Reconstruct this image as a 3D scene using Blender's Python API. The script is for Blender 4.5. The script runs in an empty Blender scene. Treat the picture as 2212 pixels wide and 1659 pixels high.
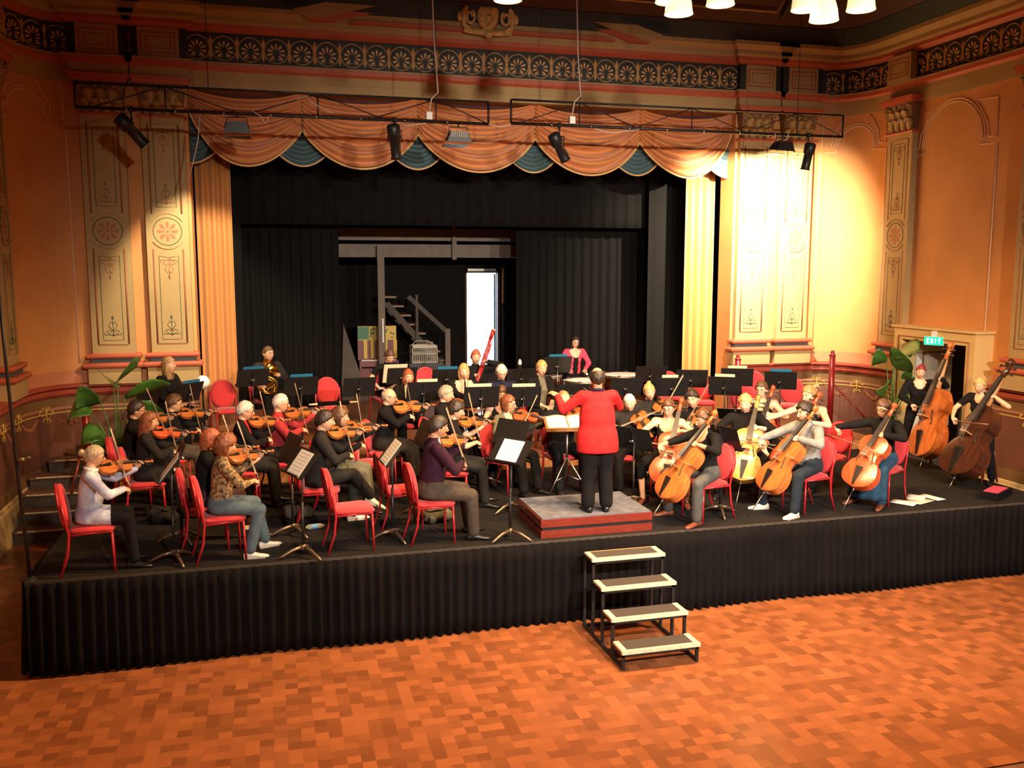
import bpy, bmesh, math, random
import numpy as np
from mathutils import Vector, Matrix, Euler, noise
random.seed(7)
R = math.radians
sc = bpy.context.scene
COL = sc.collection

# ---------------------------------------------------------------- camera
F_PX, CX, CY = 1976.0, 1106.0, 829.5
PITCH = math.atan(252 / F_PX); YAW = R(15.0)
CAM = np.array([0.0, 0.0, 4.03])
_f = np.array([math.sin(YAW)*math.cos(PITCH), math.cos(YAW)*math.cos(PITCH), -math.sin(PITCH)])
_r = np.array([math.cos(YAW), -math.sin(YAW), 0.0])
_u = np.cross(_r, _f)
cam_d = bpy.data.cameras.new('camera'); cam = bpy.data.objects.new('camera', cam_d); COL.objects.link(cam)
cam_d.sensor_fit = 'HORIZONTAL'; cam_d.sensor_width = 36.0; cam_d.lens = 36.0 * F_PX / 2212.0
cam_d.clip_start = 0.05; cam_d.clip_end = 200
cam.matrix_world = Matrix(((_r[0], _u[0], -_f[0], CAM[0]), (_r[1], _u[1], -_f[1], CAM[1]), (_r[2], _u[2], -_f[2], CAM[2]), (0, 0, 0, 1)))
sc.camera = cam
def ray(x, y): return _f + _r*(x-CX)/F_PX - _u*(y-CY)/F_PX
def atz(x, y, z): d = ray(x, y); return Vector(CAM + d*((z-CAM[2])/d[2]))
def aty(x, y, Y): d = ray(x, y); return Vector(CAM + d*((Y-CAM[1])/d[1]))
def atx(x, y, X): d = ray(x, y); return Vector(CAM + d*((X-CAM[0])/d[0]))

# ---------------------------------------------------------------- world, exposure, hall lights
w = bpy.data.worlds.new('world'); sc.world = w; w.use_nodes = True
w.node_tree.nodes['Background'].inputs[0].default_value = (1.0, 0.72, 0.5, 1)
w.node_tree.nodes['Background'].inputs[1].default_value = 0.0
vs = sc.view_settings
vs.view_transform = 'Standard'; vs.look = 'None'; vs.gamma = 1.0; vs.use_curve_mapping = False
vs.exposure = 0.9
def spot(name, loc, tgt, watts, col, ang, blend=0.5, rad=0.08):
    d = bpy.data.lights.new(name, 'SPOT'); o = bpy.data.objects.new(name, d); COL.objects.link(o)
    d.energy = watts; d.color = col; d.spot_size = R(ang); d.spot_blend = blend; d.shadow_soft_size = rad
    o.location = loc; o.rotation_euler = (Vector(tgt)-Vector(loc)).to_track_quat('-Z', 'Y').to_euler()
    return o
WARM = (1.0, 0.60, 0.28); WHITE = (1.0, 0.88, 0.74)
# flood lamps on the gallery the camera stands on: they cast the lamp-bell shadows seen on the architrave
for gx, gw in ((1.6, 1900), (4.8, 2900), (7.6, 2300)):
    spot('gallery_lamp_offscreen', (gx, 0.0, 6.1), (gx*0.8+1.3, 12.6, 1.9), gw, WHITE, 58, 0.8, 0.10)
# ---------------------------------------------------------------- materials
MATS = {}
def mat(name, col, rough=0.6, metal=0.0, var=0.0, scale=8.0, bump=0.0, bscale=40.0, emit=0.0, ecol=None, col2=None, rnd=0.0, spec=0.5, stretch=None, trans=0.0, sheen=0.0, kind='noise'):
    m = bpy.data.materials.new(name); m.use_nodes = True; nt = m.node_tree; N = nt.nodes; L = nt.links
    b = N['Principled BSDF']
    b.inputs['Roughness'].default_value = rough; b.inputs['Metallic'].default_value = metal
    b.inputs['Specular IOR Level'].default_value = spec
    b.inputs['Base Color'].default_value = (*col, 1)
    if sheen: b.inputs['Sheen Weight'].default_value = sheen
    if trans: b.inputs['Transmission Weight'].default_value = trans
    if emit:
        b.inputs['Emission Color'].default_value = (*(ecol or col), 1); b.inputs['Emission Strength'].default_value = emit
    out = None
    if var or col2 or bump or rnd:
        tc = N.new('ShaderNodeTexCoord'); src = tc.outputs['Object']
        if stretch:
            mp = N.new('ShaderNodeMapping'); mp.inputs['Scale'].default_value = stretch; L.new(src, mp.inputs[0]); src = mp.outputs[0]
    if var or col2:
        if kind == 'voronoi':
            n = N.new('ShaderNodeTexVoronoi'); n.inputs['Scale'].default_value = scale; fac = n.outputs['Distance']
        else:
            n = N.new('ShaderNodeTexNoise'); n.inputs['Scale'].default_value = scale; n.inputs['Detail'].default_value = 4; fac = n.outputs['Fac']
        L.new(src, n.inputs['Vector'])
        cr = N.new('ShaderNodeValToRGB')
        lo = 0.15 if kind == 'voronoi' else 0.38; hi = 0.4 if kind == 'voronoi' else 0.62
        cr.color_ramp.elements[0].position = lo; cr.color_ramp.elements[1].position = hi
        c2 = col2 or tuple(min(1, c*(1+var)) for c in col); c1 = col if col2 else tuple(c*(1-var) for c in col)
        cr.color_ramp.elements[0].color = (*c1, 1); cr.color_ramp.elements[1].color = (*c2, 1)
        L.new(fac, cr.inputs[0]); out = cr.outputs[0]
    if rnd:
        oi = N.new('ShaderNodeObjectInfo'); hs = N.new('ShaderNodeHueSaturation')
        mr = N.new('ShaderNodeMapRange'); mr.inputs[3].default_value = 1-rnd; mr.inputs[4].default_value = 1+rnd
        L.new(oi.outputs['Random'], mr.inputs[0]); L.new(mr.outputs[0], hs.inputs['Value'])
        if out: L.new(out, hs.inputs['Color'])
        else: hs.inputs['Color'].default_value = (*col, 1)
        out = hs.outputs[0]
    if out: L.new(out, b.inputs['Base Color'])
    if bump:
        n2 = N.new('ShaderNodeTexNoise'); n2.inputs['Scale'].default_value = bscale; n2.inputs['Detail'].default_value = 3
        L.new(src, n2.inputs['Vector'])
        bp = N.new('ShaderNodeBump'); bp.inputs['Strength'].default_value = bump; bp.inputs['Distance'].default_value = 0.01
        L.new(n2.outputs['Fac'], bp.inputs['Height']); L.new(bp.outputs[0], b.inputs['Normal'])
    MATS[name] = m
    return m
M = MATS
# plaster and paint
mat('peach', (0.62, 0.27, 0.085), 0.75, var=0.06, scale=1.5, bump=0.05)
mat('peach_line', (0.85, 0.62, 0.42), 0.7)
mat('band_pink', (0.52, 0.20, 0.09), 0.7)
mat('tan', (0.40, 0.27, 0.11), 0.7, var=0.05, scale=2)
mat('tan_dark', (0.40, 0.27, 0.11), 0.7, var=0.05, scale=2)
mat('tan_red', (0.34, 0.15, 0.07), 0.7)
mat('ink_green', (0.06, 0.085, 0.05), 0.7)
mat('ink_rose', (0.36, 0.13, 0.06), 0.7)
mat('paint_red', (0.46, 0.10, 0.045), 0.5, var=0.05, scale=3)
mat('rail_red', (0.36, 0.065, 0.04), 0.45, var=0.06, scale=3)
mat('dado_brown', (0.145, 0.052, 0.030), 0.65, var=0.06, scale=3)
mat('dado_olive', (0.17, 0.085, 0.03), 0.65)
mat('cream', (0.62, 0.45, 0.2), 0.5, var=0.05, scale=4)
mat('door_cream', (0.68, 0.47, 0.19), 0.5)
mat('gold_paint', (0.55, 0.33, 0.07), 0.45)
mat('gold_stencil', (0.62, 0.34, 0.12), 0.5)
mat('frieze_black', (0.018, 0.020, 0.018), 0.6)
mat('slate_blue', (0.05, 0.075, 0.085), 0.6)
mat('ceil_maroon', (0.06, 0.016, 0.010), 0.7)
mat('ceil_blue', (0.016, 0.028, 0.032), 0.7)
mat('cap_gold', (0.36, 0.22, 0.07), 0.5, var=0.25, scale=14)
mat('crest_gold', (0.62, 0.38, 0.14), 0.5, var=0.15, scale=14)
mat('white_paint', (0.85, 0.80, 0.70), 0.5)
mat('grey_wall', (0.35, 0.36, 0.33), 0.7)
mat('exit_green', (0.0, 0.35, 0.20), 0.4, emit=0.7, ecol=(0.0, 0.6, 0.35))
mat('exit_white', (0.9, 0.95, 0.9), 0.4, emit=1.2, ecol=(0.9, 1.0, 0.95))
# cloth
mat('orange_cloth', (0.66, 0.24, 0.055), 0.55, sheen=0.3, bump=0.1, bscale=120)
mat('gold_trim', (0.75, 0.45, 0.16), 0.5)
mat('teal_cloth', (0.045, 0.095, 0.105), 0.6, sheen=0.2)
mat('dark_red_cloth', (0.10, 0.012, 0.010), 0.7)
mat('gold_drape', (0.50, 0.20, 0.045), 0.5, sheen=0.3, bump=0.08, bscale=120)
mat('black_cloth', (0.0045, 0.0035, 0.0035), 0.95, var=0.2, scale=3, spec=0.15)
mat('black_drape', (0.0065, 0.0052, 0.0046), 0.95, spec=0.15)
mat('stage_carpet', (0.0105, 0.0085, 0.0075), 0.95, spec=0.2, var=0.2, scale=30, bump=0.2, bscale=200)
mat('carpet_blue', (0.115, 0.12, 0.145), 0.95, var=0.2, scale=10, bump=0.3, bscale=150)
# wood
mat('parquet', (0.275, 0.090, 0.032), 0.30, rnd=0.32, var=0.10, scale=40, stretch=(1, 6, 1))
mat('stage_wood', (0.20, 0.075, 0.028), 0.4, var=0.15, scale=6, stretch=(1, 8, 1))
mat('riser_wood', (0.30, 0.12, 0.035), 0.5, var=0.1, scale=6)
mat('mahogany', (0.17, 0.022, 0.013), 0.32, var=0.15, scale=8, stretch=(1, 6, 6))
mat('dark_timber', (0.055, 0.038, 0.026), 0.7, var=0.15, scale=5)
mat('post_timber', (0.13, 0.095, 0.07), 0.7, var=0.1, scale=5)
mat('step_wood', (0.17, 0.075, 0.036), 0.5, var=0.15, scale=8)
mat('red_gloss', (0.22, 0.010, 0.012), 0.3)
mat('desk_wood', (0.36, 0.16, 0.06), 0.45, var=0.12, scale=10)
# metals, plastics
mat('black_metal', (0.012, 0.011, 0.011), 0.42, spec=0.4)
mat('truss_metal', (0.035, 0.025, 0.02), 0.5, metal=0.6, var=0.4, scale=25)
mat('steel', (0.45, 0.42, 0.38), 0.3, metal=1.0)
mat('bronze_leg', (0.22, 0.16, 0.10), 0.38, metal=0.8)
mat('brass', (0.62, 0.36, 0.08), 0.18, metal=1.0)
mat('copper', (0.42, 0.16, 0.07), 0.25, metal=1.0)
mat('silver', (0.75, 0.72, 0.68), 0.2, metal=1.0)
mat('white_plastic', (0.75, 0.72, 0.65), 0.5)
mat('grey_plastic', (0.36, 0.34, 0.28), 0.5)
mat('cable', (0.55, 0.42, 0.36), 0.6)
mat('rubber', (0.015, 0.014, 0.014), 0.8)
mat('nosing', (0.70, 0.58, 0.38), 0.5, var=0.15, scale=30)
mat('tread_mat', (0.055, 0.042, 0.033), 0.9, bump=0.3, bscale=200)
mat('chair_red', (0.52, 0.025, 0.03), 0.85, sheen=0.2, rnd=0.12)
mat('chair_frame', (0.38, 0.016, 0.022), 0.3)
mat('paper', (0.86, 0.82, 0.72), 0.8)
mat('paper_cream', (0.70, 0.58, 0.38), 0.8)
mat('folder_blue', (0.015, 0.16, 0.30), 0.5)
mat('drum_head', (0.88, 0.84, 0.74), 0.5)
mat('glass_shade', (1.0, 0.80, 0.52), 0.3, emit=0.55, ecol=(1.0, 0.66, 0.34))
mat('bulb', (1, 0.9, 0.7), 0.4, emit=40, ecol=(1.0, 0.82, 0.55))
mat('leaf', (0.055, 0.15, 0.025), 0.35, var=0.3, scale=5)
mat('pot', (0.05, 0.035, 0.03), 0.5)

# ---------------------------------------------------------------- mesh builder
class MB:
    def __init__(s): s.v = []; s.f = []; s.m = []; s.sm = []
    def add(s, vs_, fs, m=0, smooth=False):
        o = len(s.v); s.v.extend([tuple(p) for p in vs_])
        for f in fs: s.f.append(tuple(i+o for i in f)); s.m.append(m); s.sm.append(smooth)
        return s
    def box(s, x0, x1, y0, y1, z0, z1, m=0):
        v = [(x, y, z) for z in (z0, z1) for y in (y0, y1) for x in (x0, x1)]
        return s.add(v, [(0, 2, 3, 1), (4, 5, 7, 6), (0, 1, 5, 4), (2, 6, 7, 3), (0, 4, 6, 2), (1, 3, 7, 5)], m)
    def obox(s, c, ax, ay, az, m=0):
        c = Vector(c); ax, ay, az = Vector(ax), Vector(ay), Vector(az)
        v = [c+ax*i+ay*j+az*k for k in (-1, 1) for j in (-1, 1) for i in (-1, 1)]
        return s.add(v, [(0, 2, 3, 1), (4, 5, 7, 6), (0, 1, 5, 4), (2, 6, 7, 3), (0, 4, 6, 2), (1, 3, 7, 5)], m)
    def bar(s, a, b, w, h=None, m=0, up=(0, 0, 1)):
        a, b = Vector(a), Vector(b); d = (b-a); L = d.length; d.normalize(); h = h or w
        sx = d.cross(Vector(up))
        if sx.length < 1e-4: sx = d.cross(Vector((0, 1, 0)))
        sx.normalize(); sy = sx.cross(d)
        return s.obox((a+b)/2, d*L/2, sx*w/2, sy*h/2, m)
    def tube(s, pts, rad, n=8, m=0, caps=True, smooth=True, flat=None):
        pts = [Vector(p) for p in pts]; k = len(pts)
        rad = rad if isinstance(rad, (list, tuple)) else [rad]*k
        vs_ = []; prev = None
        for i, p in enumerate(pts):
            t = (pts[min(i+1, k-1)]-pts[max(i-1, 0)])
            if t.length < 1e-9: t = Vector((0, 0, 1))
            t.normalize()
            if prev is None:
                a = t.cross(Vector((0, 0, 1)))
                if a.length < 1e-3: a = t.cross(Vector((0, 1, 0)))
            else: a = prev - t*prev.dot(t)
            if a.length < 1e-6: a = t.orthogonal()
            a.normalize(); prev = a; b = t.cross(a)
            for j in range(n):
                q = 2*math.pi*j/n
                vs_.append(p+(a*math.cos(q)+b*math.sin(q)*(flat or 1))*rad[i])
        fs = [(i*n+j, i*n+(j+1) % n, (i+1)*n+(j+1) % n, (i+1)*n+j) for i in range(k-1) for j in range(n)]
        s.add(vs_, fs, m, smooth)
        if caps:
            o = len(s.v)-len(vs_)
            s.f.append(tuple(o+j for j in reversed(range(n)))); s.m.append(m); s.sm.append(False)
            s.f.append(tuple(o+(k-1)*n+j for j in range(n))); s.m.append(m); s.sm.append(False)
        return s
    def capsule(s, a, b, ra, rb, n=10, m=0, rings=3):
        a, b = Vector(a), Vector(b); d = b-a
        d = d.normalized() if d.length > 1e-6 else Vector((0, 0, 1))
        pts = []; rad = []
        for i in range(rings):
            q = math.pi/2*(i/rings); pts.append(a-d*ra*math.cos(q)); rad.append(max(ra*math.sin(q), ra*0.05))
        pts.append(a); rad.append(ra); pts.append(b); rad.append(rb)
        for i in range(1, rings+1):
            q = math.pi/2*(i/rings); pts.append(b+d*rb*math.sin(q)); rad.append(max(rb*math.cos(q), rb*0.05))
        return s.tube(pts, rad, n, m)
    def lathe(s, prof, n=24, m=0, c=(0, 0, 0), smooth=True, ax=None):
        vs_ = []
        for r, z in prof:
            for j in range(n):
                q = 2*math.pi*j/n; vs_.append((c[0]+r*math.cos(q), c[1]+r*math.sin(q), c[2]+z))
        k = len(prof)
        fs = [(i*n+j, i*n+(j+1) % n, (i+1)*n+(j+1) % n, (i+1)*n+j) for i in range(k-1) for j in range(n)]
        if ax is not None:
            q = Vector((0, 0, 1)).rotation_difference(Vector(ax)); cc = Vector(c)
            vs_ = [q @ (Vector(p)-cc)+cc for p in vs_]
        return s.add(vs_, fs, m, smooth)
    def ell(s, c, r, n=12, k=8, m=0, rot=None):
        r = r if isinstance(r, (tuple, list)) else (r, r, r); vs_ = []
        for i in range(k+1):
            p = math.pi*i/k
            for j in range(n):
                q = 2*math.pi*j/n
                v = Vector((r[0]*math.sin(p)*math.cos(q), r[1]*math.sin(p)*math.sin(q), r[2]*math.cos(p)))
                if rot is not None: v = rot @ v
                vs_.append(v+Vector(c))
        fs = [(i*n+j, (i+1)*n+j, (i+1)*n+(j+1) % n, i*n+(j+1) % n) for i in range(k) for j in range(n)]
        return s.add(vs_, fs, m, True)
    def prism(s, poly, a0, a1, axis='z', m=0):
        """polygon (2-D) extruded along an axis: z -> (x,y), y -> (x,z), x -> (y,z)"""
        def P(p, t): return {'z': (p[0], p[1], t), 'y': (p[0], t, p[1]), 'x': (t, p[0], p[1])}[axis]
        n = len(poly); v = [P(p, a0) for p in poly]+[P(p, a1) for p in poly]
        fs = [tuple(range(n)), tuple(range(2*n-1, n-1, -1))]+[(i, i+n, (i+1) % n+n, (i+1) % n) for i in range(n)]
        return s.add(v, fs, m)
    def grid(s, fn, nu, nv, m=0, smooth=True, wrap=False):
        vs_ = [fn(i/nu, j/nv) for j in range(nv+1) for i in range(nu+1)]; w_ = nu+1
        fs = [(j*w_+i, j*w_+i+1, (j+1)*w_+i+1, (j+1)*w_+i) for j in range(nv) for i in range(nu)]
        return s.add(vs_, fs, m, smooth)
    def xf(s, mtx):
        s.v = [tuple(mtx @ Vector(p)) for p in s.v]; return s
    def join(s, o, mtx=None, moff=0):
        vs_ = [tuple(mtx @ Vector(p)) for p in o.v] if mtx is not None else o.v
        k = len(s.v); s.v.extend(vs_)
        for f, m_, sm_ in zip(o.f, o.m, o.sm): s.f.append(tuple(i+k for i in f)); s.m.append(m_+moff); s.sm.append(sm_)
        return s
    def mesh(s, name, mats):
        me = bpy.data.meshes.new(name); me.from_pydata(s.v, [], s.f)
        for m_ in (mats if isinstance(mats, (list, tuple)) else [mats]): me.materials.append(M[m_] if isinstance(m_, str) else m_)
        me.polygons.foreach_set('material_index', s.m); me.polygons.foreach_set('use_smooth', s.sm)
        me.update(); return me
    def build(s, name, mats, parent=None, fix=False):
        me = s.mesh(name, mats)
        if fix:
            bm = bmesh.new(); bm.from_mesh(me); bmesh.ops.recalc_face_normals(bm, faces=bm.faces); bm.to_mesh(me); bm.free()
        return link(name, me, parent)
def link(name, me, parent=None, loc=None, mtx=None):
    o = bpy.data.objects.new(name, me); COL.objects.link(o)
    if parent is not None: o.parent = parent
    if loc is not None: o.location = loc
    if mtx is not None: o.matrix_local = mtx
    return o
def empty(name, loc=(0, 0, 0), rz=0.0, label=None, cat=None, group=None):
    o = bpy.data.objects.new(name, None); COL.objects.link(o); o.empty_display_size = 0.1
    o.location = loc; o.rotation_euler = (0, 0, rz); tag(o, label, cat, group); return o
def tag(o, label=None, cat=None, group=None, kind=None):
    if label: o['label'] = label
    if cat: o['category'] = cat
    if group: o['group'] = group
    if kind: o['kind'] = kind
    return o
def struct(o, label, cat='wall'): return tag(o, label, cat, kind='structure')
def clone(o, parent=None):
    c = o.copy(); COL.objects.link(c); c.parent = parent
    if parent is not None: c.matrix_parent_inverse = o.matrix_parent_inverse.copy()
    for ch in o.children: clone(ch, c)
    return c
def solid(o, t, off=-1):
    md = o.modifiers.new('thick', 'SOLIDIFY'); md.thickness = t; md.offset = off; return o
def sweep(mb, path, prof, m=0, closed_prof=True, caps=True, smooth=False):
    """profile [(inward offset, z)] swept along plan polyline; inward = right of travel direction"""
    P = [Vector((p[0], p[1])) for p in path]; k = len(P); n = len(prof); vs_ = []
    for i in range(k):
        d0 = (P[i]-P[i-1]).normalized() if i > 0 else (P[1]-P[0]).normalized()
        d1 = (P[i+1]-P[i]).normalized() if i < k-1 else d0
        n0 = Vector((d0.y, -d0.x)); n1 = Vector((d1.y, -d1.x)); b = (n0+n1)
        if b.length < 1e-6: b = n0.copy()
        b.normalize(); b = b/max(0.3, b.dot(n0))
        for o_, z in prof: q = P[i]+b*o_; vs_.append((q.x, q.y, z))
    e = n if closed_prof else n-1
    fs = [(i*n+j, i*n+(j+1) % n, (i+1)*n+(j+1) % n, (i+1)*n+j) for i in range(k-1) for j in range(e)]
    mb.add(vs_, fs, m, smooth)
    if caps and closed_prof:
        o = len(mb.v)-len(vs_)
        mb.f.append(tuple(o+j for j in reversed(range(n)))); mb.m.append(m); mb.sm.append(False)
        mb.f.append(tuple(o+(k-1)*n+j for j in range(n))); mb.m.append(m); mb.sm.append(False)
    return mb
# ---------------------------------------------------------------- setting
CXS = 3.88
def mirx(x): return 2*CXS-x
XL, XR, YW = -3.75, mirx(-3.75), 16.5
HP, ZA, ZB = 0.97, 1.18, 1.30           # platform, wooden stage, rear riser
NC = 10
curveL = [(-2.85-0.9*math.cos(math.pi/2*i/NC), 15.25+1.25*math.sin(math.pi/2*i/NC)) for i in range(NC+1)]
curveR = [(mirx(x), y) for x, y in reversed(curveL)]
PIL = [(-2.80, -2.13), (-1.88, -1.21)]
PILR = [(mirx(b), mirx(a)) for a, b in reversed(PIL)]
# hall floor: a slab with the parquet squares laid on it as pieces
fl = MB().box(-6, 14, -8, 17, -0.2, -0.012).build('floor', 'step_wood'); struct(fl, 'parquet hall floor of small orange brown wooden squares', 'floor')
TS = 0.116
tme = MB()
g_ = 0.0002; h_ = TS/2-g_
tme.add([(-h_, -h_, -0.012), (h_, -h_, -0.012), (h_, h_, -0.012), (-h_, h_, -0.012), (-h_, -h_, -0.001), (h_, -h_, -0.001), (h_, h_, -0.001), (-h_, h_, -0.001)],
        [(4, 5, 6, 7), (0, 1, 5, 4), (1, 2, 6, 5), (2, 3, 7, 6), (3, 0, 4, 7)])
tmesh = tme.mesh('parquet_square', 'parquet')
cand = []
for ix in range(-50, 115):
    for iy in range(50, 140):
        x, y = ix*TS, iy*TS
        if y > 16.2 or x < -3.75 or x > 11.5: continue
        if y > 9.75 and -2.3 < x < 9.9: continue
        v = np.array([x, y, 0.0])-CAM; zc = v@_f; px = CX+F_PX*(v@_r)/zc; py = CY-F_PX*(v@_u)/zc
        if -250 < px < 2460 and py < 1900: cand.append((0 if (-5 < px < 2217 and py < 1662) else 1, zc, x, y))
cand.sort()
rest = MB(); n_t = 0
tone = []
for vis, zc, x, y in cand:
    if n_t < 300 and vis == 0:
        o = link('parquet_square', tmesh, fl, (x, y, random.uniform(-0.0003, 0.0003))); o.rotation_euler = (0, 0, random.choice((0, math.pi/2))); n_t += 1
    else:
        dz = random.uniform(-0.0003, 0.0003)
        rest.add([(a+x, b+y, c+dz) for a, b, c in tme.v], tme.f); tone += [random.random()]*5
mp = mat('parquet_field', (0.275, 0.090, 0.032), 0.30)
nt = mp.node_tree; at = nt.nodes.new('ShaderNodeAttribute'); at.attribute_name = 'tone'
crp = nt.nodes.new('ShaderNodeValToRGB'); crp.color_ramp.elements[0].color = (0.187, 0.0612, 0.0218, 1); crp.color_ramp.elements[1].color = (0.363, 0.119, 0.0422, 1)
nt.links.new(at.outputs['Fac'], crp.inputs[0]); nt.links.new(crp.outputs[0], nt.nodes['Principled BSDF'].inputs['Base Color'])
ro = rest.build('parquet_field', 'parquet_field', fl); tag(ro, kind='stuff')
a_ = ro.data.attributes.new('tone', 'FLOAT', 'FACE'); a_.data.foreach_set('value', tone)

# walls
def wallprof(z0, z1, t=0.2): return [(0, z0), (0, z1), (-t, z1), (-t, z0)]
def wall_obj(name, mb, label): return struct(mb.build(name, 'peach', fix=True), label)
mb = MB(); sweep(mb, [(XL, -6)]+curveL, wallprof(0, 9.4)); wall_obj('wall_left', mb, 'peach painted side wall curving into the stage wall beside the steps')
DY0, DY1, DZ = 12.62, 14.22, 2.74
mb = MB(); sweep(mb, curveR+[(XR, DY1)], wallprof(0, 9.4)); sweep(mb, [(XR, DY0), (XR, -6)], wallprof(0, 9.4)); sweep(mb, [(XR, DY1), (XR, DY0)], wallprof(DZ, 9.4))
wall_obj('wall_right', mb, 'peach painted side wall with the exit doorway')
OL, OR = -1.16, mirx(-1.16)
mb = MB(); mb.box(-2.85, OL, YW, YW+0.55, 0, 9.4); mb.box(OR, mirx(-2.85), YW, YW+0.55, 0, 9.4); mb.box(OL, OR, YW, YW+0.55, 6.98, 9.4)
wall_obj('wall_front', mb, 'proscenium wall framing the stage opening')
mb = MB().box(XL-0.2, XR+0.2, -6.2, -6, 0, 9.4); wall_obj('wall_back', mb, 'plain rear wall of the hall')
mb = MB().box(XL-0.3, XR+0.3, -6.3, YW+0.6, 9.4, 9.6); struct(mb.build('ceiling', 'ceil_maroon'), 'dark maroon hall ceiling', 'ceiling')

# entablature running round the hall
full = [(XL, -6)]+curveL[:-1]
for a, b in PIL: full += [(a-0.02, YW), (a-0.02, YW-0.13), (b+0.02, YW-0.13), (b+0.02, YW)]
for a, b in PILR: full += [(a-0.02, YW), (a-0.02, YW-0.13), (b+0.02, YW-0.13), (b+0.02, YW)]
full += curveR[1:]+[(XR, -6)]
simple = [(XL, -6)]+curveL+curveR+[(XR, -6)]
tn = [0]
def trim(mb, mats, label, fix=True):
    tn[0] += 1; return struct(mb.build('trim_%d' % tn[0], mats, fix=fix), label, 'moulding')
mb = MB(); sweep(mb, full, [(-0.02, 6.98), (0.07, 6.98), (0.07, 7.12), (0.09, 7.12), (0.09, 7.25), (-0.02, 7.25)]); trim(mb, 'tan_dark', 'dull tan architrave band over the stage opening')
mb = MB(); sweep(mb, full, [(-0.02, 7.25), (0.10, 7.25), (0.15, 7.29), (0.15, 7.36), (-0.02, 7.36)]); sweep(mb, full, [(-0.02, 7.36), (0.17, 7.36), (0.17, 7.385), (-0.02, 7.385)], 1)
trim(mb, ['paint_red', 'tan'], 'terracotta red moulding below the stencilled frieze')
mb = MB(); sweep(mb, full, [(-0.02, 7.385), (0.07, 7.385), (0.07, 7.87), (-0.02, 7.87)]); frieze = trim(mb, 'frieze_black', 'black frieze band stencilled with gold palmettes')
mb = MB(); sweep(mb, full, [(-0.02, 7.87), (0.09, 7.87), (0.17, 7.93), (0.17, 7.99), (-0.02, 7.99)]); trim(mb, 'paint_red', 'terracotta red moulding above the stencilled frieze')
mb = MB(); sweep(mb, full, [(-0.02, 7.99), (0.19, 7.99), (0.22, 8.03), (0.22, 8.10), (0.32, 8.18), (0.32, 8.25), (-0.02, 8.25)]); trim(mb, 'tan_dark', 'stepped brown cornice under the ceiling cove')
mb = MB(); sweep(mb, simple, [(0.25, 8.25), (0.34, 8.25), (0.50, 8.52), (0.45, 8.56), (0.25, 8.40)]); trim(mb, 'ceil_blue', 'dark blue band at the foot of the ceiling cove')
mb = MB(); sweep(mb, simple, [(0.46, 8.5), (0.9, 8.95), (1.6, 9.3), (2.4, 9.41), (2.4, 9.44), (1.5, 9.36), (0.8, 9.0), (0.4, 8.55)]); cove = trim(mb, 'ceil_maroon', 'maroon ceiling cove with gold lined panels')
# gold lined panels on the cove
def cove_pt(x, t): return (x, YW-(0.52+0.9*t), 8.57+0.66*t-0.12*t*t)
for k in range(5):
    x0 = -1.6+2.25*k; x1 = x0+1.9
    if abs((x0+x1)/2-CXS) < 0.5: continue
    p = [cove_pt(x0, 0.22), cove_pt(x1, 0.22), cove_pt(x1+0.0, 0.9), cove_pt(x0, 0.9), cove_pt(x0, 0.22)]
    q = MB(); q.tube(p, 0.018, 5); q.build('panel_line', 'gold_paint', cove)
    q = MB(); q.tube([cove_pt(x1+0.17, 0.12), cove_pt(x1+0.17, 1.0)], 0.05, 5, flat=0.3); q.build('blue_strip', 'ceil_blue', cove)

# path mapper along the entablature / wall
class PathMap:
    def __init__(s, pts):
        s.p = [Vector(p) for p in pts]; s.L = [0]
        for a, b in zip(s.p, s.p[1:]): s.L.append(s.L[-1]+(b-a).length)
    def at(s, l, off, z):
        l = max(0, min(l, s.L[-1]-1e-6)); i = 0
        while i < len(s.L)-2 and s.L[i+1] < l: i += 1
        t = (l-s.L[i])/(s.L[i+1]-s.L[i]); d = (s.p[i+1]-s.p[i]).normalized(); q = s.p[i]+(s.p[i+1]-s.p[i])*t
        return Vector((q.x+d.y*off, q.y-d.x*off, z)), Vector((d.x, d.y, 0)), Vector((d.y, -d.x, 0))
# palmette stencil: ring, seven petals, base scrolls (flat proud paint), local x right, z up, y out
pal = MB()
def ringpts(r, n=28, a0=0, a1=2*math.pi): return [(r*math.cos(a0+(a1-a0)*i/n), 0, r*math.sin(a0+(a1-a0)*i/n)) for i in range(n+1)]
pal.tube(ringpts(0.195), 0.009, 5, caps=False)
for k in range(9):
    a = R(-50+k*35)+math.pi/2-R(90); a = R(-48)+k*R(276/8)-R(0)
    a = R(-48+34.5*k); L = 0.135
    c = Vector((0, 0, -0.03)); d = Vector((math.cos(a), 0, math.sin(a))); e = Vector((-d.z, 0, d.x))
    pts = [c+d*0.045, c+d*0.08+e*0.012, c+d*L*0.95+e*0.021, c+d*(L+0.02), c+d*L*0.95-e*0.021, c+d*0.08-e*0.012]
    pal.prism([(p.x, p.z) for p in pts], -0.006, 0.006, 'y')
for s_ in (-1, 1):
    pal.tube([(s_*(0.055+0.035*math.cos(t)*(1-t/9)), 0, -0.125+0.03*math.sin(t)*(1-t/9)) for t in [i*0.6 for i in range(10)]], 0.008, 4)
palm = pal.mesh('palmette', 'gold_stencil')
bud = MB(); bud.tube([(0, 0, -0.19), (0, 0, -0.12), (0, 0, -0.03), (0, 0, 0.0), (0, 0, 0.03), (0, 0, 0.12), (0, 0, 0.2)], [0.004, 0.026, 0.006, 0.016, 0.006, 0.028, 0.004], 6, flat=0.3)
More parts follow.
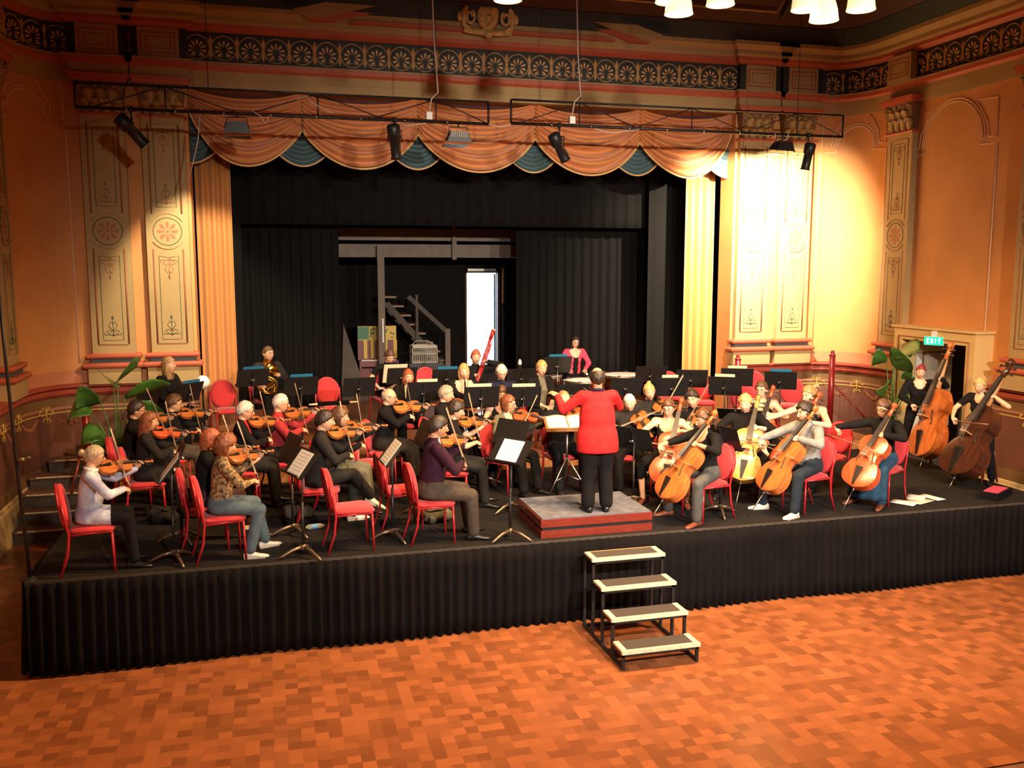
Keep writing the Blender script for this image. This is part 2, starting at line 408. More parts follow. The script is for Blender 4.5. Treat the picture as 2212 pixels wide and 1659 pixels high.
for s_ in (-1, 1):
    bud.tube([(s_*0.012, 0, 0.05), (s_*0.03, 0, 0.12), (s_*0.055, 0, 0.19)], [0.004, 0.010, 0.003], 5, flat=0.4)
    bud.tube([(s_*0.012, 0, -0.05), (s_*0.03, 0, -0.12), (s_*0.05, 0, -0.17)], [0.004, 0.009, 0.003], 5, flat=0.4)
budm = bud.mesh('bud_motif', 'gold_stencil')
def put(name, me, parent, p, t, n):
    return link(name, me, parent, mtx=Matrix(((t.x, n.x, 0, p.x), (t.y, n.y, 0, p.y), (0, 0, 1, p.z), (0, 0, 0, 1))))
x0f, x1f = PIL[1][1]+0.04, PILR[0][0]-0.04; npal = 24; stp = (x1f-x0f)/npal
for k in range(npal):
    put('palmette', palm, frieze, Vector((x0f+stp*(k+0.5), YW-0.074, 7.625)), Vector((1, 0, 0)), Vector((0, -1, 0)))
    if k: put('bud_motif', budm, frieze, Vector((x0f+stp*k, YW-0.074, 7.625)), Vector((1, 0, 0)), Vector((0, -1, 0)))
for xs in ((PIL[0][1]+PIL[1][0])/2, (PILR[0][1]+PILR[1][0])/2):
    put('bud_motif', budm, frieze, Vector((xs, YW-0.074, 7.625)), Vector((1, 0, 0)), Vector((0, -1, 0)))
pmL = PathMap([(XL, 10)]+curveL); pmR = PathMap(curveR+[(XR, 8)])
for pm, l0, l1, skip in ((pmL, 4.0, pmL.L[-1]-0.1, (4.55, 5.15)), (pmR, 0.15, 6.6, None)):
    l = l0+0.2
    while l < l1-0.1:
        p, t, n = pm.at(l, 0.074, 7.625)
        if not (14.5 < p.y < 15.2):
            put('palmette', palm, frieze, p, t, n); p, t, n = pm.at(l+stp/2, 0.074, 7.625); put('bud_motif', budm, frieze, p, t, n)
        l += stp

# pediment over the opening with the crest
mb = MB()
zb = 8.10
for s_ in (-1, 1):
    a = (CXS+s_*3.05, zb); b = (CXS, zb+0.78)
    mb.prism([(a[0], a[1]), (b[0], b[1]), (b[0], b[1]+0.26), (a[0]+s_*0.25, a[1]+0.14)], YW-0.42, YW-0.02, 'y', 0)
    mb.prism([(a[0]-s_*0.35, a[1]), (b[0], b[1]-0.10), (b[0], b[1]+0.002), (a[0], a[1]+0.002)], YW-0.36, YW-0.02, 'y', 1)
    mb.prism([(a[0]+s_*0.25, a[1]+0.14), (b[0], b[1]+0.26), (b[0], b[1]+0.40), (a[0]+s_*0.4, a[1]+0.2)], YW-0.48, YW-0.02, 'y', 3)
mb.prism([(CXS-2.6, zb), (CXS+2.6, zb), (CXS, zb+0.68)], YW-0.2, YW-0.02, 'y', 2)
mb.prism([(CXS-2.4, zb), (CXS+2.4, zb), (CXS+2.2, zb+0.06), (CXS-2.2, zb+0.06)], YW-0.34, YW-0.02, 'y', 1)
trim(mb, ['tan_dark', 'paint_red', 'dado_brown', 'ceil_blue'], 'low triangular pediment with red raking mouldings above the stage')
cr = empty('coat_of_arms', (CXS, YW-0.36, 8.02), label='gilded plaster crest with shield, scrolls and ribbon on the pediment', cat='crest')
s_out = [(-0.19, 0.58), (0.19, 0.58), (0.21, 0.42), (0.18, 0.25), (0.10, 0.12), (0, 0.05), (-0.10, 0.12), (-0.18, 0.25), (-0.21, 0.42)]
q = MB(); n = len(s_out)
q.add([(x, -0.03, z) for x, z in s_out]+[(x*0.8, -0.11, 0.3+(z-0.3)*0.82) for x, z in s_out]+[(0, -0.14, 0.32)],
      [(i, (i+1) % n, n+(i+1) % n, n+i) for i in range(n)]+[(n+i, n+(i+1) % n, 2*n) for i in range(n)], 0, True)
for x_, z_, r_ in ((-0.07, 0.42, 0.045), (0.07, 0.42, 0.045), (0, 0.28, 0.06), (-0.05, 0.22, 0.04), (0.05, 0.22, 0.04), (0, 0.16, 0.035)): q.ell((x_, -0.12, z_), r_, 8, 6)
q.build('shield', 'crest_gold', cr, fix=True)
for s_ in (-1, 1):
    q = MB()
    q.tube([(s_*(0.32+0.10*math.cos(t)*(1-t/16)), -0.06, 0.30+0.15*math.sin(t)*(1-t/16)) for t in [i*0.55 for i in range(18)]], 0.028, 6)
    q.tube([(s_*0.22, -0.05, 0.62), (s_*0.36, -0.07, 0.52), (s_*0.44, -0.06, 0.36), (s_*0.42, -0.05, 0.16), (s_*0.30, -0.05, 0.08)], [0.05, 0.06, 0.05, 0.045, 0.03], 7)
    q.ell((s_*0.50, -0.05, 0.30), (0.05, 0.04, 0.09), 8, 6); q.ell((s_*0.25, -0.06, 0.66), (0.09, 0.06, 0.07), 8, 6)
    q.build('scrollwork', 'crest_gold', cr)
q = MB(); q.grid(lambda u, v: ((u-0.5)*0.86, -0.06-0.03*math.cos((u-0.5)*9), -0.01+0.10*v+0.05*abs(u-0.5)*2), 16, 1); o = q.build('ribbon', 'crest_gold', cr); solid(o, 0.025, 0)
q = MB(); q.lathe([(0.001, -0.05), (0.07, -0.02), (0.08, 0.04), (0.03, 0.08), (0.001, 0.1)], 12, c=(0, -0.08, 0.0)); q.build('boss', 'crest_gold', cr)
q = MB(); [q.ell((x_, -0.05, 0.68+0.02*abs(x_)), (0.07, 0.06, 0.10), 8, 6) for x_ in (-0.14, 0, 0.14)]; q.box(-0.2, 0.2, -0.1, 0, 0.58, 0.64); q.build('crown', 'crest_gold', cr)

# rail, dado, skirting
raL = [(XL, 8)]+curveL+[(OL, YW)]; raR = [(OR, YW)]+curveR+[(XR, 14.42)]; raR2 = [(XR, 12.38), (XR, 4)]
paths = (raL, raR, raR2)
def trims(prof, m, label):
    mb = MB()
    for p in paths: sweep(mb, p, prof)
    return trim(mb, m, label)
trims([(-0.02, 2.11), (0.012, 2.11), (0.012, 2.33), (-0.02, 2.33)], 'band_pink', 'dusky pink band along the walls just above the dado rail')
trims([(-0.02, 1.92), (0.05, 1.92), (0.10, 1.97), (0.10, 2.03), (0.07, 2.045), (0.16, 2.075), (0.16, 2.11), (-0.02, 2.125)], 'rail_red', 'deep red moulded dado rail along the walls')
trims([(-0.02, 1.75), (0.02, 1.75), (0.02, 1.92), (-0.02, 1.92)], 'dado_olive', 'olive brown strip under the dado rail')
dado = trims([(-0.02, 0.80), (0.015, 0.80), (0.015, 1.75), (-0.02, 1.75)], 'dado_brown', 'dark brown painted dado with gold line and garlands')
trims([(-0.02, 0.62), (0.03, 0.62), (0.03, 0.80), (-0.02, 0.80)], 'dado_olive', 'brown border along the bottom of the dado')
mb = MB(); [sweep(mb, p, [(-0.02, 0.0), (0.06, 0.0), (0.06, 0.52), (0.045, 0.55), (0.045, 0.6), (0.02, 0.62), (-0.02, 0.62)]) for p in paths]
struct(mb.build('baseboard_hall', 'cream', fix=True), 'tall cream skirting along the hall walls', 'skirting')
# painted lines and ornaments of the dado
for p in paths:
    for z_, r_, m_, nm in ((1.735, 0.022, 'tan_red', 'pink_line'), (1.665, 0.010, 'gold_paint', 'gold_line'), (0.70, 0.02, 'tan_red', 'pink_line')):
        q = MB(); sweep(q, p, [(0.01, z_-r_), (0.024, z_-r_), (0.024, z_+r_), (0.01, z_+r_)]); q.build(nm, m_, dado)
orn = MB()
for s_ in (-1, 1):
    orn.tube([(0, 0, 0.03), (s_*0.05, 0, 0.0), (s_*0.11, 0, -0.01), (s_*0.15, 0, 0.03), (s_*0.13, 0, 0.06), (s_*0.10, 0, 0.04)], 0.011, 5)
    orn.tube([(0, 0, -0.10), (s_*0.05, 0, -0.06), (s_*0.08, 0, -0.10), (s_*0.05, 0, -0.13)], 0.010, 5)
    orn.tube([(s_*0.02, 0, 0.05), (s_*0.06, 0, 0.12), (s_*0.09, 0, 0.11)], 0.010, 5)
orn.tube([(0, 0, 0.14), (0, 0, 0.05), (0, 0, -0.15)], [0.008, 0.014, 0.008], 5)
ornm = orn.mesh('scroll_ornament', 'gold_paint')
gar = MB(); rg = random.Random(3)
for i in range(26):
    t = (i+0.5)/26; x_ = (t-0.5)*0.46; d = 1-(2*t-1)**2
    for k in range(3):
        gar.ell((x_+rg.uniform(-.015, .015), rg.uniform(-0.004, 0.004), -0.10*d-rg.uniform(0, 0.07)*d), rg.uniform(0.008, 0.017), 5, 4)
garm = gar.mesh('garland', 'ink_rose')
for pm, l0, l1 in ((pmL, 4.35, pmL.L[-1]+0.0), (pmR, 0.2, 2.2)):
    l = l0+0.1; k = 0
    while l < l1:
        p, t, n = pm.at(l, 0.028, 1.66)
        if k % 2 == 0: put('scroll_ornament', ornm, dado, p, t, n)
        else: put('garland', garm, dado, p-Vector((0, 0, 0.05)), t, n)
        l += 0.42; k += 1
for k, y_ in enumerate((11.6, 11.1, 10.6)):
    put('scroll_ornament' if k % 2 == 0 else 'garland', ornm if k % 2 == 0 else garm, dado, Vector((XR-0.028, y_, 1.66)), Vector((0, -1, 0)), Vector((-1, 0, 0)))
# arch outlines stencilled on the peach walls
def walline(pm, pts, name='arch_line'):
    q = MB(); P = [pm.at(l, 0.006, z)[0] for l, z in pts]; q.tube(P, 0.011, 4); return q.build(name, 'peach_line', bpy.data.objects['wall_left' if pm is pmL else 'wall_right'])
def archset(pm, lc, w_, zs, zt):
    rr = w_
    for r_ in (rr, rr-0.05):
        pts = [(lc-r_-0.22 if r_ == rr else lc-r_-0.22, zs-0.0 if r_ == rr else zs-0.05)]
        pts = [(lc+r_*math.cos(t), zs+0.05+r_*math.sin(t)) for t in [math.pi*i/20 for i in range(21)]]
        walline(pm, pts)
    for s_ in (-1, 1):
        walline(pm, [(lc+s_*rr, zs+0.05), (lc+s_*(rr-0.08), zs-0.05), (lc+s_*(rr+0.28), zs-0.07), (lc+s_*(rr+0.28), 2.45)])
        walline(pm, [(lc+s_*(rr+0.07), zs+0.06), (lc+s_*(rr+0.05), zs+0.28), (lc+s_*(rr-0.12), zs+0.55), (lc+s_*(rr-0.22), zs+0.68), (lc+s_*(rr+0.25), zs+0.66), (lc+s_*(rr+0.25), zs+0.04), (lc+s_*(rr+0.07), zs+0.06)])
archset(pmL, pmL.L[-1]-0.88, 0.42, 6.35, 7.0); archset(pmR, 0.88, 0.42, 6.35, 7.0); archset(pmR, 3.3, 0.75, 6.1, 7.0)

# ---------------------------------------------------------------- pilasters
def leaf_pts(h, w_, curl, n=7):
    out = []
    for i in range(n+1):
        t = i/n; wd = w_*(math.sin(math.pi*min(1, t*0.85+0.12))**0.7)*(1+0.18*math.sin(t*19)); y_ = -0.015-curl*t**3; z_ = h*(t-0.22*max(0, t-0.75)*4*t)
        out.append((wd, y_, z_))
    return out
def add_leaf(q, x, y, z, h, w_, curl, m=0):
    P = leaf_pts(h, w_, curl); vs_ = []
    for wd, yy, zz in P: vs_ += [(x-wd, y+yy+0.012, z+zz), (x, y+yy-0.012, z+zz), (x+wd, y+yy+0.012, z+zz)]
    fs = []
    for i in range(len(P)-1): fs += [(i*3, i*3+1, i*3+4, i*3+3), (i*3+1, i*3+2, i*3+5, i*3+4)]
    q.add(vs_, fs, m, True)
PW = 0.67
def make_pilaster():
    r = empty('pilaster')
    hw = PW/2; D = 0.13
    q = MB(); q.box(-hw-0.07, hw+0.07, -D-0.08, 0.02, 2.11, 2.37); q.build('pedestal', 'tan', r)
    q = MB()
    for z0, rr, o_ in ((2.37, 0.045, 0.10), (2.53, 0.04, 0.06)):
        prof = [(-0.13, z0)]+[(o_+rr*math.sin(t)*0.8, z0+rr-rr*math.cos(t)) for t in [math.pi*i/6 for i in range(7)]]+[(-0.13, z0+2*rr)]
        sweep(q, [(-hw, 0.02), (-hw, -D), (hw, -D), (hw, 0.02)][::1], [(-a, b) if False else (a, b) for a, b in prof])
    q.build('base_moulding', 'paint_red', r, fix=True)
    q = MB(); q.box(-hw-0.03, hw+0.03, -D-0.03, 0.02, 2.45, 2.54); q.build('base_scotia', 'slate_blue', r)
    sh = MB().box(-hw, hw, -D, 0.02, 2.60, 6.46).build('shaft', 'tan', r)
    y_ = -D-0.002
    q = MB()   # rose outlines
    def rect(x0, x1, z0, z1, rad): q.tube([(x0, y_, z0), (x1, y_, z0), (x1, y_, z1), (x0, y_, z1), (x0, y_, z0)], rad, 4, caps=False, flat=0.25)
    def arcs(z, r_, a0, a1, rad): q.tube([(r_*math.cos(a0+(a1-a0)*i/20), y_, z+r_*math.sin(a0+(a1-a0)*i/20)) for i in range(21)], rad, 4, flat=0.25)
    zc = 4.62; hw2 = hw-0.10
    for z0, z1, top in ((2.76, zc-0.29, False), (zc+0.29, 6.36, True)):
        q.tube([(-hw2, y_, z0), (-hw2, y_, z1)], 0.014, 4, flat=0.25); q.tube([(hw2, y_, z0), (hw2, y_, z1)], 0.014, 4, flat=0.25)
        q.tube([(-hw2, y_, z0 if not top else z1), (hw2, y_, z0 if not top else z1)], 0.014, 4, flat=0.25)
    arcs(zc, 0.29, R(35), R(145), 0.014); arcs(zc, 0.29, R(215), R(325), 0.014)
    q.build('rose_border', 'ink_rose', sh)
    q = MB()
    q.tube([(0.225*math.cos(t), y_, zc+0.225*math.sin(t)) for t in [2*math.pi*i/32 for i in range(33)]], 0.006, 4, caps=False)
    hw3 = hw-0.18
    for z0, z1 in ((2.83, zc-0.40), (zc+0.40, 6.28)):
        q.tube([(-hw3, y_, z0), (hw3, y_, z0), (hw3, y_, z1), (0, y_, z1-0.03 if z0 < 4 else z1), (-hw3, y_, z1), (-hw3, y_, z0)], 0.005, 4, caps=False)
    q.build('green_border', 'ink_green', sh)
    q = MB()
    for k in range(8):
        a = math.pi/4*k; d = Vector((math.cos(a), math.sin(a))); e = Vector((-d.y, d.x)); c = Vector((0, zc))
        pts = [c+d*0.05+e*0.010, c+d*0.05-e*0.010, c+d*0.135-e*0.032, c+d*0.17, c+d*0.135+e*0.032]
        q.prism([(p.x, p.y) for p in pts], y_-0.001, y_+0.004, 'y')
    q.prism([(0.028*math.cos(i*math.pi/5), zc+0.028*math.sin(i*math.pi/5)) for i in range(10)], y_-0.001, y_+0.004, 'y')
    q.build('rosette', 'ink_rose', sh)
    q = MB()
    def flour(zb, s_):
        for sx in (-1, 1):
            q.tube([(0, y_, zb), (sx*0.06, y_, zb+s_*0.03), (sx*0.10, y_, zb+s_*0.08), (sx*0.05, y_, zb+s_*0.10), (sx*0.02, y_, zb+s_*0.06)], 0.005, 4)
            q.tube([(0, y_, zb+s_*0.08), (sx*0.07, y_, zb+s_*0.17), (sx*0.03, y_, zb+s_*0.24), (0, y_, zb+s_*0.20)], 0.005, 4)
            q.tube([(0, y_, zb+s_*0.02), (sx*0.13, y_, zb+s_*0.02), (sx*0.13, y_, zb+s_*0.06)], 0.005, 4)
        q.tube([(0, y_, zb), (0, y_, zb+s_*0.34)], 0.005, 4); q.ell((0, y_, zb+s_*0.30), (0.02, 0.004, 0.03), 6, 4)
    flour(2.90, 1); q2 = q; q2.build('green_flourish', 'ink_green', sh)
    for zf, sf in ((zc-0.45, -1), (zc+0.45, 1), (6.24, -1)):
        q = MB(); flour(zf, sf); q.build('rose_flourish', 'ink_rose', sh)
    # capital
    q = MB(); prof = [(0.0, 6.46), (0.03, 6.46), (0.045, 6.48), (0.03, 6.51), (0.0, 6.51)]
    sweep(q, [(-hw, 0.02), (-hw, -D), (hw, -D), (hw, 0.02)], [(-0.13, 6.46)]+prof[1:-1]+[(-0.13, 6.51)]); q.build('neck_ring', 'paint_red', r, fix=True)
    cp = MB(); cp.add([(-hw+.03, 0.02, 6.5), (-hw+.03, -D+.01, 6.5), (hw-.03, -D+.01, 6.5), (hw-.03, 0.02, 6.5), (-hw-.04, 0.02, 6.98), (-hw-.04, -D-.09, 6.98), (hw+.04, -D-.09, 6.98), (hw+.04, 0.02, 6.98)], [(0, 1, 5, 4), (1, 2, 6, 5), (2, 3, 7, 6), (4, 5, 6, 7)])
    cpo = cp.build('capital', 'dado_olive', r)
    q = MB()
    for k in range(4): add_leaf(q, -hw+0.09+k*(PW-0.18)/3, -D, 6.51, 0.26, 0.085, 0.09)
    for k in range(3): add_leaf(q, -hw+0.16+k*(PW-0.32)/2, -D-0.03, 6.66, 0.25, 0.09, 0.10)
    for s_ in (-1, 1):
        q.tube([(s_*(hw-0.02+0.05*math.cos(t)*(1-t/9)), -D-0.10, 6.90+0.05*math.sin(t)*(1-t/9)) for t in [i*0.6 for i in range(11)]], 0.016, 5)
        q.tube([(s_*0.05, -D-0.04, 6.78), (s_*0.14, -D-0.06, 6.87), (s_*(hw-0.05), -D-0.10, 6.95)], 0.015, 5)
        q.tube([(s_*(0.07+0.035*math.cos(t)*(1-t/9)), -D-0.09, 6.92+0.035*math.sin(t)*(1-t/9)) for t in [i*0.6 for i in range(10)]], 0.012, 5)
    o = q.build('acanthus', 'cap_gold', cpo); solid(o, 0.012, 0)
    q = MB(); q.box(-hw-0.09, hw+0.09, -D-0.13, 0.02, 6.98, 7.04); q.box(-hw-0.12, hw+0.12, -D-0.16, 0.02, 7.04, 7.10); q.build('abacus', 'paint_red', r)
    q = MB(); q.box(-hw+0.02, hw-0.02, -D-0.10, -0.1, 7.39, 7.86, 0)
    for i_, (a, b) in enumerate(((0.07, 0.09), (0.14, 0.155))):
        for (u0, u1, w0, w1) in ((-hw+a, hw-a, 7.39+a, 7.39+b), (-hw+a, hw-a, 7.86-b, 7.86-a), (-hw+a, -hw+b, 7.39+a, 7.86-a), (hw-b, hw-a, 7.39+a, 7.86-a)):
            q.box(u0, u1, -D-0.106, -D-0.09, w0, w1, 1)
    q.build('frieze_block', ['tan_dark', 'rail_red'], r)
    return r
pil0 = make_pilaster()
spots = [((PIL[0][0]+PIL[0][1])/2, YW, 0, 'outer painted pilaster next to the curved wall by the stage steps'),
         ((PIL[1][0]+PIL[1][1])/2, YW, 0, 'inner painted pilaster beside the gold curtain above the long haired woman'),
         ((PILR[0][0]+PILR[0][1])/2, YW, 0, 'painted pilaster bleached white by a stage lamp beside the gold curtain'),
         ((PILR[1][0]+PILR[1][1])/2, YW, 0, 'painted pilaster half lit by a stage lamp next to the curved wall'),
         (XL, 14.85, R(90), 'painted pilaster on the side wall by the stage steps'),
         (XR, 14.85, R(-90), 'painted pilaster between the curved wall and the exit door'),
         (XR, 11.62, R(-90), 'painted pilaster on the side wall past the exit door')]
for i, (x, y, rz, lb) in enumerate(spots):
    o = pil0 if i == 0 else clone(pil0)
    o.location = (x, y, 0); o.rotation_euler = (0, 0, rz); tag(o, lb, 'pilaster', 'pilasters round the stage wall', 'structure')
# ---------------------------------------------------------------- door surround, exit sign, door leaves on the side wall
ds = empty('door_1', (XR, 0, 0)); struct(ds, 'cream exit doorway with deep projecting surround on the side wall', 'doorway')
PX = -0.36
q = MB(); q.box(PX, 0.02, 12.42, 12.62, 0, 2.74); q.build('jamb', 'door_cream', ds)
q = MB(); q.box(PX, 0.02, 14.22, 14.42, 0, 2.74); q.build('jamb', 'door_cream', ds)
q = MB(); q.box(PX, 0.02, 12.42, 14.42, 2.74, 2.95); q.box(PX-0.04, 0.02, 12.38, 14.46, 2.95, 2.99); q.build('header', 'door_cream', ds)
q = MB(); q.tube([(PX-0.004, 12.55, 0), (PX-0.004, 12.55, 2.80), (PX-0.004, 14.29, 2.80), (PX-0.004, 14.29, 0)], 0.02, 4); q.build('architrave_bead', 'tan_red', ds)
def leaf_door(name, hinge, ang, w_, label):
    r = empty(name, hinge, ang); struct(r, label, 'door')
    MB().box(0, w_, -0.02, 0.02, 0.03, 2.70).build('leaf', 'white_paint', r)
    for z0, z1 in ((0.25, 1.05), (1.25, 2.5)):
        for y0, y1 in ((-0.026, -0.018), (0.018, 0.026)):
            q = MB()
            for (a, b, c, d) in ((0.12, w_-0.12, z0, z0+0.035), (0.12, w_-0.12, z1-0.035, z1), (0.12, 0.155, z0, z1), (w_-0.155, w_-0.12, z0, z1)): q.box(a, b, y0, y1, c, d)
            q.build('panel_moulding', 'tan', r)
    q = MB(); q.tube([(w_-0.06, -0.02, 1.1), (w_-0.06, -0.08, 1.1), (w_-0.16, -0.08, 1.1)], 0.012, 6); q.build('handle', 'brass', r)
leaf_door('door_2', (XR-0.05, 14.19, 0), R(2), 0.80, 'white panelled exit door leaf swung open facing the stage')
leaf_door('door_3', (XR-0.05, 12.65, 0), R(-3), 0.78, 'second exit door leaf folded back against the near jamb')
# lobby beyond
q = MB(); q.box(XR+1.8, XR+1.9, 11.5, 16.2, 0, 3.0); q.box(XR+0.2, XR+1.8, 16.1, 16.2, 0, 3.0); q.box(XR+0.2, XR+1.8, 11.5, 11.6, 0, 3.0); q.box(XR+0.2, XR+1.9, 11.5, 16.2, 3.0, 3.1)
struct(q.build('wall_lobby', 'grey_wall'), 'grey walls of the lobby seen through the exit door')
struct(MB().box(XR+0.2, XR+1.9, 11.5, 16.2, -0.1, 0.0).build('floor_lobby', 'step_wood'), 'lobby floor beyond the exit door', 'floor')
struct(MB().box(XR+1.72, XR+1.8, 11.6, 16.1, 2.3, 2.6).build('trim_lobby', 'rail_red'), 'red band high on the lobby wall', 'moulding')
coat = empty('coat', (XR+1.66, 13.75, 1.45), label='dark coat hanging on the lobby wall beyond the exit door', cat='coat')
q = MB(); q.tube([(0, 0, 1.0), (0, 0, 0.93), (0, 0, 0.80), (0, 0, 0.4), (0, 0, 0.0)], [0.03, 0.12, 0.17, 0.16, 0.19], 12, flat=0.45); q.build('body', 'black_cloth', coat)
for s_ in (-1, 1):
    q = MB(); q.tube([(0, s_*0.13, 0.9), (0, s_*0.22, 0.6), (0, s_*0.22, 0.25)], [0.06, 0.055, 0.05], 8); q.build('sleeve', 'black_cloth', coat)
q = MB(); q.box(0.06, 0.14, -0.2, 0.2, 0.96, 1.02); q.tube([(0.1, 0, 0.99), (0.0, 0, 0.99), (-0.02, 0, 1.03)], 0.008, 6); q.build('coat_rail', 'dark_timber', coat)
# exit sign
ex = empty('exit_sign', (XR-0.36-0.06, 13.30, 2.70), label='green EXIT sign box hanging from the doorway header', cat='sign')
ex.rotation_euler = (0, 0, R(-62)); ex.scale = (0.78, 0.78, 0.78)
MB().box(-0.21, 0.21, -0.035, 0.035, 0.0, 0.19).build('housing', 'white_plastic', ex)
MB().box(-0.205, 0.205, -0.040, -0.034, 0.005, 0.185).build('face', 'exit_green', ex)
MB().box(-0.06, 0.06, -0.03, 0.03, 0.19, 0.31).build('bracket', 'white_plastic', ex)
q = MB()
def stroke(x0, z0, x1, z1): q.bar((x0, -0.0425, z0), (x1, -0.0425, z1), 0.006, 0.024, up=(0, 1, 0)) if False else q.bar((x0, -0.042, z0), (x1, -0.042, z1), 0.022, 0.006, up=(0, 1, 0))
def letters(txt, x, z0, h, w_, gap, S):
    G = {'E': [(0, 0, 0, 1), (0, 0, 1, 0), (0, .5, .8, .5), (0, 1, 1, 1)], 'X': [(0, 0, 1, 1), (0, 1, 1, 0)], 'I': [(.5, 0, .5, 1)], 'T': [(.5, 0, .5, 1), (0, 1, 1, 1)],
         'F': [(0, 0, 0, 1), (0, .5, .8, .5), (0, 1, 1, 1)], 'Y': [(0, 1, .5, .5), (1, 1, .5, .5), (.5, .5, .5, 0)], 'U': [(0, 1, 0, 0), (0, 0, 1, 0), (1, 0, 1, 1)], 'P': [(0, 0, 0, 1), (0, 1, 1, 1), (1, 1, 1, .5), (1, .5, 0, .5)]}
    for c in txt:
        for a, b, e, f in G[c]: S(x+a*w_, z0+b*h, x+e*w_, z0+f*h)
        x += w_+gap
letters('EXIT', -0.14, 0.045, 0.10, 0.05, 0.03, stroke); q.build('lettering', 'exit_white', ex)

# ---------------------------------------------------------------- black platform with skirt
PX0, PX1, PY0 = -2.37, 10.0, 9.58
pf = empty('stage_platform', ((PX0+PX1)/2, PY0, 0), label='low black carpeted stage platform carrying the orchestra', cat='stage platform')
def rel(mb, p=pf): return mb.xf(Matrix.Translation(-p.location))
rel(MB().box(PX0, PX1, PY0, 13.24, HP-0.09, HP)).build('deck', 'stage_carpet', pf)
rel(MB().box(PX0+0.25, PX1-0.25, PY0+0.3, 13.2, 0, HP-0.09)).build('underframe', 'black_metal', pf)
rel(MB().box(PX0-0.006, PX1+0.006, PY0-0.008, PY0+0.004, HP-0.075, HP-0.0005)).build('edge_strip', 'dark_timber', pf)
def pleat_skirt(p0, p1, nrm, zt, zb, step, seed):
    p0, p1, nrm = Vector(p0), Vector(p1), Vector(nrm); L = (p1-p0).length; rg = random.Random(seed)
    n = int(L/step*6); ph = []; a = 0
    for i in range(n+1): a += 2*math.pi/6*rg.uniform(0.6, 1.4); ph.append(a)
    amp = [0.55+0.45*math.sin(i*0.037+seed)+rg.uniform(-.1, .1) for i in range(n+1)]
    def fn(u, v):
        i = int(round(u*n)); k = 0.012+0.030*v*(0.6+0.4*amp[i])
        off = 0.02+k*(1+math.sin(ph[i]))*0.9+0.02*v*math.sin(u*L*2.1)
        q = p0+(p1-p0)*u+nrm*off; return (q.x, q.y, zt+(zb-zt)*v+ (0.006*math.sin(u*L*3+seed) if v == 1 else 0))
    return MB().grid(fn, n, 5)
o = rel(pleat_skirt((PX0, PY0, 0), (PX1, PY0, 0), (0, -1, 0), HP-0.02, 0.012, 0.11, 1)).build('skirt', 'black_cloth', pf); solid(o, 0.004, 0)
o = rel(pleat_skirt((PX0, 13.2, 0), (PX0, PY0, 0), (-1, 0, 0), HP-0.02, 0.012, 0.11, 2)).build('skirt', 'black_cloth', pf); solid(o, 0.004, 0)
# wooden stage behind, rear riser
st = MB().box(OL-0.9, OR+0.9, 13.25, 16.5, 0.0, ZA-0.05, 1); st.box(OL, OR, 16.5, 23.0, 0, ZA-0.05, 1); st.box(OL-0.92, OR+0.92, 13.24, 16.495, ZA-0.05, ZA, 0); st.box(OL, OR, 16.495, 23.0, ZA-0.05, ZA, 0)
so = struct(st.build('floor_stage', ['stage_wood', 'riser_wood']), 'brown timber stage floor behind the black platform', 'floor')
RB0, RB1, RBY0, RBY1 = OL+0.3, 4.6, 14.3, 16.45
rs = empty('stage_riser', ((RB0+RB1)/2, RBY0, ZA), label='long timber riser carrying the rear row of players', cat='riser')
rel(MB().box(RB0, RB1, RBY0, RBY1, ZB-0.05, ZB), rs).build('deck', 'stage_wood', rs)
rel(MB().box(RB0+0.02, RB1-0.02, RBY0+0.02, RBY1-0.02, ZA, ZB-0.05), rs).build('frame', 'riser_wood', rs)
# steps from the hall floor up to the stage, left
ss = empty('stage_staircase', (-3.2, 14.4, 0), label='dark timber steps with worn nosings climbing to the stage by the curved wall', cat='staircase')
sx0, sx1 = -3.72, OL-0.92
for i in range(6):
    y0 = 14.42+0.33*i; z = 0.195*(i+1); xx0 = sx0 if i < 3 else sx0+0.12*(i-2)*(i-2)*0.6
    q = rel(MB().box(xx0, sx1, y0, y0+0.33 if i < 5 else 16.0, z-0.195, z-0.03), ss); s1 = q.build('riser', 'dark_timber', ss)
    s2 = rel(MB().box(xx0, sx1, y0-0.03, y0+0.33 if i < 5 else 16.05, z-0.03, z), ss).build('tread', 'step_wood', ss)
    rel(MB().box(xx0+0.1, sx1-0.1, y0-0.034, y0-0.005, z-0.012, z+0.003), ss).build('nosing', 'nosing', s2)
# red newel posts with ball tops and handrails on the stage steps
def newel(x, y, z0, h, label, rail_to=None):
    r = empty('newel_post', (x, y, z0), label=label, cat='post')
    q = MB(); q.tube([(0, 0, 0), (0, 0, h*0.97)], 0.055, 12); q.build('shaft', 'red_gloss', r)
    q = MB(); q.lathe([(0.001, h+0.07), (0.03, h+0.05), (0.038, h+0.02), (0.03, h-0.01), (0.062, h-0.02), (0.062, h-0.04), (0.05, h-0.05)], 12); q.build('cap', 'red_gloss', r)
    q = MB(); q.lathe([(0.085, 0), (0.085, 0.03), (0.057, 0.06)], 12); q.build('foot', 'red_gloss', r)
    if rail_to: q = MB(); q.tube([(0, 0, h*0.62), rail_to], 0.022, 8); q.build('handrail', 'mahogany', r)
p = aty(182, 850, 15.2); newel(p.x, 15.2, 0.66, 1.45, 'red newel post with rail beside the stage steps', (-0.12, -0.75, 0.05))
p = aty(1797, 800, 15.2); newel(p.x, 15.2, ZA-0.2, 1.42, 'red newel post with sloping rail in front of the curved dado', (0.62, -0.5, 0.05))
p = aty(1588, 795, 16.0); newel(p.x, 15.9, ZA, 1.12, 'short red newel post below the bleached pilaster')
sr = empty('side_landing', (9.95, 14.0, 0)); struct(sr, 'dark landing beside the stage under the curved wall', 'landing')
